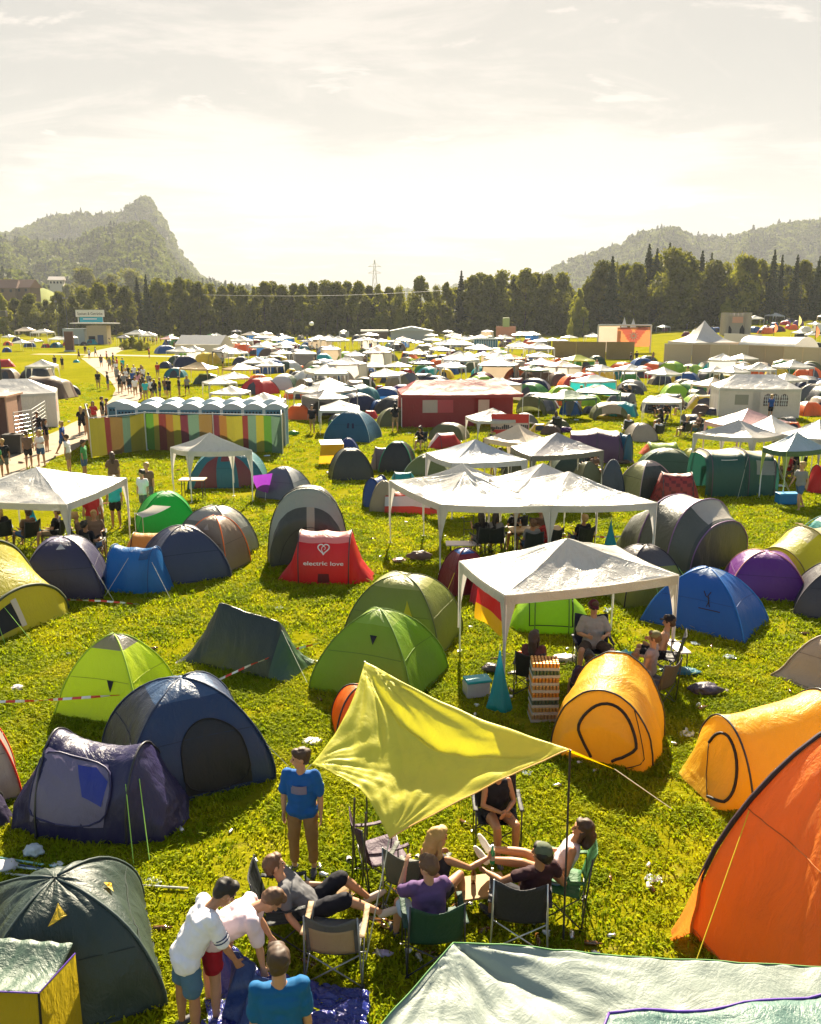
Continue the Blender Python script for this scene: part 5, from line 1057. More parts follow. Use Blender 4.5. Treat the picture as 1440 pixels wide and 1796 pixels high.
dome(1083, 1186, 875, 808, (.045, .06, .05), 'dark grey-green dome tent left of the red plaid tent', rz=24, dr=.8, res=(44, 16), topcol=(.40, .33, .30), topv=.3, sides={3: (.42, .40, .16)}, sleeve=(.4, .3, .3))
dome(1110, 1232, 836, 786, (.05, .11, .06), 'green dome tent with dark arch, behind the grey-green dome', rz=-14, dr=.8, res=(44, 16), topcol=(.18, .20, .10), topv=.3)
popup(1122, 1200, 800, 776, (.75, .12, .02), 'orange and lime striped low tent behind the green dome', dr=.6, res=(30, 14), colf=lambda u, v: (.30, .45, .03) if .3 < u < .8 else None)
dome(1186, 1240, 830, 786, (.46, .44, .05), 'yellow-olive dome tent at the left foot of the family tunnel tent', rz=20, res=(36, 14))
popup(1415, 1480, 865, 814, (.62, .012, .015), 'bright red tent at the right edge beyond the walking man', rz=16, dr=.6, res=(36, 16))
# large mauve and orange-lit tents left of centre-right
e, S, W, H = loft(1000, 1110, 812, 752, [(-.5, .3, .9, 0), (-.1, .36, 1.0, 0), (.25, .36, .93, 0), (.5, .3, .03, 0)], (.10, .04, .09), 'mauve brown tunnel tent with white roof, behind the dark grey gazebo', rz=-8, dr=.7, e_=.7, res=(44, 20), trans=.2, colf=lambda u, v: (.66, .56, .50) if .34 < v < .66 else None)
popup(1078, 1112, 812, 760, (.02, .12, .20), 'steel blue pop-up tent leaning on the mauve tunnel tent', rz=-60, dr=.7, res=(30, 14))
dome(1098, 1150, 775, 742, (.36, .31, .25), 'beige arched tent on open grass right of the mauve tunnel', rz=4, res=(36, 14), pw=.7, sleeve=(.1, .08, .06))
for a_ in [(965, 1045, 830, 795, (.035, .06, .03), 'very dark green dome tent under the dark grey gazebo', 0), (1000, 1060, 865, 810, (.16, .17, .09), 'khaki dome tent behind the right roof of the gazebo row', 20), (1050, 1098, 868, 806, (.07, .09, .12), 'blue-grey dome tent beside the khaki dome', -10), (880, 925, 838, 808, (.08, .09, .04), 'dark olive tent seen through the blue-grey gazebo', 0)]:
    dome(*a_[:5], a_[5], rz=a_[6], dr=.85, res=(36, 14))
# ================================================================ NEAR GAZEBOS
gazebo_px((806, 984), (886, 1043), (1190, 1008), 'white party gazebo shading the people seated in camp chairs, nearest white gazebo', amp=.035, res=26)
gazebo_px((683, 842), (772, 884), (966, 886), 'front left white gazebo of the joined row of four', amp=.05, res=20, ez=2.0, pz=2.6)
gazebo_px((858, 846), (966, 886), (1152, 881), 'front right white gazebo of the joined row of four', amp=.03, res=20, ez=2.0, pz=2.6)
gazebo_px((742, 836), (846, 846), (880, 838), 'small sagging white gazebo roof at the back left of the joined row of four', amp=.04, res=16, ez=1.95, pz=2.4)
gazebo_px((858, 838), (905, 862), (1050, 852), 'back right white gazebo of the joined row of four', amp=.04, res=18, ez=2.02, pz=2.6)
gazebo_px((747, 794), (793, 812), (924, 806), 'blue-grey gazebo with light legs, behind the row of four white gazebos', amp=.02, res=16, mat=MGAZP, drapecol=MGAZP)
gazebo_px((896, 783), (932, 800), (1059, 790), 'dark grey gazebo with black and white striped legs', amp=.02, res=16, mat=foil_mat('mid_grey_awning', (.36, .33, .33), .12), valmat=MGAZG, drapecol=MGAZG)
gazebo_px((850, 768), (925, 778), (968, 772), 'beige gazebo roof behind the blue-grey gazebo', amp=.02, res=14, mat=MGAZB)
gazebo_px((299, 784), (330, 791), (441, 789), 'small white gazebo in front of the striped fence', amp=.03, res=16)
e = empty('gazebo', P(20, 850, 0) * 1, 0, 'white and grey gazebo with shiny roof at the left edge over a seated group', 'gazebo'); e.location.z = 0
pf, pr_ = P(117, 884, 2.05), P(222, 838, 2.05); pb_ = P(72, 812, 2.05); pl_ = pf + pb_ - pr_; ext = (pl_ - pf) * 0
far_l = pf + (pl_ - pf).normalized() * 0; dL = V((pl_.x - pf.x, pl_.y - pf.y, 0)); dv = dL
pts_ = [pf, pr_, pr_ + V((-3.9, .9, 0)), pf + V((-3.9, .9, 0))]; q0 = V((e.location.x, e.location.y, 0)); gazebo_geo(e, [p - q0 for p in pts_], 2.05, 2.65, MGAZ, amp=.05, res=24)
gazebo_px((1216, 760), (1322, 768), (1372, 762), 'beige-white gazebo behind the dark green family tunnel tent', amp=.02, res=14, mat=foil_mat('cream_awning', (.52, .48, .44), .15)); gazebo_px((1236, 738), (1295, 748), (1385, 740), 'pinkish white gazebo behind the beige-white gazebo', amp=.02, res=12, mat=foil_mat('pink_awning', (.68, .42, .42), .25))
gazebo_px((1300, 752), (1360, 762), (1402, 752), 'white gazebo roof with slanting wrinkles, between the cream and blue-green gazebos', amp=.03, res=12)
gazebo_px((1338, 784), (1380, 792), (1452, 786), 'pale blue gazebo with green valance at the right edge', amp=.03, res=16, mat=MGAZBL, valmat=MGAZGR, drapecol=foil_mat('lime_drape', (.35, .45, .10), .3)); gazebo_px((1370, 760), (1440, 770), (1500, 762), 'white gazebo cut by the right edge behind the pale blue one', amp=.03, res=12)
# ================================================================ PEOPLE near the camera
def at(px, py, z): p = P(px, py, z); return (p.x, p.y, 0)
BT = fabric('royal_blue', (.01, .085, .30)); KHK = fabric('khaki', (.26, .14, .06)); GRYT = fabric('grey_tee', (.12, .12, .13)); BLK = fabric('black', (.012, .012, .018)); WHT = fabric('white', (.72, .70, .74)); DEN = fabric('denim', (.07, .14, .22))
PNK = fabric('pale_pink', (.66, .52, .56)); REDF = fabric('red', (.30, .01, .02)); PURT = fabric('purple', (.11, .06, .16)); LTB = fabric('light_blue', (.32, .44, .56)); GRN = fabric('green_grey', (.10, .12, .08))
sit = dict(pelvis=(0, 0, .47), torso=(0, -.22, 1), thl=(-.10, 1, .08), thr=(.10, 1, .08), snl=(-.05, .12, -1), snr=(.05, .12, -1), ual=(-.25, .15, -1), uar=(.25, .15, -1), fal=(.25, .9, .1), far=(-.25, .9, .1), ftl=(-.15, 1, 0), ftr=(.15, 1, 0))
def sp(**k): d = dict(sit); d.update(k); return d
# standing boy in a blue tee
e, J, hd_, HM_ = person(at(527, 1311, 1.74), R(172), 'person in blue printed t-shirt and khaki trousers standing beside the yellow tarp, head turned left', dict(face=(.92, .38, -.05), ual=(-.22, -.02, -1), uar=(.22, -.05, -1), fal=(-.05, .10, -1), far=(.0, .12, -1), thl=(-.07, 0, -1), thr=(.07, .02, -1)), BT, KHK, HBR, leglen=1.75, loose=.012, sleeve=.8, shirtlen=.05)
mb = MB(); mb.grid(lambda i, j: (-.10 + .2 * i, .135 + .008 * math.sin(3.1 * i) + .02 * math.sin(3.14 * i), 1.18 + .11 * j), 6, 4, flat('tee_print', (.16, .14, .22), .7)); mb.build('shirt_print', e); 
# man lounging, facing right
e, J, _, _ = person(at(545, 1585, .46), R(-84), 'person in grey t-shirt and black shorts lounging back with knees up in a camp chair', dict(pelvis=(0, 0, .44), torso=(0, -.72, .80), neck=(0, -.35, 1), face=(-.35, .93, .12), thl=(-.12, .85, .62), snl=(-.05, .72, -.72), thr=(.14, .90, .38), snr=(.05, .92, -.42), uar=(.35, .25, -.9), far=(.25, .55, -.6), ual=(-.1, .65, -.75), fal=(.25, .95, .15), ftl=(-.1, .9, .35), ftr=(.1, .9, .35)), GRYT, BLK, HMB, leglen=.95, sleeve=.6, loose=.008, shoes=fabric('pale_trainer', (.5, .42, .36)))
p0 = at(500, 1592, .42); camp_chair((p0[0] - .02, p0[1], 0), R(-84), 'dark camp chair under the lounging person in grey', (.02, .025, .03), mframe=MPOLE)
# two bending over the flysheet
bend = dict(pelvis=(0, 0, .90), torso=(0, .80, .62), neck=(0, 1, .28), face=(0, .50, -.87), ual=(-.12, .30, -1), uar=(.12, .30, -1), fal=(.06, .42, -.9), far=(-.06, .42, -.9), thl=(-.10, -.10, -1), thr=(.10, .06, -1))
def bp(**k): d = dict(bend); d.update(k); return d
e, J, _, _ = person(at(328, 1672, .92), R(-62), 'person in white t-shirt with dark sleeve bands and denim shorts bending forward', bp(torso=(0, .50, .86), neck=(0, .85, .5), face=(.1, .75, -.65), pelvis=(0, 0, .93)), WHT, DEN, HDK, leglen=.72, sleeve=.85, loose=.016, skin=SKT, shirtlen=.06)
mb = MB()
for n_ in 'r':
    shp, el = J[n_][0], J[n_][1]
    for t_ in (.62, .74): q = shp.lerp(el, t_); d_ = (el - shp).normalized() * .014; mb.tube([q, q + d_], .081, None, 18, cap=False)
mb.build('sleeve_band', e, fabric('band_blue', (.02, .03, .10)), True)
e, J, _, _ = person(at(372, 1640, .90), R(-76), 'person in pale pink shirt and red shorts bending deep behind the one in white', bp(torso=(0, .92, .50), uar=(.1, .18, -1), far=(-.05, .12, -1)), PNK, REDF, HMB, leglen=.6, sleeve=.75, loose=.014)
e, J, _, _ = person(at(487, 1668, 1.82), R(8), 'person in petrol blue t-shirt seen from behind at the bottom edge', dict(face=(-.12, 1, -.28), neck=(0, .10, 1)), fabric('petrol', (.008, .10, .25)), DEN, HBR, sleeve=.8, loose=.004, scale=1.05)
# circle of friends
GF = 'folding camp chairs in the circle'
p0 = at(760, 1640, .0); e, J, _, _ = person(at(752, 1612, .5), R(16), 'person in purple t-shirt sitting in the green camp chair, hands raised to the mouth', sp(torso=(.0, .02, 1), face=(-.60, .8, -.1), ual=(-.35, .75, -.65), fal=(.35, .35, .95), uar=(.25, .65, -.75), far=(-.55, .45, .85), thl=(-.35, 1, .05)), PURT, LTB, HMB, sleeve=.7, leglen=.75, loose=.012)
p0 = at(760, 1625, .42); camp_chair((p0[0], p0[1], 0), R(6), 'dark green camp chair holding the person in purple', (.015, .07, .045), mframe=MPOLE, group=GF, W=.58)
p0 = at(590, 1640, .42); camp_chair((p0[0], p0[1] - .02, 0), R(-4), 'empty beige and grey camp chair in front of the lounging person', (.13, .13, .13), group=GF, accent=cloth('chair_beige', (.62, .44, .26), .45, .6), W=.56, back=.50)
p0 = at(912, 1590, .42); camp_chair((p0[0], p0[1], 0), R(-8), 'charcoal camp chair with steel frame, nearest the right tarp pole', (.035, .035, .05), mframe=MSTEEL, group=GF, W=.58, back=.56)
e, J, _, _ = person(at(935, 1568, .52), R(24), 'person with dark green cap sitting back in the charcoal camp chair, arm on the armrest', sp(face=(-.5, .85, .05), ual=(-.75, .35, -.35), fal=(-.25, 1, -.10), uar=(.5, -.2, -.9), thl=(-.5, 1, .12)), fabric('dark_red_black', (.04, .015, .02)), BLK, HDK, leglen=.7, sleeve=.4, cap=(GRN, .1), skin=SKT, near=True)
e, J, _, _ = person(at(978, 1524, .5), R(72), 'person in pale pink top reclining at the right of the circle, bare legs stretched out', sp(torso=(0, -.42, .95), face=(-.1, .9, .15), thl=(-.10, .95, .30), snl=(0, .95, -.10), thr=(.10, 1, .22), snr=(-.1, .98, -.02), ual=(-.3, .2, -1), fal=(.3, .6, -.2), ftl=(-.1, .6, .8), ftr=(.1, .6, .8)), PNK, LTB, HBR, hairlen=.16, female=True, leglen=.3, sleeve=0, shoes=MSOCK, socks=True, skin=SKT)
p0 = at(980, 1546, .42); camp_chair((p0[0] + .06, p0[1] + .02, 0), R(76), 'green camp chair under the reclining person in pink', (.035, .16, .05), mframe=MPOLE, group=GF)
e, J, _, _ = person(at(868, 1418, .50), R(196), 'person in black top sitting with bare knees, head hidden by the tarp', sp(torso=(0, .12, 1), face=(0, .9, -.3), ual=(-.25, .25, -1), fal=(.75, .75, -.1), uar=(.25, .25, -1), far=(-.75, .75, -.1), snl=(.03, .04, -1), snr=(-.03, .04, -1)), BLK, BLK, HBR, hairlen=.12, female=True, sleeve=0, leglen=.25, skin=SKT)
p0 = at(872, 1432, .42); camp_chair((p0[0], p0[1] + .04, 0), R(180), 'black camp chair at the back of the circle holding the person in black', (.015, .015, .02), mframe=MPOLE, group=GF)
e, J, _, _ = person(at(758, 1560, .5), R(-32), 'person with long blond hair in a strappy top reaching out with a green bottle', sp(torso=(.05, .10, 1), face=(.45, .85, -.1), uar=(.75, .6, -.45), far=(.45, .95, .15), ual=(-.3, .3, -1)), fabric('dark_top', (.03, .025, .03)), BLK, HBL, hairlen=.34, female=True, sleeve=0, leglen=.4, skin=SKT, fist=True)
hw = e.matrix_basis @ (J['r'][2] + J['r'][6] * .08)
hw = Matrix.Translation(e.location) @ Matrix.Rotation(e.rotation_euler.z, 4, 'Z') @ (J['r'][2] + J['r'][6] * .08)
def bottle(loc, label, col, group=None, h=.24):
    e = empty('bottle', loc, 0, label, 'bottle', group); mb = MB(); mb.tube([(0, 0, 0), (0, 0, .02 * h / .24), (0, 0, .15 * h / .24), (0, 0, .19 * h / .24), (0, 0, h)], [.028, .031, .031, .014, .012], flat('glass_%s' % (col,), col, .1, .8), 10); mb.build('glass', e, smooth_=True)
    mb = MB(); mb.tube([(0, 0, h), (0, 0, h + .012)], .0135, MWHITE, 8); mb.build('cap', e); mb = MB(); mb.tube([(0, 0, .06), (0, 0, .12)], .032, flat('paper', (.5, .45, .3)), 10, cap=False); mb.build('paper_label', e); return e
bottle((hw.x, hw.y, hw.z - .12), 'green bottle held by the person with blond hair', (.02, .30, .10))
p0 = at(730, 1540, .42); camp_chair((p0[0], p0[1] + .05, 0), R(-20), 'grey-green camp chair behind the tip of the yellow tarp', (.10, .11, .09), group=GF, W=.6)
p0 = at(668, 1500, .42); camp_chair((p0[0], p0[1] + .1, 0), R(-70), 'dark purple camp chair behind the front corner of the yellow tarp', (.07, .03, .07), mframe=MPOLE, group=GF)
# crate table with things on it
p0 = at(845, 1560, .22); e = empty('table', p0, R(12), 'low wooden crate table in the middle of the circle', 'table'); mb = MB(); mb.box((0, 0, .26), (.62, .42, .03), flat('raw_wood', (.32, .19, .08), .7), bev=.006); mb.build('top', e)
for sx in (-.27, .27):
    for sy in (-.17, .17): mb = MB(); mb.box((sx, sy, .122), (.04, .04, .243), flat('raw_wood', (.32, .19, .08), .7)); mb.build('leg', e)
bottle((p0[0] - .10, p0[1] + .05, .275), 'brown beer bottle on the crate table', (.10, .035, .01)); bottle((p0[0] + .12, p0[1] - .02, .275), 'clear plastic bottle on the crate table', (.5, .5, .42))
# loose things on the grass
def bag(name, loc, size, col, label, cat, seed=1, rz=0, mat=None, flat_=.5):
    mb = MB(); n = 14
    vs = []; fs = []
    for i in range(n + 1):
        for k in range(n * 2):
            t = math.pi * i / n; p = math.pi * k / n; d = V((math.sin(t) * math.cos(p), math.sin(t) * math.sin(p), math.cos(t))); r_ = 1 + .35 * mnoise.noise(d * 1.7 + V((seed, 0, 0))) + .16 * mnoise.noise(d * 5 + V((0, seed, 0)))
            vs.append((d.x * size[0] * r_ * .5, d.y * size[1] * r_ * .5, max(.004, (d.z * .5 * r_ + .42) * size[2])))
    for i in range(n):
        for k in range(n * 2): a = i * n * 2 + k; b_ = i * n * 2 + (k + 1) % (n * 2); fs.append((a, a + n * 2, b_ + n * 2, b_))
    mb.add(vs, fs); o = mb.build(name, None, mat or cloth('bag_%s' % (col,), col, .2, .4), True, loc, rz); return tag(o, label, cat)
bag('plastic_bag', G(60, 1500), (.26, .2, .16), (.55, .60, .62), 'crumpled clear plastic bag left of the tent poles', 'bag', 2); bag('plastic_bag', G(100, 1520), (.2, .12, .06), (.7, .72, .72), 'small white crumpled bag beside the loose tent poles', 'bag', 3)
bag('plastic_bag', G(547, 1302), (.30, .24, .06), (.75, .70, .72), 'flat white plastic bag on the grass behind the boy in blue', 'bag', 4); bag('plastic_bag', G(31, 1210), (.22, .2, .10), (.75, .66, .66), 'pale pink bag on open grass at the left', 'bag', 5)
bag('plastic_bag', G(8, 1524), (.35, .3, .10), (.6, .6, .62), 'transparent wrapping at the left end of the tent poles', 'wrapping', 6); bag('towel', G(1192, 1180), (.75, .34, .10), (.01, .14, .20), 'blue patterned towel lying behind the gazebo leg', 'towel', 7)
bag('clothes_pile', G(1236, 1216), (.60, .38, .22), (.06, .045, .08), 'heap of dark clothes and a black bag on the grass', 'clothes', 8); bag('clothes_pile', G(1265, 1212), (.30, .2, .05), (.45, .38, .38), 'pale cloth at the end of the dark clothes heap', 'cloth', 9)
bag('inflatable', G(1092, 1172), (.5, .5, .42), (.05, .50, .55), 'turquoise inflatable between the seated people under the gazebo', 'inflatable', 10); bag('rag', G(736, 982), (.7, .3, .3), (.16, .10, .08), 'brown box and rubbish heap beside the gazebo leg', 'rubbish', 11)
bag('bag', G(700, 985), (.4, .3, .12), (.3, .18, .12), 'torn brown paper left of the rubbish heap', 'rubbish', 12); bag('plastic_bag', G(672, 1676), (.22, .10, .06), (.5, .42, .62), 'pale violet wrapper on the grass right of the beige chair', 'wrapper', 13)
bag('bag', G(912, 1152), (.14, .1, .14), (.8, .16, .03), 'small orange bag left of the long-haired person', 'bag', 14); bag('shoes', G(905, 1185), (.34, .16, .10), (.03, .02, .02), 'dark pair of shoes left of the beer stack', 'shoes', 15); bag('bag', G(862, 1180), (.35, .25, .22), (.10, .08, .08), 'dark rucksack behind the hanging turquoise bag', 'rucksack', 16)
bag('plastic_bag', G(990, 1160), (.5, .3, .16), (.70, .66, .66), 'white carrier bags at the feet of the capped man', 'bag', 17); bag('bag', G(6, 1112), (.5, .4, .3), (.02, .45, .08), 'green bag in the mouth of the yellow tunnel tent', 'bag', 18)
POLEM = flat('alu_pole', (.20, .42, .44), .3, .5, .5)
for i_, (a_, b_, c_, n_) in enumerate([((0, 1508), (232, 1540), (.25, .5, .5), 'longest teal tent pole lying behind the dark green dome'), ((20, 1523), (150, 1535), (.4, .5, .55), 'short silver tent pole crossing the teal ones'), ((0, 1535), (330, 1562), (.6, .6, .58), 'thin white pole pointing towards the person in white'), ((30, 1520), (225, 1548), (.04, .07, .16), 'dark blue tent pole beside the teal pole')]):
    line_px('tent_pole', [G(*a_) + V((0, 0, .03)), G((a_[0] + b_[0]) / 2, (a_[1] + b_[1]) / 2 + 3) + V((0, 0, .035)), G(*b_) + V((0, 0, .03))], .016, flat('pole_%d' % i_, c_, .35, .5, .4), n_, 'pole')
# blue foil groundsheet held by the bending people
MFOIL = foil_mat('blue_foil', (.02, .03, .20), .05, .16)
q_ = [G(380, 1700), G(650, 1748), G(640, 1870), G(340, 1860)]; o0 = V((q_[0].x, q_[0].y, 0))
def fs_(i, j):
    p = q_[0].lerp(q_[1], i).lerp(q_[3].lerp(q_[2], i), j); z = .05 + .10 * abs(mnoise.noise(V((i * 6, j * 5, 2)))) + .05 * abs(mnoise.noise(V((i * 16, j * 13, 6)))) + .55 * max(0, 1 - math.hypot(i * 1.3, j * 1.2) * 2.4) ** 1.3
    return p + V((.06 * mnoise.noise(V((j * 6, 1, 1))), 0, z)) - o0
mb = MB(); mb.grid(fs_, 80, 60, MFOIL); o = mb.build('groundsheet', None, None, False, o0); tag(o, 'shiny dark blue plastic groundsheet spread on the grass', 'groundsheet')
pa, pb2 = P(404, 1668, .75), P(470, 1712, .55); o2 = V((pa.x, pa.y, 0)); lo1, lo2 = G(388, 1800), G(455, 1830)
mb = MB(); mb.grid(lambda i, j: pa.lerp(pb2, i).lerp(lo1.lerp(lo2, i) + V((0, 0, .08)), j) - o2 + V((.04 * math.sin(i * 14 + j * 3), .05 * math.sin(j * 8 + i * 5), 0)), 24, 20, cloth('bundle_blue', (.03, .06, .20), .25, .3)); o = mb.build('tent_bundle', None, None, True, o2); tag(o, 'half-unpacked blue and grey tent held up by the two bending people', 'tent'); solidify(o, .004)
# ---------------------------------------------------------------- under the near gazebo
GG = 'camp chairs under the nearest gazebo'
e, J, _, _ = person(at(1040, 1128, .5), R(178), 'person in grey t-shirt, cap and sunglasses sitting wide-legged facing the camera', sp(torso=(0, -.12, 1), face=(-.1, 1, -.1), thl=(-.55, 1, .02), thr=(.5, 1, .02), snl=(-.05, .02, -1), snr=(.05, .02, -1), ual=(-.45, .2, -1), uar=(.4, .2, -1), fal=(.4, .8, .1), far=(-.4, .8, .1)), fabric('light_grey', (.30, .29, .28)), fabric('brown_shorts', (.07, .05, .04)), HBR, leglen=.7, sleeve=.7, cap=(fabric('maroon', (.08, .01, .03)), 1), glasses=True, loose=.02, scale=1.08, vox=.014)
p0 = at(1040, 1140, .42); camp_chair((p0[0], p0[1] + .02, 0), R(178), 'navy high-back camp chair of the capped man facing the camera', (.012, .015, .05), mframe=MPOLE, group=GG, W=.66, back=.66)
e, J, _, _ = person(at(1028, 1200, .42), R(8), 'person with short dark hair and dark t-shirt seen from behind, behind the amber tent', sp(pelvis=(0, 0, .30), torso=(0, -.1, 1)), fabric('dark_violet', (.05, .03, .06)), BLK, HDK, sleeve=.8, loose=.01, vox=.014)
e, J, _, _ = person(at(1158, 1142, .5), R(66), 'shirtless person in a black cap leaning back at the right of the gazebo group', sp(torso=(0, -.2, 1), face=(0, 1, -.1)), None, BLK, HBR, cap=(BLK, 1), leglen=.7, skin=SK, vox=.014)
p0 = at(1168, 1150, .42); camp_chair((p0[0], p0[1] + .03, 0), R(66), 'black camp chair of the shirtless person under the gazebo', (.02, .02, .03), mframe=MPOLE, group=GG)
e, J, _, _ = person(at(1138, 1175, .5), R(58), 'person in an olive cap and pale top sitting with back to the camera', sp(torso=(0, -.1, 1), face=(-.1, 1, -.1)), fabric('dusty', (.34, .24, .22)), DEN, HMB, cap=(fabric('olive_cap', (.16, .15, .07)), .2), leglen=.6, sleeve=.2, vox=.014)
p0 = at(1150, 1196, .42); camp_chair((p0[0], p0[1] - .02, 0), R(40), 'brown-grey camp chair behind the amber pop-up tent', (.10, .08, .09), mframe=MPOLE, group=GG)
e, J, _, _ = person(at(936, 1172, .5), R(-14), 'person with long brown hair sitting left of the stack of beer cans', sp(torso=(0, -.05, 1), face=(.3, 1, 0)), fabric('reddish', (.16, .05, .04)), BLK, HBR, hairlen=.30, female=True, sleeve=.3, vox=.014)
p0 = at(932, 1178, .42); camp_chair((p0[0], p0[1] + .02, 0), R(-14), 'black camp chair left of the stack of beer cans', (.02, .02, .02), mframe=MPOLE, group=GG)
# stack of can trays
gs = G(955, 1268); sc_ = ppm(1268); tz = 0; TRW = 48 / sc_ * 1.0
CANC = [('orange', (.55, .22, .05)), ('green', (.10, .14, .10)), ('orange', (.55, .22, .05)), ('tan', (.45, .26, .14)), ('orange', (.60, .26, .06)), ('green', (.10, .14, .10)), ('gold', (.55, .34, .12)), ('tan', (.50, .30, .14))]
nm_ = ['lowest', 'second', 'third', 'fourth', 'fifth', 'sixth', 'seventh', 'topmost']
for k, (cn, cc) in enumerate(CANC[::-1]):
    e = empty('can_tray', (gs.x + rnd.uniform(-.01, .01), gs.y + .2, tz), R(rnd.uniform(-3, 3)), '%s %s-can tray from the ground in the tall stack of beer trays' % (nm_[k], cn) if k < 7 else 'topmost orange-can tray of the tall beer stack', 'tray', 'trays of cans stacked behind the amber tent')
    mb = MB(); mb.box((0, 0, .012), (TRW, .36, .02), flat('cardboard', (.42, .38, .34), .8)); mb.box((0, -.182, .03), (TRW, .006, .05), flat('cardboard', (.42, .38, .34), .8)); mb.box((TRW / 2 - .002, 0, .03), (.006, .36, .05), flat('cardboard', (.42, .38, .34), .8)); mb.box((-TRW / 2 + .002, 0, .03), (.006, .36, .05), flat('cardboard', (.42, .38, .34), .8)); mb.build('tray', e)
    mb = MB(); mc = flat('can_' + cn, cc, .3, .5, .5); nxc = 8
    for i in range(nxc):
        for j in range(5): x = -TRW / 2 + TRW * (i + .5) / nxc; y = -.155 + .078 * j; mb.tube([(x, y, .024), (x, y, .12), (x, y, .135)], [TRW / nxc * .46, TRW / nxc * .46, TRW / nxc * .36], mc, 8)
    tag(mb.build('can', e, smooth_=False), kind='stuff'); tz += .139
# hanging bags, flag, bench, racks
def hang_bag(px, pt, pb, wpx, label, ztop, col=(.01, .32, .42)):
    a = P(px, pt, ztop); s = ppm(pt, ztop); h = (pb - pt) / s * 1.06; wd = wpx / s; e = empty('hanging_bag', (a.x, a.y, 0), 0, label, 'bag'); mb = MB()
    def fn(i, j):
        t = 2 * math.pi * i; r_ = wd * .5 * (.06 + .94 * j ** 1.25) * (1 + .12 * math.sin(5 * t + 2 * j) + .06 * math.sin(11 * t)); z = ztop - h * (j if j < .97 else .97); return (r_ * math.cos(t) * (1 if j < .999 else .3), r_ * .55 * math.sin(t) * (1 if j < .999 else .3), z + (.05 * math.sin(2 * t) * j))
    mb.grid(fn, 28, 18, cloth('turquoise_bag', col, .5, .35)); mb.build('sack', e, smooth_=True); guy(e, (0, 0, ztop), (0, 0, ztop + .12), MROPE); return e
hang_bag(877, 1142, 1250, 48, 'turquoise bin bag hanging from the front leg of the near gazebo', 1.32); hang_bag(1072, 914, 966, 28, 'turquoise bin bag hanging at the right of the gazebo row', 1.35); hang_bag(52, 880, 935, 30, 'turquoise bag hanging under the left gazebo', 1.4)
# German flag hanging from the gazebo eave
fa_, fb_ = P(836, 1003, 1.86), P(884, 1036, 1.86); e = empty('flag', (fa_.x, fa_.y, 0), 0, 'black red gold flag hanging from the near gazebo eave', 'flag'); o0 = V((fa_.x, fa_.y, 0))
mb = MB(); fc = [cloth('flag_black', (.02, .018, .018), .3), cloth('flag_red', (.62, .01, .02), .5), cloth('flag_gold', (.85, .45, .01), .5)]
mb.grid(lambda i, j: fa_.lerp(fb_, i) - o0 + V((.03 * math.sin(j * 5), .05 * math.sin(i * 9 + j * 3), -1.0 * j * (1 - .12 * i) + .04 * math.sin(i * 5))), 12, 24, None, lambda u, v: fc[min(2, int(v * 3))]); mb.build('cloth', e, smooth_=True)
def bench(a, b, h, wd, label, col=(.62, .56, .58)):
    a, b = V(a), V(b); c = (a + b) / 2; e = empty('bench', (c.x, c.y, 0), math.atan2(b.y - a.y, b.x - a.x), label, 'bench'); L = (b - a).length; mb = MB(); mb.box((0, 0, h), (L, wd, .035), flat('bench_%s' % (col,), col, .5), bev=.006); mb.build('seat', e)
    for s_ in (-1, 1): mb = MB(); mb.tube([(s_ * L * .36, -wd * .4, 0), (s_ * L * .36, -wd * .4, h - .02), (s_ * L * .36, wd * .4, h - .02), (s_ * L * .36, wd * .4, 0)], .014, MPOLE, 5); mb.build('leg', e)
    return e
bench(P(1172, 1122, .4), P(1202, 1146, .4), .4, .26, 'white bench beside the right leg of the near gazebo'); bench(P(782, 953, .3), P(842, 953, .3), .3, .5, 'low white board bench left of the seated group', (.66, .56, .56))
e = empty('cool_box', G(835, 1218), R(14), 'grey cool box with turquoise lid left of the hanging turquoise bag', 'cool box'); mb = MB(); mb.box((0, 0, .14), (.46, .30, .28), flat('box_grey', (.4, .4, .4), .5), bev=.02); mb.build('box', e); mb = MB(); mb.box((.02, 0, .31), (.48, .32, .05), flat('lid_teal', (.02, .33, .36), .4), bev=.015); mb.build('lid', e)
e = empty('folding_rack', G(822, 962), R(5), 'black folding luggage rack standing behind the low white board', 'rack'); mb = MB()
for x in (-.15, .15): mb.tube([(x, 0, 0), (x, .05, 1.05)], .012, MPOLE, 5)
for z in (.1, .35, .6, .85, 1.03): mb.tube([(-.15, z * .048, z), (.15, z * .048, z)], .010, MPOLE, 5)
mb.build('frame', e)
# barrier tape
def tape(pts, label, sag=.0):
    mb = MB(); P_ = [V(p) for p in pts]; n = len(P_) - 1; L = sum((P_[k + 1] - P_[k]).length for k in range(n)); N_ = max(8, int(L / .16))
    def fn(i, j):
        t = i * n; k = min(n - 1, int(t)); f = t - k; p = P_[k].lerp(P_[k + 1], f); tw = .9 * math.sin(i * 11); return p + V((0, .024 * math.sin(tw) * (j - .5) * 2, .024 * math.cos(tw) * (j - .5) * 2 - sag * math.sin(math.pi * f)))
    R_, W_ = flat('tape_red', (.62, .05, .03), .5), flat('tape_white', (.72, .70, .68), .5); mb.grid(fn, N_, 1, None, lambda u, v: R_ if int(u * N_) % 2 else W_); o = mb.build('barrier_tape'); tag(o, label, 'tape', 'red and white barrier tape round the tents')
tape([P(-40, 1232, .15), P(60, 1229, .2), P(110, 1226, .35), P(210, 1219, .55)], 'red-white tape running to the lime dome tent from the left edge'); tape([P(384, 1192, .1), P(440, 1166, .35), P(500, 1143, .4), P(560, 1128, .3)], 'red-white tape twisted round the foot of the dark green ridge tent')
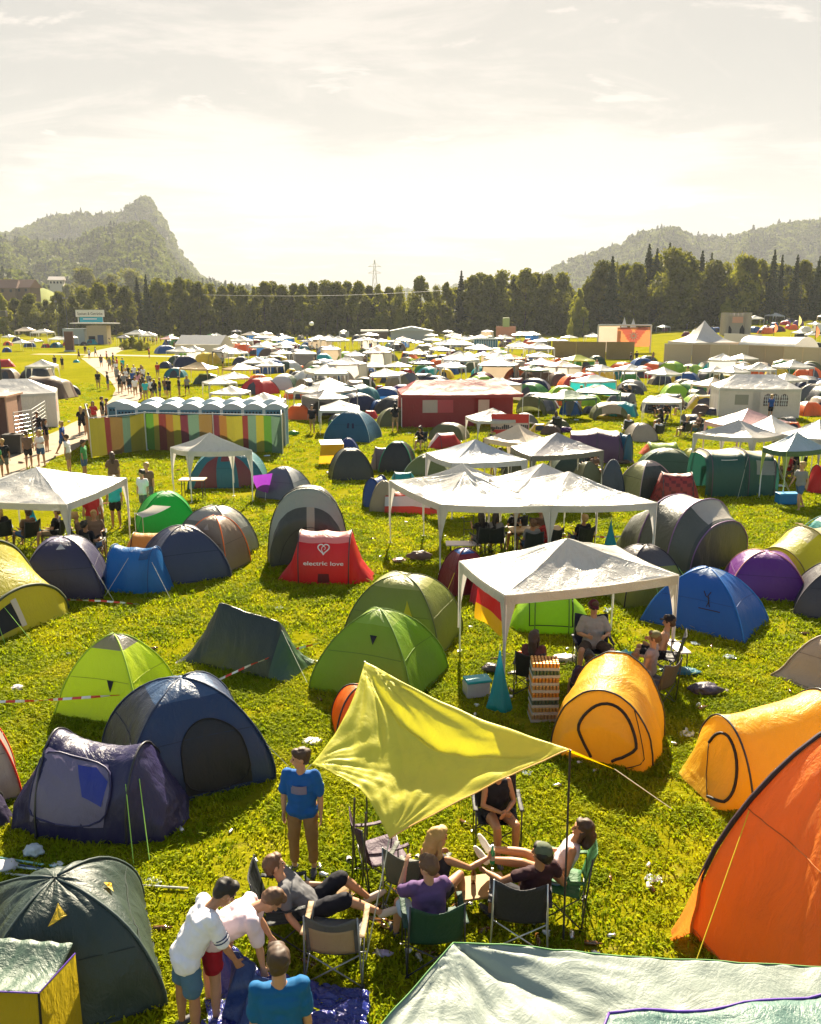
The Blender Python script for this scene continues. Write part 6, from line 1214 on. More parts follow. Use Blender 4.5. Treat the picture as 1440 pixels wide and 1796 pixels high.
tape([P(62, 1048, .1), P(120, 1052, .15), P(180, 1054, .12), P(245, 1060, .06)], 'red-white tape below the light blue pop-up tent'); tape([P(975, 941, .5), P(1020, 940, .45), P(1060, 942, .5), P(1110, 940, .5)], 'red-white tape behind the right of the gazebo row')
for i_, a_ in enumerate([((436, 936), (470, 937)), ((430, 908), (480, 908)), ((430, 930), (470, 934)), ((1288, 897), (1318, 896)), ((280, 1040), (420, 1060))][:4]):
    pass
# ================================================================ FAR STRUCTURES
def onground(px, row, h):
    """ground point under something whose height h shows at (px, row)"""
    z0 = 0.0
    for _ in range(12):
        d = ray(px, row); zt = h + z0
        t = (zt - CAMH) / d.z if d.z < -1e-4 else 1e4
        t = t if 0 < t else 1e4; y = min(d.y * t, 285.0); t = y / d.y; x = d.x * t; z0 = .5 * z0 + .5 * zg(x, y)
    return V((x, y, zg(x, y)))
def wat(g): return FPX / (g.y * CT + (CAMH - g.z) * ST)
LAND = [('long dark red marquee', 808, 712), ('marquee with arched windows', 1335, 700), ('orange stage banner', 1118, 590), ('castle tower', 1293, 566), ('white pagoda tent', 1245, 592), ('wooden hoarding', 1330, 630), ('brown reed fence', 1040, 617), ('blue portable toilets', 340, 722), ('long white storage tent', 352, 606),
        ('food stall sign', 160, 560), ('gazebo with red sign', 868, 730), ('petrol blue dome tent', 620, 750), ('turquoise tunnel tent', 1090, 710), ('yellow-green gazebo', 1015, 625), ('grey-roofed hall', 722, 582), ('orange box stall', 887, 575), ('low white half-round hall', 1385, 610), ('beige arched tent', 1124, 760), ('orange dome tent', 520, 722), ('striped fence', 330, 775), ('brown family tunnel tent', 70, 680), ('row of far toilets', 852, 602), ('tall lamp posts', 112, 560), ('white globe lamp', 547, 580)]
AUTO = []
def auto(o, desc, px, row, cat, group=None, mode='field'):
    o['category'] = cat; AUTO.append((o, desc, px, row, mode))
    if group: o['group'] = group
def ovr(o, mats):
    for i, m in enumerate(mats):
        if m is not None and i < len(o.material_slots): o.material_slots[i].link = 'OBJECT'; o.material_slots[i].material = m
# --- base things
def far_tent_mesh(kind):
    a_ = cloth('far_a', (.2, .2, .2), .35); b_ = cloth('far_b', (.5, .5, .5), .35); mb = MB()
    if kind == 'dome': S = Surf(dome_fn(2.7, 2.3, 1.35, 0, .10, pw=.8), .02, 1, 12, 2); mb.grid(lambda i, j: S.at(i, j), 28, 9, matf=lambda u, v: b_ if v < .26 else a_)
    elif kind == 'dome2': S = Surf(dome_fn(3.4, 2.4, 1.5, .28, .12, pw=.85), .02, 5, 12, 2); mb.grid(lambda i, j: S.at(i, j), 28, 9, matf=lambda u, v: b_ if (v < .36 or .25 < u < .5) else a_)
    elif kind == 'popup': S = Surf(loft_fn([(-1.3, .25, .03, 0), (-1.05, .6, .45, 0), (-.6, .8, 1.1, 0), (.6, .8, 1.1, 0), (1.05, .6, .45, 0), (1.3, .25, .03, 0)]), .015, 3, 5, 7); mb.grid(lambda i, j: S.at(i, j), 25, 14, matf=lambda u, v: b_ if .38 < v < .62 else a_)
    elif kind == 'tunnel': S = Surf(loft_fn([(-2, .9, .04, 0), (-1.6, 1.1, .85, 0), (-.9, 1.3, 1.55, 0), (.6, 1.3, 1.6, 0), (1.6, 1.2, 1.3, 0), (2, 1, .04, 0)], .85), .02, 7, 5, 9); mb.grid(lambda i, j: S.at(i, j), 30, 16, matf=lambda u, v: b_ if .36 < v < .64 else a_)
    elif kind == 'arch': S = Surf(loft_fn([(-1.1, 1.1, .5, 0), (-1, 1.2, 1.15, 0), (.5, 1.2, 1.2, 0), (1.3, .8, .04, 0)], .9), .015, 9, 4, 8); mb.grid(lambda i, j: S.at(i, j), 24, 16, matf=lambda u, v: b_ if .34 < v < .66 else a_)
    me = mb.mesh('flysheet', True); dm = MB()
    if kind in ('dome', 'dome2'): S.patch(dm, [(.07, .98), (.08, .6), (.125, .42), (.17, .6), (.18, .98)], cloth('far_door', (.1, .1, .1), .3), .02, 3, 3)
    else: S.patch(dm, [(.36, .05), (.36, .22), (.5, .32), (.62, .22), (.62, .05)], cloth('far_door', (.1, .1, .1), .3), .02, 3, 3)
    pm = MB()
    for q in ((0.001, 1), (.25, 1)) if 'dome' in kind else ((.4, 1), (.6, 1)): 
        if 'dome' in kind: S.line(pm, [(q[0], 1), (q[0], .02)], .02, MPOLE, .01, 10); S.line(pm, [(q[0] + .5, .02), (q[0] + .5, 1)], .02, MPOLE, .01, 10)
        else: S.line(pm, [(q[0], 0), (q[0], 1)], .02, MPOLE, .01, 20)
        break
    me.materials.clear() if False else None
    order = [m.name for m in me.materials]
    return me, dm.mesh('door', True), pm.mesh('pole', True), (order.index('far_a') if 'far_a' in order else 0)
FT = {k: far_tent_mesh(k) for k in ('dome', 'dome2', 'popup', 'tunnel', 'arch')}
FTW = {'dome': 2.7, 'dome2': 3.4, 'popup': 2.6, 'tunnel': 4.0, 'arch': 2.4}; FTN = {'dome': 'dome tent', 'dome2': 'wide dome tent', 'popup': 'pop-up tent', 'tunnel': 'tunnel tent', 'arch': 'arched tent'}
TC = {'navy': (.02, .03, .08), 'blue': (.015, .09, .28), 'teal': (.01, .16, .19), 'turquoise': (.02, .38, .40), 'dark green': (.03, .07, .03), 'green': (.06, .26, .04), 'lime green': (.30, .50, .02), 'olive': (.13, .14, .05), 'khaki': (.24, .21, .12), 'grey': (.15, .15, .15), 'dark grey': (.05, .05, .055), 'beige': (.42, .34, .25),
      'orange': (.75, .16, .015), 'red': (.50, .025, .02), 'dark red': (.17, .02, .025), 'yellow': (.72, .52, .02), 'purple': (.11, .03, .18), 'brown': (.14, .08, .05), 'white': (.68, .66, .62), 'black': (.018, .018, .02)}
TOPS = ['white', 'beige', 'grey', None, None]
PLACED = []
def fit_far_tent(g, kind, cname, top, rz, s, px, row, parts=True, grp='tents far out on the camping field'):
    me, dm, pm, ia = FT[kind]; e = empty('tent', g, rz); e.scale = (s, s, s * rnd.uniform(.9, 1.15)); o = link('flysheet', me, e); ma = cloth('tent_' + cname, TC[cname], .35); mbt = cloth('tent_' + (top or cname), TC[top or cname], .35)
    ovr(o, [ma, mbt] if ia == 0 else [mbt, ma])
    if parts: d = link('door', dm, e); ovr(d, [cloth('tent_' + cname, TC[cname], .35) if rnd.random() < .4 else cloth('door_dk', (.04, .04, .05), .2)]); link('pole', pm, e)
    auto(e, '%s%s %s' % (cname, (' and ' + top if top != cname else '') if top else '', FTN[kind]), px, row, 'tent', grp); PLACED.append((g.x, g.y, FTW[kind] * s * .5)); return e
def ft(l, r, base, kind, cname, top=None, rz=None):
    g = G((l + r) / 2, base); W = (r - l) / wat(g); s = W / FTW[kind] * .95; g = V((g.x, g.y + W * .3, g.z)); return fit_far_tent(g, kind, cname, top, R(rnd.uniform(-25, 25) if rz is None else rz), s, (l + r) / 2, base)
GZ_MATS = {'white': MGAZ, 'pale grey': MGAZP, 'dark grey': MGAZG, 'beige': MGAZB, 'dark red': MGAZR, 'green': MGAZGR, 'pinkish': foil_mat('pink_awning', (.68, .42, .42), .25), 'tan': foil_mat('tan_awning', (.50, .36, .20), .3), 'yellow-green': foil_mat('lime_awning', (.42, .46, .06), .4), 'orange': foil_mat('orange_awning', (.75, .3, .05), .4), 'navy': foil_mat('navy_awning', (.03, .04, .08), .2)}
GB = []
for q, (w_, d_, rg, dr_) in enumerate([(3, 3, 0, True), (3, 3, 0, False), (4, 3, .2, True), (6, 3, .5, False)]):
    e = empty('gazebo', (0, -30 - 10 * q, 0)); gazebo_geo(e, [(-w_ / 2, -d_ / 2), (w_ / 2, -d_ / 2), (w_ / 2, d_ / 2), (-w_ / 2, d_ / 2)], 2.0, 2.68, MGAZ, ridge=rg, drape=dr_, amp=.03, res=8, seed=q * 7.7); GB.append((e, w_))
def gz(g, kind, cname, rz, px, row, s=1.0, grp='party gazebos far out on the camping field', wall=None):
    src = GB[kind][0]; e = copy_tree(src, None, g, rz, (s, s, s * rnd.uniform(.86, 1.08))); e.rotation_euler = (R(rnd.uniform(-1.6, 1.6)), R(rnd.uniform(-1.6, 1.6)), rz)
    if cname != 'white':
        for ch in e.children:
            if ch.name.startswith(('roof', 'valance')): ovr(ch, [GZ_MATS[cname]])
            elif len(ch.material_slots) > 1: ovr(ch, [None, GZ_MATS[cname]])
    if wall:
        mb = MB(); w_ = GB[kind][1] / 2; mw = cloth('wall_' + wall, TC[wall], .35); mb.grid(lambda i, j: (-w_ + 2 * w_ * i, 1.47 + .03 * math.sin(12 * i), .05 + 1.85 * j), 10, 3, mw); mb.grid(lambda i, j: (w_ - .04, -1.4 + 2.8 * i, .05 + 1.85 * j), 8, 3, mw); mb.build('wall', e, smooth_=True)
    auto(e, '%s gazebo%s' % (cname, (' with ' + wall + ' walls') if wall else ''), px, row, 'gazebo', grp); PLACED.append((g.x, g.y, GB[kind][1] * .52 * s)); return e
def gp(cx, eave, w, cname='white', kind=None, wall=None, rz=None):
    g = onground(cx, eave, 2.0); W = w / wat(g); rzz = R(rnd.uniform(-20, 40)) if rz is None else R(rz)
    k = kind if kind is not None else (3 if W > 6.2 else 2 if W > 4.9 else rnd.choice((0, 0, 1))); bw, bd = GB[k][1], 3.0; s = W / (bw * abs(math.cos(rzz)) + bd * abs(math.sin(rzz))); s = max(.8, min(1.25, s)); g = V((g.x, g.y + .8, g.z)); return gz(g, k, cname, rzz, cx, eave, s, wall=wall)
# --- gazebos seen in the photo
for a in [(501, 603, 42), (495, 613, 31), (533, 619, 45, 'white', 1, 'dark grey'), (623, 620, 43, 'white', 1, 'grey'), (665, 613, 45), (650, 634, 43), (697, 634, 49), (575, 648, 54), (576, 665, 60), (528, 673, 61), (567, 685, 65, 'dark grey', 1, 'dark grey'), (594, 702, 67, 'white', 0), (668, 597, 34), (637, 596, 36), (700, 595, 27), (559, 594, 32), (577, 600, 45), (540, 596, 30, 'dark grey'), (592, 601, 40),
          (379, 590, 27), (411, 592, 36), (420, 603, 40), (393, 613, 50), (466, 592, 50, 'tan', 3), (466, 603, 42), (480, 596, 36), (498, 605, 34), (491, 614, 34), (471, 634, 47), (408, 650, 50), (381, 661, 62), (399, 674, 60), (457, 690, 58), (382, 700, 74, 'white', 2), (345, 640, 50, 'tan', 2), (420, 640, 60, 'tan', 2),
          (810, 607, 47), (821, 621, 45), (807, 638, 63), (848, 616, 36), (877, 611, 36), (911, 611, 42), (946, 616, 54), (902, 621, 27, 'orange'), (866, 620, 40, 'beige', 1, 'beige'), (950, 634, 60, 'pinkish'), (938, 641, 49, 'green'), (875, 661, 61, 'white', 2, 'beige'), (807, 668, 72, 'dark grey'), (828, 661, 40), (868, 722, 88, 'white', 0), (738, 632, 40, 'navy'), (843, 592, 31), (816, 594, 30), (758, 594, 35), (790, 597, 30), (886, 594, 34), (924, 589, 54, 'white', 3), (970, 593, 27), (733, 596, 20, 'dark grey'),
          (1015, 626, 60, 'yellow-green', 2), (1060, 641, 47), (1110, 641, 52), (1045, 657, 58, 'white', 2, 'turquoise'), (1167, 650, 56), (1170, 689, 82), (1053, 675, 67, 'green', 2), (1000, 684, 66, 'green', 2), (1260, 642, 43), (1290, 646, 53), (1308, 638, 30), (1339, 643, 55), (1397, 643, 60), (1388, 660, 60), (1257, 668, 63, 'beige'),
          (1225, 562, 22), (1262, 558, 26), (1327, 559, 27), (1360, 558, 32), (1408, 557, 18), (1432, 557, 22), (1204, 564, 18), (68, 640, 56, 'white', 0, None, 12), (73, 586, 56, 'white', 2), (43, 583, 40, 'beige', 2), (13, 588, 22), (100, 593, 40, 'white', 2), (34, 598, 30), (58, 594, 26, 'beige'), (118, 592, 26, 'pale grey'), (258, 590, 34), (215, 592, 26, 'dark grey'), (240, 589, 42), (1040, 592, 34), (985, 594, 26), (1000, 590, 30), (1178, 566, 20), (1165, 572, 24)]:
    gp(*a)
# --- tents seen in the photo
for a in [(287, 324, 662, 'dome', 'teal', 'white', 0), (300, 345, 645, 'dome2', 'navy', 'grey'), (278, 300, 646, 'dome', 'navy'), (334, 384, 674, 'tunnel', 'dark green', 'green', 5), (421, 437, 625, 'dome', 'teal'), (431, 460, 624, 'popup', 'red'), (427, 450, 648, 'dome', 'black'), (447, 469, 650, 'dome', 'teal', 'white'), (468, 500, 647, 'dome2', 'orange'), (434, 470, 673, 'dome2', 'orange', 'yellow'), (456, 484, 684, 'dome', 'teal'), (292, 312, 618, 'dome', 'navy'), (296, 318, 606, 'dome', 'green'),
          (497, 545, 736, 'dome', 'orange', 'beige', 4), (498, 534, 700, 'dome', 'orange', None), (577, 608, 742, 'dome', 'grey', 'white'), (575, 592, 746, 'dome', 'green'), (660, 727, 748, 'dome2', 'olive', 'khaki', 10), (647, 684, 722, 'dome', 'blue'), (663, 692, 714, 'dome', 'black'), (632, 666, 735, 'popup', 'red'), (615, 660, 683, 'arch', 'dark green', None, 90), (613, 652, 692, 'popup', 'purple', None), (627, 660, 696, 'dome', 'navy', 'white'), (672, 720, 696, 'tunnel', 'navy', 'white'), (680, 730, 700, 'dome', 'purple', None), (660, 692, 672, 'dome', 'yellow'), (665, 695, 666, 'dome', 'dark red'), (696, 730, 664, 'dome', 'red', None), (698, 728, 670, 'dome', 'beige'), (655, 676, 686, 'popup', 'red'),
          (515, 535, 650, 'arch', 'orange'), (499, 521, 658, 'dome', 'yellow'), (508, 534, 663, 'dome', 'grey'), (486, 512, 670, 'dome', 'black'), (545, 580, 638, 'dome2', 'khaki'), (535, 570, 660, 'dome', 'green', 'white'), (555, 578, 618, 'dome', 'navy'), (680, 708, 616, 'dome2', 'grey'), (720, 745, 625, 'dome', 'yellow'),
          (748, 815, 787, 'popup', 'red', 'white', 20), (755, 822, 771, 'dome2', 'olive', 'khaki'), (900, 945, 748, 'arch', 'grey', None, 90), (915, 960, 711, 'dome', 'dark grey', 'beige'), (929, 966, 758, 'popup', 'yellow', 'beige'), (950, 986, 762, 'dome', 'brown'), (957, 1004, 758, 'dome2', 'olive', 'khaki'), (878, 895, 650, 'dome', 'blue'), (884, 900, 641, 'popup', 'turquoise'), (872, 905, 682, 'popup', 'turquoise', 'white'), (900, 925, 684, 'dome', 'blue', 'white'), (927, 944, 680, 'arch', 'turquoise'), (744, 766, 668, 'dome', 'dark red'), (765, 796, 664, 'dome', 'yellow'), (725, 750, 656, 'popup', 'yellow'), (722, 736, 668, 'popup', 'red'),
          (1057, 1124, 731, 'tunnel', 'turquoise', 'teal', -25), (1038, 1102, 736, 'arch', 'olive', 'beige', 90), (1020, 1058, 712, 'dome', 'lime green', 'white'), (1022, 1046, 725, 'dome', 'grey'), (1085, 1130, 692, 'dome2', 'dark grey', 'white'), (1138, 1182, 675, 'tunnel', 'dark grey', 'beige'), (1184, 1222, 680, 'dome2', 'khaki', 'beige'), (1400, 1446, 729, 'dome', 'orange', 'beige', 10), (1203, 1248, 714, 'dome', 'lime green'), (1216, 1252, 729, 'dome', 'brown', 'beige'), (1254, 1304, 724, 'dome2', 'navy', 'white'), (1238, 1266, 730, 'dome', 'navy'), (1423, 1452, 680, 'dome', 'blue'), (1291, 1313, 664, 'dome', 'white', 'blue'), (1336, 1360, 670, 'dome', 'black'), (1330, 1345, 672, 'dome', 'teal', 'white'), (1197, 1236, 745, 'arch', 'grey'), (1206, 1240, 756, 'dome', 'teal', 'white'), (1372, 1402, 748, 'arch', 'grey', None), (1378, 1412, 756, 'popup', 'orange', None),
          (1338, 1354, 579, 'dome', 'dark red'), (1350, 1378, 582, 'dome2', 'dark red'), (1385, 1403, 578, 'dome', 'orange'), (1215, 1228, 584, 'dome', 'white', 'blue'), (1196, 1214, 590, 'popup', 'dark red'), (1248, 1266, 583, 'arch', 'blue', None), (1405, 1425, 582, 'dome', 'white'),
          (18, 120, 700, 'tunnel', 'brown', 'beige', -8), (105, 138, 693, 'dome', 'dark grey'), (28, 88, 664, 'tunnel', 'dark grey', 'beige', -5), (-10, 28, 665, 'dome2', 'brown', 'beige'), (-14, 22, 644, 'popup', 'red'), (39, 60, 609, 'dome', 'blue'), (69, 88, 610, 'popup', 'red'), (88, 106, 610, 'dome', 'teal'), (152, 171, 604, 'arch', 'turquoise'), (20, 36, 600, 'dome', 'navy'), (4, 20, 606, 'dome', 'orange'), (108, 122, 606, 'dome', 'red'), (60, 74, 600, 'popup', 'green'), (2, 18, 618, 'dome', 'blue'), (140, 152, 606, 'dome', 'black'), (128, 138, 636, 'dome', 'turquoise')]:
    ft(*a[:4], *a[4:])
# --- long dark red marquee
def wallbox(e, name, x0, x1, y0, y1, z0, z1, mat, res=(10, 3), rip=.02):
    mb = MB()
    for (a, b) in (((x0, y0), (x1, y0)), ((x1, y0), (x1, y1)), ((x1, y1), (x0, y1)), ((x0, y1), (x0, y0))):
        mb.grid(lambda i, j, a=a, b=b: (a[0] + (b[0] - a[0]) * i + rip * math.sin(20 * i), a[1] + (b[1] - a[1]) * i + rip * math.sin(17 * i + 1), z0 + (z1 - z0) * j), res[0], res[1], mat)
    return mb.build(name, e, smooth_=True)
g = G(806, 748); s = wat(g); W = 212 / s; Hh = 66 / s * .98
e = empty('marquee', (g.x, g.y + 1.5, 0), R(4), 'long dark red marquee with white window panels in the middle of the field', 'marquee'); gazebo_geo(e, [(-W / 2, -2), (W / 2, -2), (W / 2, 2.2), (-W / 2, 2.2)], 2.1, 2.85, foil_mat('red_awn_faded', (.48, .09, .09), .4, .62), ridge=.72, valmat=MGAZR, drape=False, amp=.06, res=20)
wallbox(e, 'wall', -W / 2 + .05, -W / 2 + 4.6, -1.95, 2.1, .02, 2.05, cloth('marq_red', (.26, .02, .03), .4)); wallbox(e, 'wall', W / 2 - 3.0, W / 2 - .1, 1.0, 2.1, .02, 2.05, cloth('marq_red', (.26, .02, .03), .4)); mb = MB(); mb.grid(lambda i, j: (-W / 2 + .2 + (W - .4) * i, 2.0 + .04 * math.sin(30 * i), .05 + 1.9 * j), 40, 3, cloth('marq_red', (.26, .02, .03), .4)); mb.build('wall', e, smooth_=True)
for x0, x1, c_ in ((-W / 2 + 1.35, -W / 2 + 2.3, (.60, .50, .42)), (-W / 2 + 2.3, -W / 2 + 3.3, (.60, .08, .10)), (-W / 2 + 4.9, -W / 2 + 5.6, (.62, .5, .4))): mb = MB(); mb.grid(lambda i, j: (x0 + (x1 - x0) * i, -2.01, .95 + .8 * j), 4, 3, cloth('winp_%s' % (c_,), c_, .4)); mb.build('window', e)
PLACED += [(g.x + q, g.y + 1.5, 3) for q in np.arange(-W / 2, W / 2, 2)]
# --- white marquee with arched windows
g = G(1335, 733); s = wat(g); W = 136 / s
e = empty('marquee', (g.x, g.y + 1.6, 0), R(-9), 'white marquee with round-arched window prints at the right', 'marquee'); gazebo_geo(e, [(-W / 2, -1.7), (W / 2, -1.7), (W / 2, 1.7), (-W / 2, 1.7)], 2.05, 2.9, MGAZ, ridge=.5, drape=False, amp=.03, res=14); wallbox(e, 'wall', -W / 2 + .03, W / 2 - .03, -1.66, 1.66, .02, 2.0, cloth('marq_white', (.58, .54, .50), .35))
for x0 in (W * .10, W * .19, W * .30):
    mb = MB(); mb.grid(lambda i, j: (x0 + .52 * (i - .5) * (1 if j < .6 else math.sqrt(max(0, 1 - ((j - .6) / .4) ** 2)) * .999 + .001), -1.69, .85 + .85 * j), 6, 10, flat('window_dark', (.12, .09, .09), .4)); w_ = mb.build('window', e)
    mb = MB()
    for q in (-.13, .0, .13): mb.box((x0 + q, -1.70, 1.25), (.025, .012, .75), MWHITE)
    for q in (1.0, 1.25, 1.48): mb.box((x0, -1.712, q), (.5, .008, .025), MWHITE)
    mb.build('muntins', w_)
mb = MB(); mb.grid(lambda i, j: (-W * .30 + .9 * i, -1.69, .9 + .7 * j), 4, 4, flat('window_dull', (.25, .24, .2), .3)); mb.build('window', e); mb = MB(); mb.grid(lambda i, j: (-W * .08 + .5 * i, -1.69, .05 + 1.8 * j), 4, 4, cloth('panel_white2', (.55, .5, .45), .35)); mb.build('door_panel', e)
PLACED += [(g.x + q, g.y + 1.6, 2.6) for q in np.arange(-W / 2, W / 2, 2)]
# --- gazebo with red sign: sign and bucket
g = onground(868, 722, 2.0); e = empty('banner', (g.x + .8, g.y - .2, 0), 0, 'red banner with black city skyline under the white gazebo before the red marquee', 'banner'); mb = MB(); mb.grid(lambda i, j: (-1.0 + 2.0 * i, 0, .75 + 1.15 * j), 8, 4, flat('banner_red', (.50, .03, .02), .6)); mb.build('cloth', e)
mb = MB(); mb.box((0, -.01, 1.25), (1.9, .01, .34), flat('banner_pale', (.55, .42, .36), .6)); r5 = random.Random(4)
for k in range(19): h = r5.uniform(.08, .26); mb.box((-.9 + k * .1, -.022, 1.10 + h / 2), (.075, .01, h), MPRK)
mb.build('skyline_print', e); mb = MB(); mb.tube([(-1, 0, 0), (-1, 0, 1.9)], .02, MSTEEL, 5); mb.tube([(1, 0, 0), (1, 0, 1.9)], .02, MSTEEL, 5); mb.build('post', e)
# --- long white storage tent
g = G(352, 628); s = wat(g); W = 86 / s; e = empty('marquee', (g.x, g.y + 3, 0), R(-12), 'long white storage tent with gabled end near the path', 'marquee'); mw_ = cloth('store_white', (.62, .57, .48), .5); L = W * 1.0; hw_ = 2.6; mb = MB()
mb.grid(lambda i, j: (-L / 2 + L * i, -hw_, 0.02 + 2.2 * j - .03 * abs(math.sin(9.4 * i))), 24, 3, mw_); mb.grid(lambda i, j: (-L / 2 + L * i, hw_, 2.2 * j), 12, 2, mw_); mb.build('wall', e, smooth_=True)
mb = MB(); mb.grid(lambda i, j: (-L / 2 + L * i, -hw_ + 2 * hw_ * j, 2.2 + 1.5 * (1 - abs(2 * j - 1)) - .05 * abs(math.sin(9.4 * i))), 24, 10, MGAZ); mb.build('roof', e)
for sx in (-1, 1): mb = MB(); mb.add([(sx * L / 2, -hw_, 0), (sx * L / 2, hw_, 0), (sx * L / 2, hw_, 2.2), (sx * L / 2, 0, 3.7), (sx * L / 2, -hw_, 2.2)], [(0, 1, 2, 3, 4)], mw_); mb.build('gable', e)
PLACED += [(g.x + q, g.y + 3, 3.4) for q in np.arange(-W / 2, W / 2, 2)]
# --- white party tent at the left with container, bins, fence
g = G(22, 752); s = wat(g); e = empty('marquee', (g.x, g.y + 2, 0), R(20), 'white party tent with side walls cut by the left edge', 'marquee'); gazebo_geo(e, [(-2.8, -2.0), (2.0, -2.0), (2.0, 1.6), (-2.8, 1.6)], 2.2, 3.0, MGAZ, ridge=.3, drape=False, amp=.03, res=12); wallbox(e, 'wall', -2.77, 1.97, -1.97, 1.57, .02, 2.15, cloth('marq_white', (.58, .54, .50), .35))
mb = MB(); mb.grid(lambda i, j: (1.99, -1.2 + .8 * i, .9 + .8 * j), 3, 3, flat('red_print', (.5, .22, .2), .6)); mb.build('print', e)
g = G(6, 792); e = empty('container', (g.x - 1.2, g.y + 1.2, 0), R(4), 'dark brown site container standing at the left edge', 'container'); mb = MB(); mb.box((0, 0, 1.4), (2.8, 2.2, 2.7), flat('container_brown', (.09, .035, .03), .6)); mb.build('body', e); mb = MB(); mb.box((1.43, -.4, 1.4), (.06, 1.5, 2.78), flat('container_edge', (.42, .24, .16), .6)); mb.build('post', e); mb = MB(); mb.box((0, 0, 2.84), (3.0, 2.4, .1), flat('container_edge', (.42, .24, .16), .6)); mb.build('roof', e)
for i_, (px_, w_) in enumerate([(20, 'left wheelie bin of the pair beside the brown container'), (31, 'right wheelie bin of the pair beside the brown container')]):
    g = G(px_, 796); e = empty('bin', g, R(10), w_, 'bin', 'black wheelie bins'); mb = MB(); vs = [(-.22, -.26, .05), (.22, -.26, .05), (.22, .22, .05), (-.22, .22, .05), (-.29, -.34, .98), (.29, -.34, .98), (.29, .34, .98), (-.29, .34, .98)]; mb.add(vs, [(0, 1, 5, 4), (1, 2, 6, 5), (2, 3, 7, 6), (3, 0, 4, 7), (3, 2, 1, 0)], flat('bin_black', (.018, .016, .016), .5)); mb.build('body', e); mb = MB(); mb.box((0, 0, 1.01), (.62, .74, .06), flat('bin_black', (.018, .016, .016), .5), bev=.02); mb.build('lid', e)
    for q in (-.2, .2): mb = MB(); mb.tube([(q - .03, .28, .1), (q + .03, .28, .1)], .10, MZIP, 12); mb.build('wheel', e)
def mesh_fence(a, b, h, label):
    a, b = V(a), V(b); e = empty('site_fence', a, math.atan2(b.y - a.y, b.x - a.x), label, 'fence'); L = (b - a).length; mb = MB()
    mb.tube([(0, 0, 0), (0, 0, h)], .025, MSTEEL, 6); mb.tube([(L, 0, 0), (L, 0, h)], .025, MSTEEL, 6); mb.tube([(0, 0, h), (L, 0, h)], .022, MSTEEL, 6); mb.tube([(0, 0, .15), (L, 0, .15)], .02, MSTEEL, 6); mb.build('frame', e)
    mb = MB(); n = int(L / .22)
    for k in range(1, n): mb.tube([(L * k / n, 0, .15), (L * k / n, 0, h)], .004, MSTEEL, 3)
    for k in range(1, 9): mb.tube([(0, 0, .15 + (h - .15) * k / 9), (L, 0, .15 + (h - .15) * k / 9)], .004, MSTEEL, 3)
    mb.build('wire_mesh', e); return e
mesh_fence(G(30, 790), G(61, 783), 2.0, 'steel mesh fence panel beside the brown container'); mesh_fence(G(61, 783), G(84, 762), 2.0, 'steel mesh fence panel leaning away towards the path')
# --- striped fence round the toilets
STR = [('s_red', (.14, .025, .02)), ('s_orange', (.22, .10, .02)), ('s_yellow', (.26, .23, .02)), ('s_teal', (.10, .17, .11)), ('s_brown', (.18, .11, .03)), ('s_green', (.07, .18, .02)), ('s_wine', (.10, .02, .03)), ('s_olive', (.24, .21, .02))]
def striped(a, b, h, label, seed):
    a, b = V(a), V(b); e = empty('fence', a, math.atan2(b.y - a.y, b.x - a.x), label, 'fence', 'striped cloth fence sections round the toilets'); L = (b - a).length; r_ = random.Random(seed); cuts = []; x = 0
    while x < L: w_ = r_.choice((.28, .42, .42, .7)); cuts.append((x, min(L, x + w_), r_.choice(STR))); x += w_
    def mf(u, v):
        for c in cuts:
            if c[0] <= u * L <= c[1]: return cloth(c[2][0], c[2][1], .22, .7)
        return cloth(STR[0][0], STR[0][1])
    mb = MB(); mb.grid(lambda i, j: (L * i, .06 * math.sin(i * L * 2.3) * (.4 + j), .06 + (h - .1) * j - .03 * abs(math.sin(i * L))), int(L / .07), 6, None, mf); mb.build('cloth', e, smooth_=True)
    n = max(1, round(L / 3.4))
    for k in range(n + 1): mb = MB(); mb.tube([(L * k / n, .03, 0), (L * k / n, .03, h + .05)], .03, MSTEEL, 6); mb.build('post', e)
    mb = MB(); mb.tube([(0, .03, h), (L, .03, h)], .025, MSTEEL, 6); mb.build('rail', e)
striped(G(162, 803), G(258, 790) + V((0, 0, 0)), 2.0, 'striped cloth fence section angled in front of the leftmost toilets', 3); striped(G(258, 790) + V((.02, .02, 0)), G(496, 796), 2.0, 'longest striped cloth fence section in front of the blue toilets', 5); striped(G(497, 796), G(494, 748), 2.0, 'striped cloth fence end section at the right of the toilets', 8); striped(G(154, 770), G(161, 802), 2.0, 'short striped cloth fence section at the far left corner', 9)
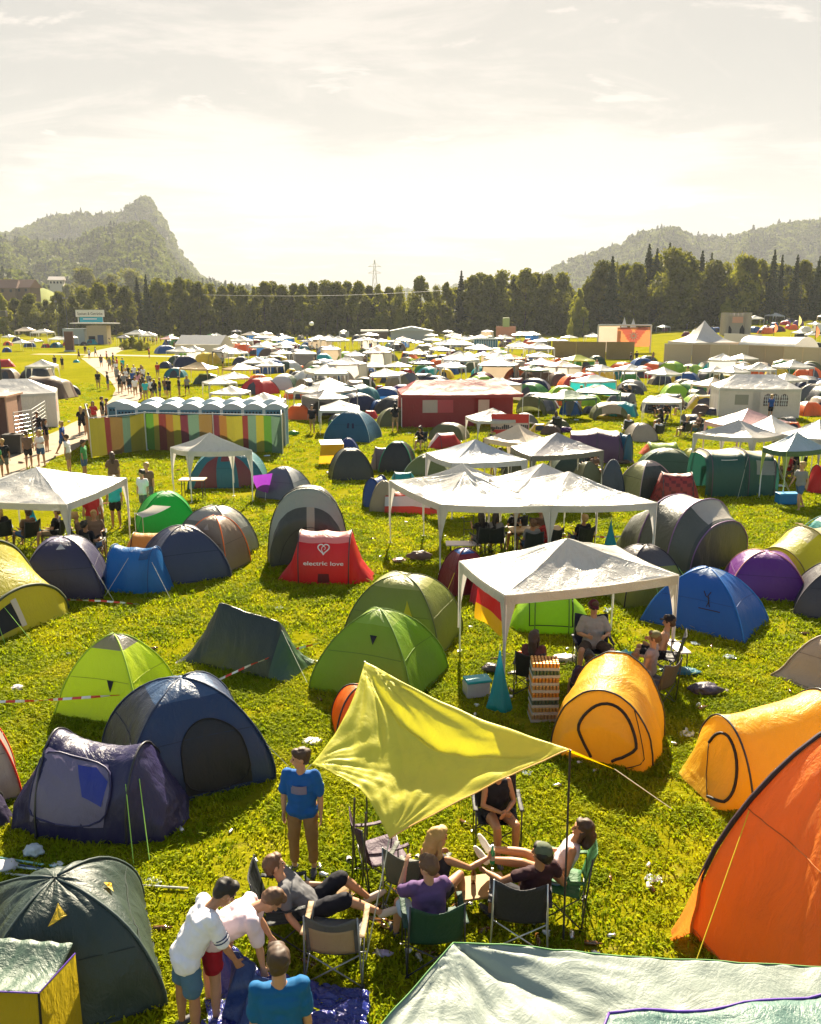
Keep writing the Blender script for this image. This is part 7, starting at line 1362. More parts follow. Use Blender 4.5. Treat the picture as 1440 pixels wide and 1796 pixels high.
# --- toilets
def toilet():
    e = empty('toilet', (0, -90, 0)); mbl = flat('cabin_blue', (.05, .16, .24), .5); mb = MB(); mb.box((0, 0, 1.02), (1.1, 1.1, 2.0), mbl, bev=.03); mb.build('cabin', e); mb = MB()
    mb.grid(lambda i, j: (-.58 + 1.16 * i, -.58 + 1.16 * j, 2.04 + .30 * math.sin(math.pi * (.06 + .88 * i)) ), 12, 3, flat('cabin_roof', (.34, .39, .42), .6)); 
    for y in (-.58, .58): mb.add([(-.58 + 1.16 * k / 12, y, 2.04 + .30 * math.sin(math.pi * (.06 + .88 * k / 12))) for k in range(13)] + [(.58, y, 2.0), (-.58, y, 2.0)], [tuple(range(15))], flat('cabin_roof', (.34, .39, .42), .6))
    mb.build('roof', e, smooth_=False); mb = MB(); mb.box((0, .565, 1.0), (.8, .03, 1.8), flat('cabin_door', (.30, .36, .40), .5)); mb.build('door', e); mb = MB()
    for x in (-.53, .53):
        for y in (-.53, .53): mb.box((x, y, 1.0), (.07, .07, 2.05), flat('cabin_trim', (.5, .55, .56), .5))
    mb.build('corner_trim', e); mb = MB()
    for k in range(5): mb.box((-.36 + .18 * k, -.565, 1.85), (.08, .02, .10), MDARK)
    mb.build('vent', e); return e
T0 = toilet(); r_ = []
pA, pB = P(226, 712, 2.15), P(484, 712, 2.15); pA.z = pB.z = 0; ordn = ['first', 'second', 'third', 'fourth', 'fifth', 'sixth', 'seventh', 'eighth', 'ninth', 'tenth', 'eleventh', 'twelfth']
nT = 8; used0 = False
for row_ in range(2):
    for k in range(nT if row_ == 0 else 7):
        p = pA.lerp(pB, (k + (.5 if row_ else 0)) / (nT - 1) * (1.0)); p = V((p.x, p.y + row_ * 2.6, 0))
        t_ = T0 if not used0 else copy_tree(T0); used0 = True; t_.location = p; t_.rotation_euler = (0, 0, math.pi if row_ else 0)
        tag(t_, '%s blue portable toilet from the left in the %s row behind the striped fence' % (ordn[k], 'front' if row_ == 0 else 'rear'), 'toilet', 'blue portable toilets behind the striped fence'); PLACED.append((p.x, p.y, 1.4))
t_ = copy_tree(T0); t_.location = V((pA.x - .9, pA.y + 1.3, 0)); tag(t_, 'blue portable toilet standing alone at the left end of the two rows', 'toilet', 'blue portable toilets behind the striped fence')
gA, gB = onground(836, 595, 2.1), onground(868, 595, 2.1)
for k in range(9):
    p = gA.lerp(gB, k / 8); t_ = copy_tree(T0); t_.location = p; t_.rotation_euler = (0, 0, 0); tag(t_, '%s tiny blue toilet from the left in the distant row near the trees' % ordn[k], 'toilet', 'distant row of blue toilets'); PLACED.append((p.x, p.y, 1.2))
# --- food stall with sign
g = G(170, 604); s = wat(g); mS = lambda a, b: (a - 170) / s
e = empty('food_stall', (g.x, g.y + 2, 0), R(0), 'wooden food stall with white sign board and turquoise banner above', 'stall'); zf = lambda row: (604 - row) / s
mb = MB(); mb.box((mS(170, 0), 0, zf(572) / 2), (35 / s, 3, zf(572)), flat('stall_wood', (.42, .32, .20), .7)); mb.build('wall', e); mb = MB(); mb.box((mS(165, 0), -.2, zf(568)), (78 / s, 4.2, .25), flat('stall_roof', (.62, .56, .48), .5)); mb.build('roof', e)
mb = MB(); mb.box((mS(176, 0), -1.52, 1.1), (1.4, .06, 2.2), flat('door_blue', (.05, .07, .14), .6)); mb.build('door', e); mb = MB(); mb.box((mS(161, 0), -1.52, 1.5), (1.6, .05, .9), MDARK); mb.build('hatch', e); mb = MB(); mb.box((mS(128, 0), .4, zf(577) / 2), (38 / s, 3, zf(577)), flat('stall_grey', (.30, .33, .32), .6)); mb.build('annex', e)
e2 = empty('sign', (g.x, g.y + 1.0, 0), 0, 'white sign board lettered Speisen and Getränke on top of the food stall', 'sign'); mb = MB(); mb.box((mS(159.5, 0), 0, (zf(545) + zf(557)) / 2), (50 / s, .12, 12 / s), flat('sign_white', (.66, .62, .55), .6)); mb.build('board', e2); me = text_mesh('Speisen & Getränke', 1.0, flat('sign_ink', (.10, .09, .08), .7), .002, .01)
xs_ = [v_.co.x for v_ in me.vertices]; kx = 44 / s / (max(xs_) - min(xs_))
for v_ in me.vertices: v_.co = V((mS(159.5, 0) + (v_.co.x - (max(xs_) + min(xs_)) / 2) * kx, -.075 - v_.co.z * .2, (zf(553.6)) + v_.co.y * kx * 1.15))
link('lettering', me, e2); mb = MB()
for q in (138, 181): mb.tube([(mS(q, 0), .06, zf(568) - .0), (mS(q, 0), .06, zf(546))], .08, MSTEEL, 5)
mb.build('post', e2)
e3 = empty('banner', (g.x, g.y + .95, 0), 0, 'turquoise banner with pale lettering under the white food sign', 'banner'); mb = MB(); mb.box((mS(161, 0), 0, (zf(557.5) + zf(566)) / 2), (40 / s, .06, 8.5 / s), flat('banner_turq', (.03, .36, .46), .5)); mb.build('cloth', e3); mb = MB(); mb.box((mS(159, 0), -.04, zf(560.5)), (24 / s, .02, 1.6 / s), MPRW); mb.build('print', e3)
g = G(123, 617); e = empty('board', (g.x, g.y, 0), 0, 'tall dark brown board panel standing near the food stall', 'board'); s = wat(g); mb = MB(); mb.box((0, 0, 35 / s / 2), (15 / s, .5, 35 / s), flat('board_brown', (.11, .05, .035), .7)); mb.build('panel', e); mb = MB(); mb.box((0, 0, .15), (18 / s, .9, .3), flat('concrete', (.4, .38, .34), .8)); mb.build('base', e)
def post_lamp(px, base, top, label, heads=2):
    g = G(px, base); d = ray(px, top); H = CAMH + d.z / d.y * g.y; e = empty('lamp_post', g, 0, label, 'lamp post'); mb = MB(); mb.tube([(0, 0, 0), (0, 0, H)], .12, MPOLE, 6, .07); mb.build('pole', e)
    for k in range(heads): mb = MB(); mb.box(((k - (heads - 1) / 2) * .8, -.15, H - .1), (.55, .35, .45), flat('lamp_head', (.14, .13, .12), .5), bev=.03); mb.build('lamp_head', e)
post_lamp(104, 600, 528, 'left one of the tall lamp posts beside the food stall', 1); post_lamp(121, 600, 522, 'right one of the tall lamp posts beside the food stall', 2); post_lamp(6, 705, 548, 'lighting mast with lamp cluster at the left edge', 3)
g = onground(547, 594, .5); d = ray(547, 568); H = CAMH + d.z / d.y * g.y; e = empty('lamp_post', g, 0, 'thin post with white globe lamp before the dark trees', 'lamp post'); mb = MB(); mb.tube([(0, 0, 0), (0, 0, H)], .07, MPOLE, 6); mb.build('pole', e); mb = MB(); ellip(mb, (0, 0, H), (.7, .7, .55)); mb.build('globe', e, MWHITE, True)
# --- grey-roofed hall, flat white truck-like roof, orange stall
g = onground(722, 594, 1.0); s = wat(g); e = empty('hall', (g.x, g.y + 3, g.z), 0, 'wide grey gable-roofed hall at the foot of the trees', 'hall'); w_ = 39 / s; hz_ = CAMH + ray(722, 573).z / ray(722, 573).y * g.y; mb = MB(); mb.box((0, 4, 1.5), (w_ * 1.9, 9, 3.0), flat('hall_wall', (.35, .35, .33), .7)); mb.build('wall', e); mb = MB(); mb.add([(-w_, -1, 2.9), (0, -1, hz_), (w_, -1, 2.9), (w_, 9, 2.9), (0, 9, hz_), (-w_, 9, 2.9)], [(0, 1, 4, 5), (1, 2, 3, 4), (0, 2, 1), (3, 5, 4)], flat('hall_roof', (.36, .38, .38), .5)); mb.build('roof', e)
g = onground(657, 592, 1.0); s = wat(g); e = empty('trailer', (g.x, g.y, g.z), 0, 'long low stall with flat white roof left of the grey-roofed hall', 'stall'); mb = MB(); mb.box((0, 0, 1.3), (44 / s, 2.6, 2.6), flat('trailer_dark', (.16, .11, .08), .7)); mb.build('body', e); mb = MB(); mb.box((0, -.1, 2.75), (48 / s, 3.4, .5), flat('trailer_roof', (.68, .62, .52), .5)); mb.build('roof', e)
g = onground(887, 590, 1.0); s = wat(g); e = empty('stall_front', (g.x, g.y, g.z), 0, 'orange box-shaped stall front with a green block on top', 'stall'); mb = MB(); mb.box((0, 0, 3.0 / 2 + .4), (34 / s, .6, 3.8), flat('stall_orange', (.55, .22, .12), .7)); mb.build('front', e); mb = MB(); mb.box((0, -.2, 4.9), (12 / s, .7, 2.6), flat('stall_green', (.34, .38, .14), .7), bev=.2); mb.build('top_block', e)
PLACED += [(g.x, g.y, 4)]
# --- reed fence, stage with orange banner
MREED = flat('reed', (.24, .17, .07), .9, .1, 0, .25); MPLY = flat('plywood', (.50, .38, .24), .8, .2, 0, .12); MPLYD = flat('plywood_dark', (.40, .29, .18), .8, .2, 0, .12)
def hoarding(pts, h, label, mat, wd=1.4, cat='fence', capm=None):
    P_ = [V(p) for p in pts]; c = P_[0]; e = empty('hoarding', c, 0, label, cat); r7 = random.Random(len(label))
    for k in range(len(P_) - 1):
        a, b = P_[k] - c, P_[k + 1] - c; L = (b - a).length; n = max(1, int(L / wd)); d = (b - a) / n; ang = math.atan2(d.y, d.x)
        for q in range(n):
            m = a + d * (q + .5); hh = h + r7.uniform(-.04, .04); mb = MB(); mb.box((m.x, m.y, m.z + hh / 2), (d.length * .985, .05 + .02 * (q % 2), hh), mat if r7.random() < .6 else (MPLYD if mat is MPLY else mat), ang); mb.build('board', e)
        if capm: mb = MB(); mb.tube([a + V((0, 0, h + .05)), b + V((0, 0, h + .05))], .06, capm, 5); mb.build('rail', e)
    return e
def gg(px, row): return onground(px, row, .01)
hoarding([gg(968, 626), gg(1010, 629), gg(1062, 630), gg(1112, 630)], 2.7, 'brown reed fence in front of the orange stage banner', MREED, 3)
hoarding([gg(1163, 640), gg(1212, 640), gg(1310, 643), gg(1440, 652), gg(1560, 660)], 2.9, 'pale wooden hoarding of plywood boards at the right', MPLY, 2.4, capm=flat('ply_edge', (.6, .5, .38), .7))
g = gg(1108, 622); s = wat(g); e = empty('stage', (g.x, g.y + 6, g.z), 0, 'stage frame with white roof behind the orange banner', 'stage'); w_ = 96 / s; h_ = 50 / s; fr = flat('truss', (.5, .48, .42), .5)
for x in (-w_ / 2, w_ / 2):
    mb = MB(); mb.tube([(x, 0, 0), (x, 0, h_)], .15, fr, 6); mb.build('tower', e)
mb = MB(); mb.tube([(-w_ / 2, 0, h_), (w_ / 2, 0, h_)], .18, fr, 6); mb.build('truss', e); mb = MB(); mb.grid(lambda i, j: (-w_ / 2 + w_ * .42 * i, .3, .2 + (h_ - .4) * j), 6, 4, cloth('stage_pale', (.58, .46, .36), .3)); mb.build('side_cloth', e)
e = empty('banner', (g.x, g.y + 5.2, g.z), 0, 'large orange banner with pale emblem hanging on the stage frame', 'banner'); x0, x1 = (1093 - 1108) / s, (1152 - 1108) / s; BO, BD = cloth('banner_orange', (.55, .20, .07), .35), cloth('banner_rust', (.34, .07, .04), .35)
mb = MB(); mb.grid(lambda i, j: (x0 + (x1 - x0) * i, .1 * math.sin(5 * i), 1.2 + (h_ - 1.6) * j), 24, 16, None, lambda u, v: BD if abs(u - .5) < .42 * v + .02 and v > .02 and abs(u - .5) > .42 * v - .30 else BO); mb.build('cloth', e)
mb = MB(); cx_ = (x0 + x1) / 2
for k in range(10): a_ = math.pi * k / 10 * 2; mb.add([(cx_ + .25 * math.cos(a_ - .5), -.05, h_ * .62 + .25 * math.sin(a_ - .5)), (cx_ + 1.0 * math.cos(a_), -.05, h_ * .62 + 1.0 * math.sin(a_)), (cx_ + .25 * math.cos(a_ + .5), -.05, h_ * .62 + .25 * math.sin(a_ + .5))], [(0, 1, 2)], flat('emblem_pale', (.45, .40, .28), .6))
mb.build('emblem', e); PLACED += [(g.x + q, g.y + 5, 5) for q in (-8, -3, 3, 8)]
def pagoda(px, base, top, wpx, label, mat=MGAZ, eave=None):
    g = onground(px, base, .01); s = wat(g); d = ray(px, top); H = CAMH + d.z / d.y * g.y - g.z; W = wpx / s; ez = eave or H * .36; e = empty('pagoda_tent', (g.x, g.y + W / 2, g.z), R(8), label, 'tent'); mb = MB()
    for k in range(4):
        c = [(-1, -1), (1, -1), (1, 1), (-1, 1)]; a, b = c[k], c[(k + 1) % 4]
        def fn(i, j, a=a, b=b): r__ = (1 - j) ** 1.0; x = (a[0] + (b[0] - a[0]) * i) * W / 2 * r__; y = (a[1] + (b[1] - a[1]) * i) * W / 2 * r__; return (x, y, ez + (H - ez) * j ** 2.1)
        mb.grid(fn, 10, 16, mat)
    mb.build('roof', e, smooth_=True); wallbox(e, 'wall', -W / 2 + .02, W / 2 - .02, -W / 2 + .02, W / 2 - .02, .02, ez, cloth('marq_white', (.58, .54, .50), .35)); PLACED.append((g.x, g.y + W / 2, W * .7)); return e
pagoda(1247, 622, 562, 92, 'white pagoda tent with one tall pointed peak behind the wooden hoarding'); pagoda(1096, 606, 556, 26, 'left white pointed pagoda behind the orange stage banner'); pagoda(1112, 607, 558, 28, 'right white pointed pagoda behind the orange stage banner')
# site wall right of the pagoda, half-round hall, castle
hoarding([gg(1268, 612), gg(1334, 616)], 2.9, 'white panel wall right of the pagoda tent', flat('panel_white', (.52, .48, .44), .6), 3.2)
g = gg(1380, 628); s = wat(g); e = empty('half_round_hall', (g.x, g.y + 4, g.z), R(-62), 'low white half-round hall behind the wooden hoarding', 'hall'); S = Surf(loft_fn([(-5.5, 3.3, 3.3, 0), (5.5, 3.3, 3.3, 0)]), .02, 3); mb = MB(); mb.grid(lambda i, j: S.at(i, j), 16, 20, MGAZ); mb.build('roof', e, smooth_=True)
mb = MB(); mb.add([(-5.4, 3.2 * math.cos(math.pi * k / 16), 3.2 * math.sin(math.pi * k / 16)) for k in range(17)], [tuple(range(17))], flat('gable_tan', (.48, .30, .16), .7)); mb.build('gable', e); PLACED.append((g.x, g.y + 4, 7))
def castle():
    g = gg(1294, 588); s = wat(g); W = 42 / s; Hh = 40 / s; e = empty('castle_tower', (g.x, g.y + 2, g.z), R(-12), 'mock grey castle tower with battlements at the edge of the trees', 'tower'); ms = flat('mock_stone', (.34, .29, .24), .85, .1, 0, .2); mb = MB(); mb.box((0, 0, Hh * .42), (W * .92, W * .7, Hh * .84), ms); mb.build('wall', e)
    for x in (-W / 2, W / 2):
        for y in (-W * .35, W * .35):
            mb = MB(); mb.tube([(x * .88, y, 0), (x * .88, y, Hh * .97)], W * .13, ms, 12); mb.build('turret', e)
    mb = MB()
    for k in range(6): mb.box((-W * .42 + W * .168 * k, -W * .35, Hh * .84 + .3), (W * .09, .5, .7), ms)
    for k in range(6): mb.box((-W * .42 + W * .168 * k, W * .35, Hh * .84 + .3), (W * .09, .5, .7), ms)
    mb.build('battlement', e); mb = MB()
    for x, hh in ((-W * .28, .42), (W * .22, .45)): mb.add([(x - W * .09, -W * .36, .02), (x + W * .09, -W * .36, .02), (x + W * .09, -W * .36, Hh * hh * .6), (x, -W * .36, Hh * hh), (x - W * .09, -W * .36, Hh * hh * .6)], [(0, 1, 2, 3, 4)], MDARK)
    mb.build('archway', e); mb = MB(); mb.box((W * .02, -W * .365, Hh * .66), (W * .42, .1, Hh * .26), flat('castle_banner', (.55, .28, .20), .7)); mb.build('banner_cloth', e); PLACED.append((g.x, g.y, 5))
castle()
# flag poles on the right slope
for px_, b_, t_, n_ in ((1356, 600, 562, 'left red feather flag on the right slope'), (1428, 612, 566, 'right orange feather flag on the right slope'), (1398, 590, 548, 'tall pale lighting mast on the right slope')):
    g = gg(px_, b_); d = ray(px_, t_); H = CAMH + d.z / d.y * g.y - g.z; e = empty('flag_pole', g, 0, n_, 'flag'); mb = MB(); mb.tube([(0, 0, 0), (0, 0, H)], .06, MPOLE, 5); mb.build('pole', e); mb = MB(); c_ = (.6, .5, .2) if 'mast' in n_ else (.6, .18, .08); mb.grid(lambda i, j: (.05 + (.7 * i) * math.sin(math.pi * min(1, .15 + j)), .1 * i, H * .45 + H * .52 * j), 3, 8, cloth('feather_%s' % (c_,), c_, .5)); mb.build('cloth', e)
# black speaker crate, cars on the slope
for px_, b_, n_ in ((1404, 598, 'left black equipment box on the right slope'), (1428, 616, 'right black equipment box beside the half-round hall')):
    g = gg(px_, b_); e = empty('equipment_box', g, 0, n_, 'box'); mb = MB(); mb.box((0, 0, .8), (2.2, 1.2, 1.3), MZIP, bev=.08); mb.build('body', e); mb = MB(); mb.box((0, 0, 1.5), (1.2, .9, .12), MSTEEL); mb.build('lid', e)
g = gg(1434, 586); e = empty('van', g, R(80), 'white van parked on the right slope at the edge', 'van'); mb = MB(); prof = [(-2.3, .45), (2.3, .45), (2.35, 1.0), (1.6, 1.25), (1.0, 2.0), (-2.2, 2.05), (-2.35, 1.0)]; n = len(prof); mb.add([(x, y, z) for y in (-.9, .9) for x, z in prof], [tuple(range(n))[::-1], tuple(range(n, 2 * n))] + [(k, (k + 1) % n, n + (k + 1) % n, n + k) for k in range(n)], flat('van_white', (.62, .6, .56), .35)); mb.build('body', e)
mb = MB(); mb.box((.9, 0, 1.55), (.9, 1.83, .5), MDARK); mb.build('window', e)
for x in (-1.4, 1.4):
    for y in (-.88, .88): mb = MB(); mb.tube([(x, y - .1, .36), (x, y + .1, .36)], .36, MZIP, 14); mb.build('wheel', e)
# pylon and power line
y_ = 700; bx = at_y(658, y_).x; zt = CAMH + ray(658, 456).z / ray(658, 456).y * y_; e = empty('pylon', (bx, y_, 0), 0, 'pale lattice power pylon rising behind the trees', 'pylon'); mp_ = flat('pylon_steel', (.42, .42, .36), .6); mb = MB(); zs = [0, 10, 18, 26, 33, 39, 44, zt]; wz = lambda z: 3.2 * (1 - z / zt) ** .8 + .25
for a, b in zip(zs[:-1], zs[1:]):
    for k in range(4):
        c = [(-1, -1), (1, -1), (1, 1), (-1, 1)]; q, q2 = c[k], c[(k + 1) % 4]; A_, B_ = wz(a), wz(b); mb.tube([(q[0] * A_, q[1] * A_, a), (q[0] * B_, q[1] * B_, b)], .16, mp_, 4); mb.tube([(q[0] * A_, q[1] * A_, a), (q2[0] * B_, q2[1] * B_, b)], .10, mp_, 4); mb.tube([(q2[0] * A_, q2[1] * A_, a), (q[0] * B_, q[1] * B_, b)], .10, mp_, 4)
mb.build('lattice', e)
for z in (39, 44): mb = MB(); mb.tube([(-5, 0, z), (5, 0, z)], .15, mp_, 4); mb.tube([(-5, 0, z), (0, 0, z + 2.4)], .1, mp_, 4); mb.tube([(5, 0, z), (0, 0, z + 2.4)], .1, mp_, 4); mb.build('cross_arm', e)
mb = MB(); a_, b_ = V((at_y(360, 270).x, 270, CAMH + (YH - 519) / FPX * 270)), V((at_y(775, 285).x, 285, CAMH + (YH - 512) / FPX * 285)); mb.tube([a_.lerp(b_, k / 20) + V((0, 0, -.9 * math.sin(math.pi * k / 20))) for k in range(21)], .035, flat('wire', (.55, .53, .45), .5), 3); tag(mb.build('power_line'), 'pale overhead wire crossing in front of the trees', 'cable')
# farmhouses
def house(px, base_row, y, w_, d_, h_, label, rz=0, roofc=(.16, .08, .05)):
    x = at_y(px, y).x; z = CAMH + (YH - base_row) / FPX * y; e = empty('farmhouse', (x, y, z), R(rz), label, 'house'); mb = MB(); mb.box((0, 0, h_ / 2 - 2), (w_, d_, h_ + 4), flat('plaster', (.5, .45, .36), .8) if y > 500 else flat('timber', (.10, .06, .035), .9)); mb.build('wall', e); mb = MB(); rr_ = h_ + w_ * .28; mb.add([(-w_ / 2 - .8, -d_ / 2 - .8, h_), (w_ / 2 + .8, -d_ / 2 - .8, h_), (w_ / 2 + .8, d_ / 2 + .8, h_), (-w_ / 2 - .8, d_ / 2 + .8, h_), (-w_ / 2 - .8, 0, rr_), (w_ / 2 + .8, 0, rr_)], [(0, 1, 5, 4), (3, 4, 5, 2), (0, 4, 3), (1, 2, 5)], flat('roof_%s' % (roofc,), roofc, .8)); mb.build('roof', e)
    for k in range(4): mb = MB(); mb.box((-w_ / 2 + w_ * (k + .5) / 4, -d_ / 2 - .03, h_ * .5), (1.1, .08, 1.3), MDARK); mb.build('window', e)
house(10, 517, 425, 15, 10, 2.4, 'brown-roofed farmhouse at the left edge below the knoll', 8); house(44, 516, 430, 14, 10, 2.4, 'long brown-roofed farmhouse right of the first one', -6); house(107, 503, 560, 8, 7, 3, 'small pale farmhouse alone in the bright meadow', 10, (.42, .36, .32))
# --- filler: more tents and gazebos where the far field is packed
fr = random.Random(77); ngz = nt_ = 0
def blocked(px, row):
    return (950 < px < 1165 and row < 634) or (1150 < px < 1440 and 586 < row < 645) or (px < 285) or (1262 < px < 1410 and 660 < row < 736) or (285 < px < 560 and row > 690) or (695 < px < 920 and 690 < row < 750) or (px > 545 and px < 700 and row > 735) or (300 < px < 400 and 596 < row < 630) or (300 < px < 350 and row > 655)
for it in range(9000):
    px, yy = fr.uniform(285, 1480), (1 / fr.uniform(1 / 282, 1 / 54))
    x = at_y(px, yy).x; z = zg(x, yy); row = YH + (CAMH - z) / yy * FPX * 1.0
    if blocked(px, row) or row > 726: continue
    if px < 420 and row > 640: continue
    isg = fr.random() < (.26 if yy > 120 else .12); rad = 1.75 if isg else 1.35
    if any((x - a) ** 2 + (yy - b) ** 2 < (rad + c) ** 2 * .58 for a, b, c in PLACED): continue
    if isg and ngz < 48:
        cn = fr.choices(['white', 'pale grey', 'beige', 'dark grey', 'green', 'pinkish', 'tan', 'navy'], [14, 1.5, 1.2, 1, .6, .5, .6, .4])[0]; gz(V((x, yy, z)), fr.choice((0, 1, 0, 1, 2)), cn, R(fr.uniform(-25, 45)), px, row - 10, fr.uniform(.9, 1.05), wall=fr.choice([None, None, None, None, 'white', 'beige', 'dark grey', 'blue'])); ngz += 1
    elif not isg and nt_ < 215:
        cn = fr.choices(list(TC), [2.5, 4, 3, 1.6, 2.4, 3, 2, 2, 1, 1.8, 1.4, 1.2, 3, 3, 1.6, 2, 1, .8, .5, .6])[0]; fit_far_tent(V((x, yy, z)), fr.choice(('dome', 'dome', 'dome2', 'popup', 'tunnel', 'arch')), cn, fr.choice(TOPS), R(fr.uniform(0, 360)), fr.uniform(.85, 1.1), px, row, parts=yy < 150); nt_ += 1
# ================================================================ CROWD
PB = []
walkp = dict(thl=(-.05, .38, -1), snl=(-.03, -.12, -1), thr=(.05, -.28, -1), snr=(.03, -.55, -1), ual=(-.18, -.35, -1), fal=(-.05, .15, -1), uar=(.18, .35, -1), far=(.05, .6, -1))
protos = [('stand', dict(ual=(-.2, 0, -1), uar=(.2, 0, -1)), 0), ('walk', walkp, 0), ('stand2', dict(ual=(-.4, .1, -1), fal=(.5, .7, .1), uar=(.2, .05, -1), thl=(-.14, 0, -1), thr=(.16, .06, -1)), .22), ('sit', sp(), 0), ('sit2', sp(torso=(0, .18, 1), face=(.3, 1, -.3), ual=(-.2, .8, -.7), uar=(.2, .7, -.7), fal=(.2, .8, .5), far=(-.2, .9, .3)), .2)]
for k, (n_, ps, hl) in enumerate(protos):
    e, J, hd_, HM_ = person((20 + k * 2, -20, 0), 0, None, ps, fabric('grey_tee', (.12, .12, .13)), BLK, HBR, hairlen=hl, vox=.030, near=False, female=hl > 0, sleeve=.6, shoes=None); PB.append(e)
SH = {'black': (.015, .015, .02), 'white': (.70, .68, .66), 'grey': (.2, .2, .2), 'blue': (.02, .07, .25), 'red': (.4, .03, .03), 'pink': (.55, .25, .3), 'green': (.06, .25, .08), 'brown': (.15, .09, .06), 'turquoise': (.03, .4, .42), 'yellow': (.6, .5, .1)}; BO_ = {'black': (.015, .015, .018), 'blue': (.05, .10, .2), 'khaki': (.25, .18, .1), 'grey': (.12, .12, .12)}
def crowd(k, loc, rz, px, row, shc=None, boc=None, s=1.0, grp='people out on the camping field', base=True, cat='person'):
    shc = shc or fr.choices(list(SH), [6, 4, 3, 2, 1, 1, 1, 1, 1, .5])[0]; boc = boc or fr.choice(list(BO_)); e = copy_tree(PB[k], None, loc, rz, (s, s, s)); e.name = 'person'
    for ch in e.children:
        if ch.name.startswith('shirt'): ovr(ch, [fabric('t_' + shc, SH[shc])])
        elif ch.name.startswith('shorts'): ovr(ch, [fabric('b_' + boc, BO_[boc])])
        elif ch.name.startswith('hair'): ovr(ch, [fr.choice((HBR, HDK, HBL, HMB, HBR))])
        elif ch.name.startswith('body'): ovr(ch, [fr.choice((SK, SKT))])
    auto(e, '%s-topped person in %s shorts %s' % (shc, boc, ('standing', 'walking', 'standing', 'sitting', 'sitting')[k]), px, row, cat, grp); return e
for a in [(97, 646, 0, 'black'), (110, 648, 0, 'black'), (139, 632, 1, 'black'), (157, 630, 0, 'white'), (178, 644, 0, 'brown'), (193, 650, 2, 'grey'), (200, 652, 1, 'black'), (206, 650, 0, 'red'), (216, 652, 0, 'turquoise'), (173, 682, 0, 'black'), (190, 684, 0, 'black'), (211, 691, 2, 'black'), (225, 668, 1, 'black'), (236, 668, 0, 'white'), (249, 668, 2, 'brown'), (277, 662, 0, 'red'), (252, 672, 1, 'white'),
          (238, 696, 0, 'white'), (248, 700, 2, 'brown'), (256, 703, 0, 'turquoise'), (266, 699, 1, 'white'), (272, 702, 2, 'black'), (281, 698, 0, 'black'), (291, 696, 1, 'brown'), (297, 697, 0, 'black'), (315, 695, 0, 'black'), (329, 693, 2, 'grey'), (228, 692, 1, 'black'), (218, 686, 0, 'grey'), (243, 684, 2, 'pink'), (252, 688, 0, 'black'), (262, 686, 1, 'grey'), (233, 680, 0, 'blue'), (245, 676, 1, 'brown'), (222, 676, 2, 'white'), (206, 672, 0, 'grey'), (215, 664, 1, 'black'), (204, 660, 0, 'white'), (199, 640, 1, 'black'), (188, 636, 0, 'pink'), (168, 626, 1, 'grey'), (150, 622, 0, 'black'),
          (145, 764, 2, 'black'), (155, 758, 0, 'brown'), (166, 752, 2, 'red'), (181, 742, 0, 'black'), (190, 746, 1, 'brown'), (69, 776, 0, 'black'), (83, 792, 2, 'black'), (112, 798, 1, 'blue'), (52, 820, 0, 'brown'), (74, 818, 2, 'white'), (122, 828, 0, 'white'), (150, 840, 0, 'green'), (10, 838, 0, 'black'), (-4, 846, 1, 'green'), (548, 760, 1, 'black'), (693, 757, 2, 'black'), (1350, 736, 0, 'blue'), (1018, 716, 0, 'black'), (350, 620, 1, 'black'), (344, 622, 0, 'brown'), (306, 614, 0, 'brown'), (262, 628, 0, 'red'), (1116, 636, 0, 'black'), (1106, 640, 1, 'black')]:
    px_, row_, k, c_ = a; g = G(px_, row_); crowd(k, g, R(fr.choice((0, 20, 160, 180, 200, 90, -90, 340))), px_, row_, c_)
for a in [(205, 926, 0, 'turquoise', 180), (255, 912, 0, 'white', 150), (262, 896, 0, 'brown', 170), (202, 872, 2, 'brown', 20), (166, 955, 0, 'red', 40), (178, 950, 2, 'white', -60), (1400, 895, 1, 'grey', 110)]:
    px_, row_, k, c_, rz_ = a; crowd(k, G(px_, row_), R(rz_), px_, row_, c_, s=1.04)
# groups sitting
def grp_sit(lst, grp, s=1.0):
    for (px_, row_, rz_, c_) in lst:
        g = G(px_, row_); crowd(fr.choice((3, 4)), g, R(rz_), px_, row_, c_, grp=grp, s=s); ch = copy_tree(CH0, None, V((g.x, g.y, g.z)), R(rz_)); auto(ch, 'small camp chair' if True else '', px_, row_, 'chair', 'camp chairs of the groups further out')
CH0 = camp_chair((0, -60, 0), 0, None, (.02, .03, .03), mframe=MPOLE, group=None)
grp_sit([(846, 972, 20, 'black'), (868, 972, -10, 'grey'), (905, 958, 160, 'black'), (950, 962, 200, 'brown'), (962, 976, 40, 'red'), (1018, 972, 20, 'black'), (930, 982, 10, 'grey')], 'people sitting under the joined gazebos')
grp_sit([(50, 962, 60, 'brown'), (98, 960, 90, 'black'), (146, 968, -60, 'brown'), (160, 985, -20, 'black'), (6, 960, 30, 'black'), (170, 968, 200, 'brown')], 'people sitting under the left gazebo')
grp_sit([(738, 788, 160, 'black'), (1200, 768, 30, 'black'), (1222, 760, 100, 'brown'), (1160, 752, 60, 'black'), (1100, 764, 0, 'white'), (1152, 772, 10, 'white'), (1145, 730, 200, 'black'), (1168, 735, 160, 'black'), (1195, 728, 90, 'brown'), (1090, 700, 0, 'black'), (1105, 702, 60, 'black'), (975, 758, 0, 'grey'), (860, 790, 30, 'yellow'), (880, 835, 60, 'black'), (1030, 838, 20, 'black'), (1040, 842, 200, 'brown'), (1380, 842, 60, 'red'), (1395, 836, 120, 'black'), (900, 668, 30, 'red'), (920, 668, 90, 'black'), (932, 672, 200, 'brown'), (950, 668, 10, 'black')], 'people sitting between the tents further out')
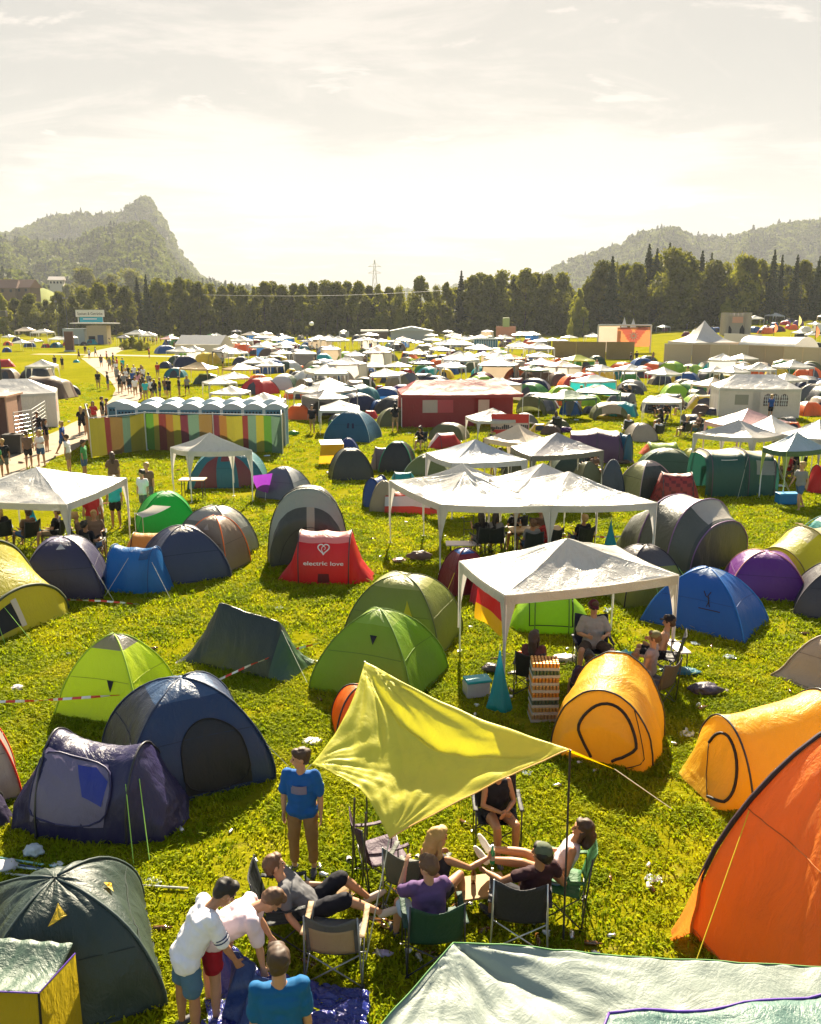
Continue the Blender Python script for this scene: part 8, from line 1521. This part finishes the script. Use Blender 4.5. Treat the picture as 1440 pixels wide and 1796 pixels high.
for it in range(85):   # people among the far tents
    px, yy = fr.uniform(300, 1430), fr.uniform(75, 250); x = at_y(px, yy).x; z = zg(x, yy); row = YH + (CAMH - z) / yy * FPX
    if blocked(px, row): continue
    crowd(fr.choice((0, 1, 2)), V((x, yy, z)), R(fr.uniform(0, 360)), px, row)
for it in range(26):   # queue by the far left gazebo
    px, row = fr.uniform(188, 300), fr.uniform(600, 607); crowd(fr.choice((0, 2)), G(px, row), R(fr.uniform(0, 360)), px, row)
# table with benches under the joined gazebos
def trestle(px, row, rz, label, W=1.6):
    e = empty('table', G(px, row), R(rz), label, 'table'); mb = MB(); mb.box((0, 0, .72), (W, .6, .04), flat('table_wood', (.5, .34, .18), .5)); mb.build('top', e)
    for x in (-W * .4, W * .4): mb = MB(); mb.tube([(x, -.25, 0), (x, -.2, .7), (x, .2, .7), (x, .25, 0)], .018, MPOLE, 5); mb.build('leg', e)
    return e
trestle(938, 968, 8, 'light wooden table in the seated group under the joined gazebos'); g = G(940, 967)
for q, (dx_, c_, n_) in enumerate([(-.5, (.5, .2, .05), 'amber bottle at the left of the gazebo row table'), (-.1, (.1, .25, .08), 'green bottle in the middle of the gazebo row table'), (.35, (.55, .3, .08), 'yellow bottle at the right of the gazebo row table')]): bottle((g.x + dx_, g.y + .05 * q, .742), n_, c_)
trestle(340, 872, 0, 'small folding table with mauve cloth under the small white gazebo', 1.0)
# cooler by walking man
e = empty('cool_box', G(1380, 884), R(4), 'long blue cool box on the grass behind the walking person', 'cool box'); mb = MB(); mb.box((0, 0, .2), (.8, .4, .36), flat('cool_blue', (.01, .16, .36), .4), bev=.03); mb.build('box', e); mb = MB(); mb.box((0, 0, .41), (.82, .42, .06), flat('cool_blue2', (.015, .22, .45), .4), bev=.02); mb.build('lid', e)
# litter scattered on the grass
MCANS = [flat('crushed_can', (.55, .55, .56), .3, .5, .8), flat('paper_cup', (.72, .70, .66), .7), flat('brown_box', (.32, .20, .11), .9), flat('clear_plastic', (.55, .6, .6), .2), flat('amber_bottle', (.12, .05, .01), .15, .8)]
LIT = [('can', 'small crushed silver drink can lying on the grass'), ('cup', 'small white paper cup lying on the grass'), ('cardboard', 'flattened brown cardboard scrap on the grass'), ('plastic_bag', 'small crumpled clear plastic bag on the grass'), ('bottle', 'small brown beer bottle lying on the grass')]
def lit_mesh(k):
    mb = MB(); m = MCANS[k]
    if k == 0: mb.tube([(-.06, 0, .03), (-.02, .005, .033), (.03, -.004, .028), (.06, 0, .03)], [.028, .033, .024, .03], m, 9)
    elif k == 1: mb.tube([(-.05, 0, .03), (.05, 0, .042)], [.028, .042], m, 10, cap=False); mb.tube([(-.052, 0, .03), (-.049, 0, .03)], .028, m, 10)
    elif k == 2: mb.grid(lambda i, j: (-.16 + .32 * i, -.11 + .22 * j + .03 * i, .02 + .05 * abs(math.sin(4 * i)) + .02 * j), 6, 4, m)
    elif k == 3: mb.grid(lambda i, j: (-.13 + .26 * i + .03 * math.sin(9 * j), -.1 + .2 * j + .03 * math.sin(8 * i), .02 + .07 * abs(mnoise.noise(V((i * 5, j * 5, 2))))), 10, 10, m)
    else: mb.tube([(-.12, 0, .035), (.03, 0, .035), (.07, 0, .035), (.12, 0, .035)], [.034, .034, .014, .013], m, 9)
    return mb.mesh(LIT[k][0], k in (0, 4))
LM = [lit_mesh(k) for k in range(5)]; lr = random.Random(9)
for it in range(150):
    px, row = lr.uniform(0, 1440), 700 + 1000 * lr.random() ** 1.3; g = G(px, row); k = lr.choice((0, 0, 1, 2, 3, 4, 4))
    o = link(LIT[k][0], LM[k], None, None, g, lr.uniform(0, 6.28)); o.scale = (lr.uniform(.65, 1.0) * (1 if row > 900 else 1.5),) * 3; tag(o, LIT[k][1], LIT[k][0].replace('_', ' '), 'litter scattered on the grass: ' + LIT[k][0].replace('_', ' ') + 's')
for it in range(80):
    if it < 50: px, row = lr.uniform(560, 1080), lr.uniform(1500, 1700)
    else: px, row = lr.uniform(830, 1260), lr.uniform(1130, 1260)
    g = G(px, row); k = lr.choice((0, 0, 1, 4, 4, 4)); o = link(LIT[k][0], LM[k], None, None, g, lr.uniform(0, 6.28)); o.scale = (lr.uniform(.7, 1.0),) * 3; tag(o, LIT[k][1], LIT[k][0].replace('_', ' '), 'litter scattered on the grass: ' + LIT[k][0].replace('_', ' ') + 's')
for it in range(26):   # belongings by the tents
    px, row = lr.uniform(420, 1420), lr.uniform(700, 860); g = G(px, row); c_ = lr.choice(list(TC)); o = bag('bag', g, (lr.uniform(.4, .8), lr.uniform(.3, .5), lr.uniform(.2, .45)), TC[c_], None, None, it); o.data.materials[0] = cloth('tent_' + c_, TC[c_]); auto(o, '%s bag of belongings on the grass' % c_, px, row, 'bag', 'bags lying between the tents')
# remove the sources that stand behind the camera
def kill(o):
    for ch in list(o.children): kill(ch)
    bpy.data.objects.remove(o)
for e, _ in GB: kill(e)
for e in PB: kill(e)
kill(CH0)
# ================================================================ LABELS that single out repeated things
ORD = ['nearest', 'second', 'third', 'fourth', 'fifth', 'sixth', 'seventh', 'eighth', 'ninth', 'tenth', 'eleventh', 'twelfth', 'thirteenth', 'fourteenth', 'fifteenth', 'sixteenth', 'seventeenth', 'eighteenth', 'nineteenth', 'twentieth']
for (px, top, y, kind, e) in TREE_LIST: auto(e, SPECIES[kind], px, top, 'tree', 'trees along the edge of the field' if y < 400 else 'trees round the farmhouses', 'tree')
groups_ = {}
for (o, desc, px, row, mode) in AUTO:
    if mode == 'tree': n_, lx, ly = min(LAND, key=lambda l: abs(l[1] - px)); side = 'left' if px < lx else 'right'; key = ('tree', desc, n_, side); d_ = abs(px - lx)
    else:
        n_, lx, ly = min(LAND, key=lambda l: math.hypot(l[1] - px, (l[2] - row) * 2.2)); ddx, ddy = px - lx, (row - ly) * 2.2
        side = ('right of' if ddx > 0 else 'left of') if abs(ddx) > abs(ddy) else ('in front of' if ddy > 0 else 'behind'); key = ('f', desc, n_, side); d_ = math.hypot(ddx, ddy)
    groups_.setdefault(key, []).append((d_, px, row, o))
for key, L_ in groups_.items():
    L_.sort(key=lambda t: t[0])
    for k, (d_, px, row, o) in enumerate(L_):
        m_, desc, n_, side = key
        if m_ == 'tree': lab = '%s in the treeline, %s of the %s' % (desc, side, n_) if len(L_) == 1 else '%s %s going %s along the treeline from the %s' % ('first' if k == 0 else ORD[min(k, 19)], desc, side, n_)
        else: lab = '%s %s the %s' % (desc, side, n_) if len(L_) == 1 else '%s %s %s the %s' % (ORD[min(k, 19)], desc, side, n_)
        o['label'] = lab
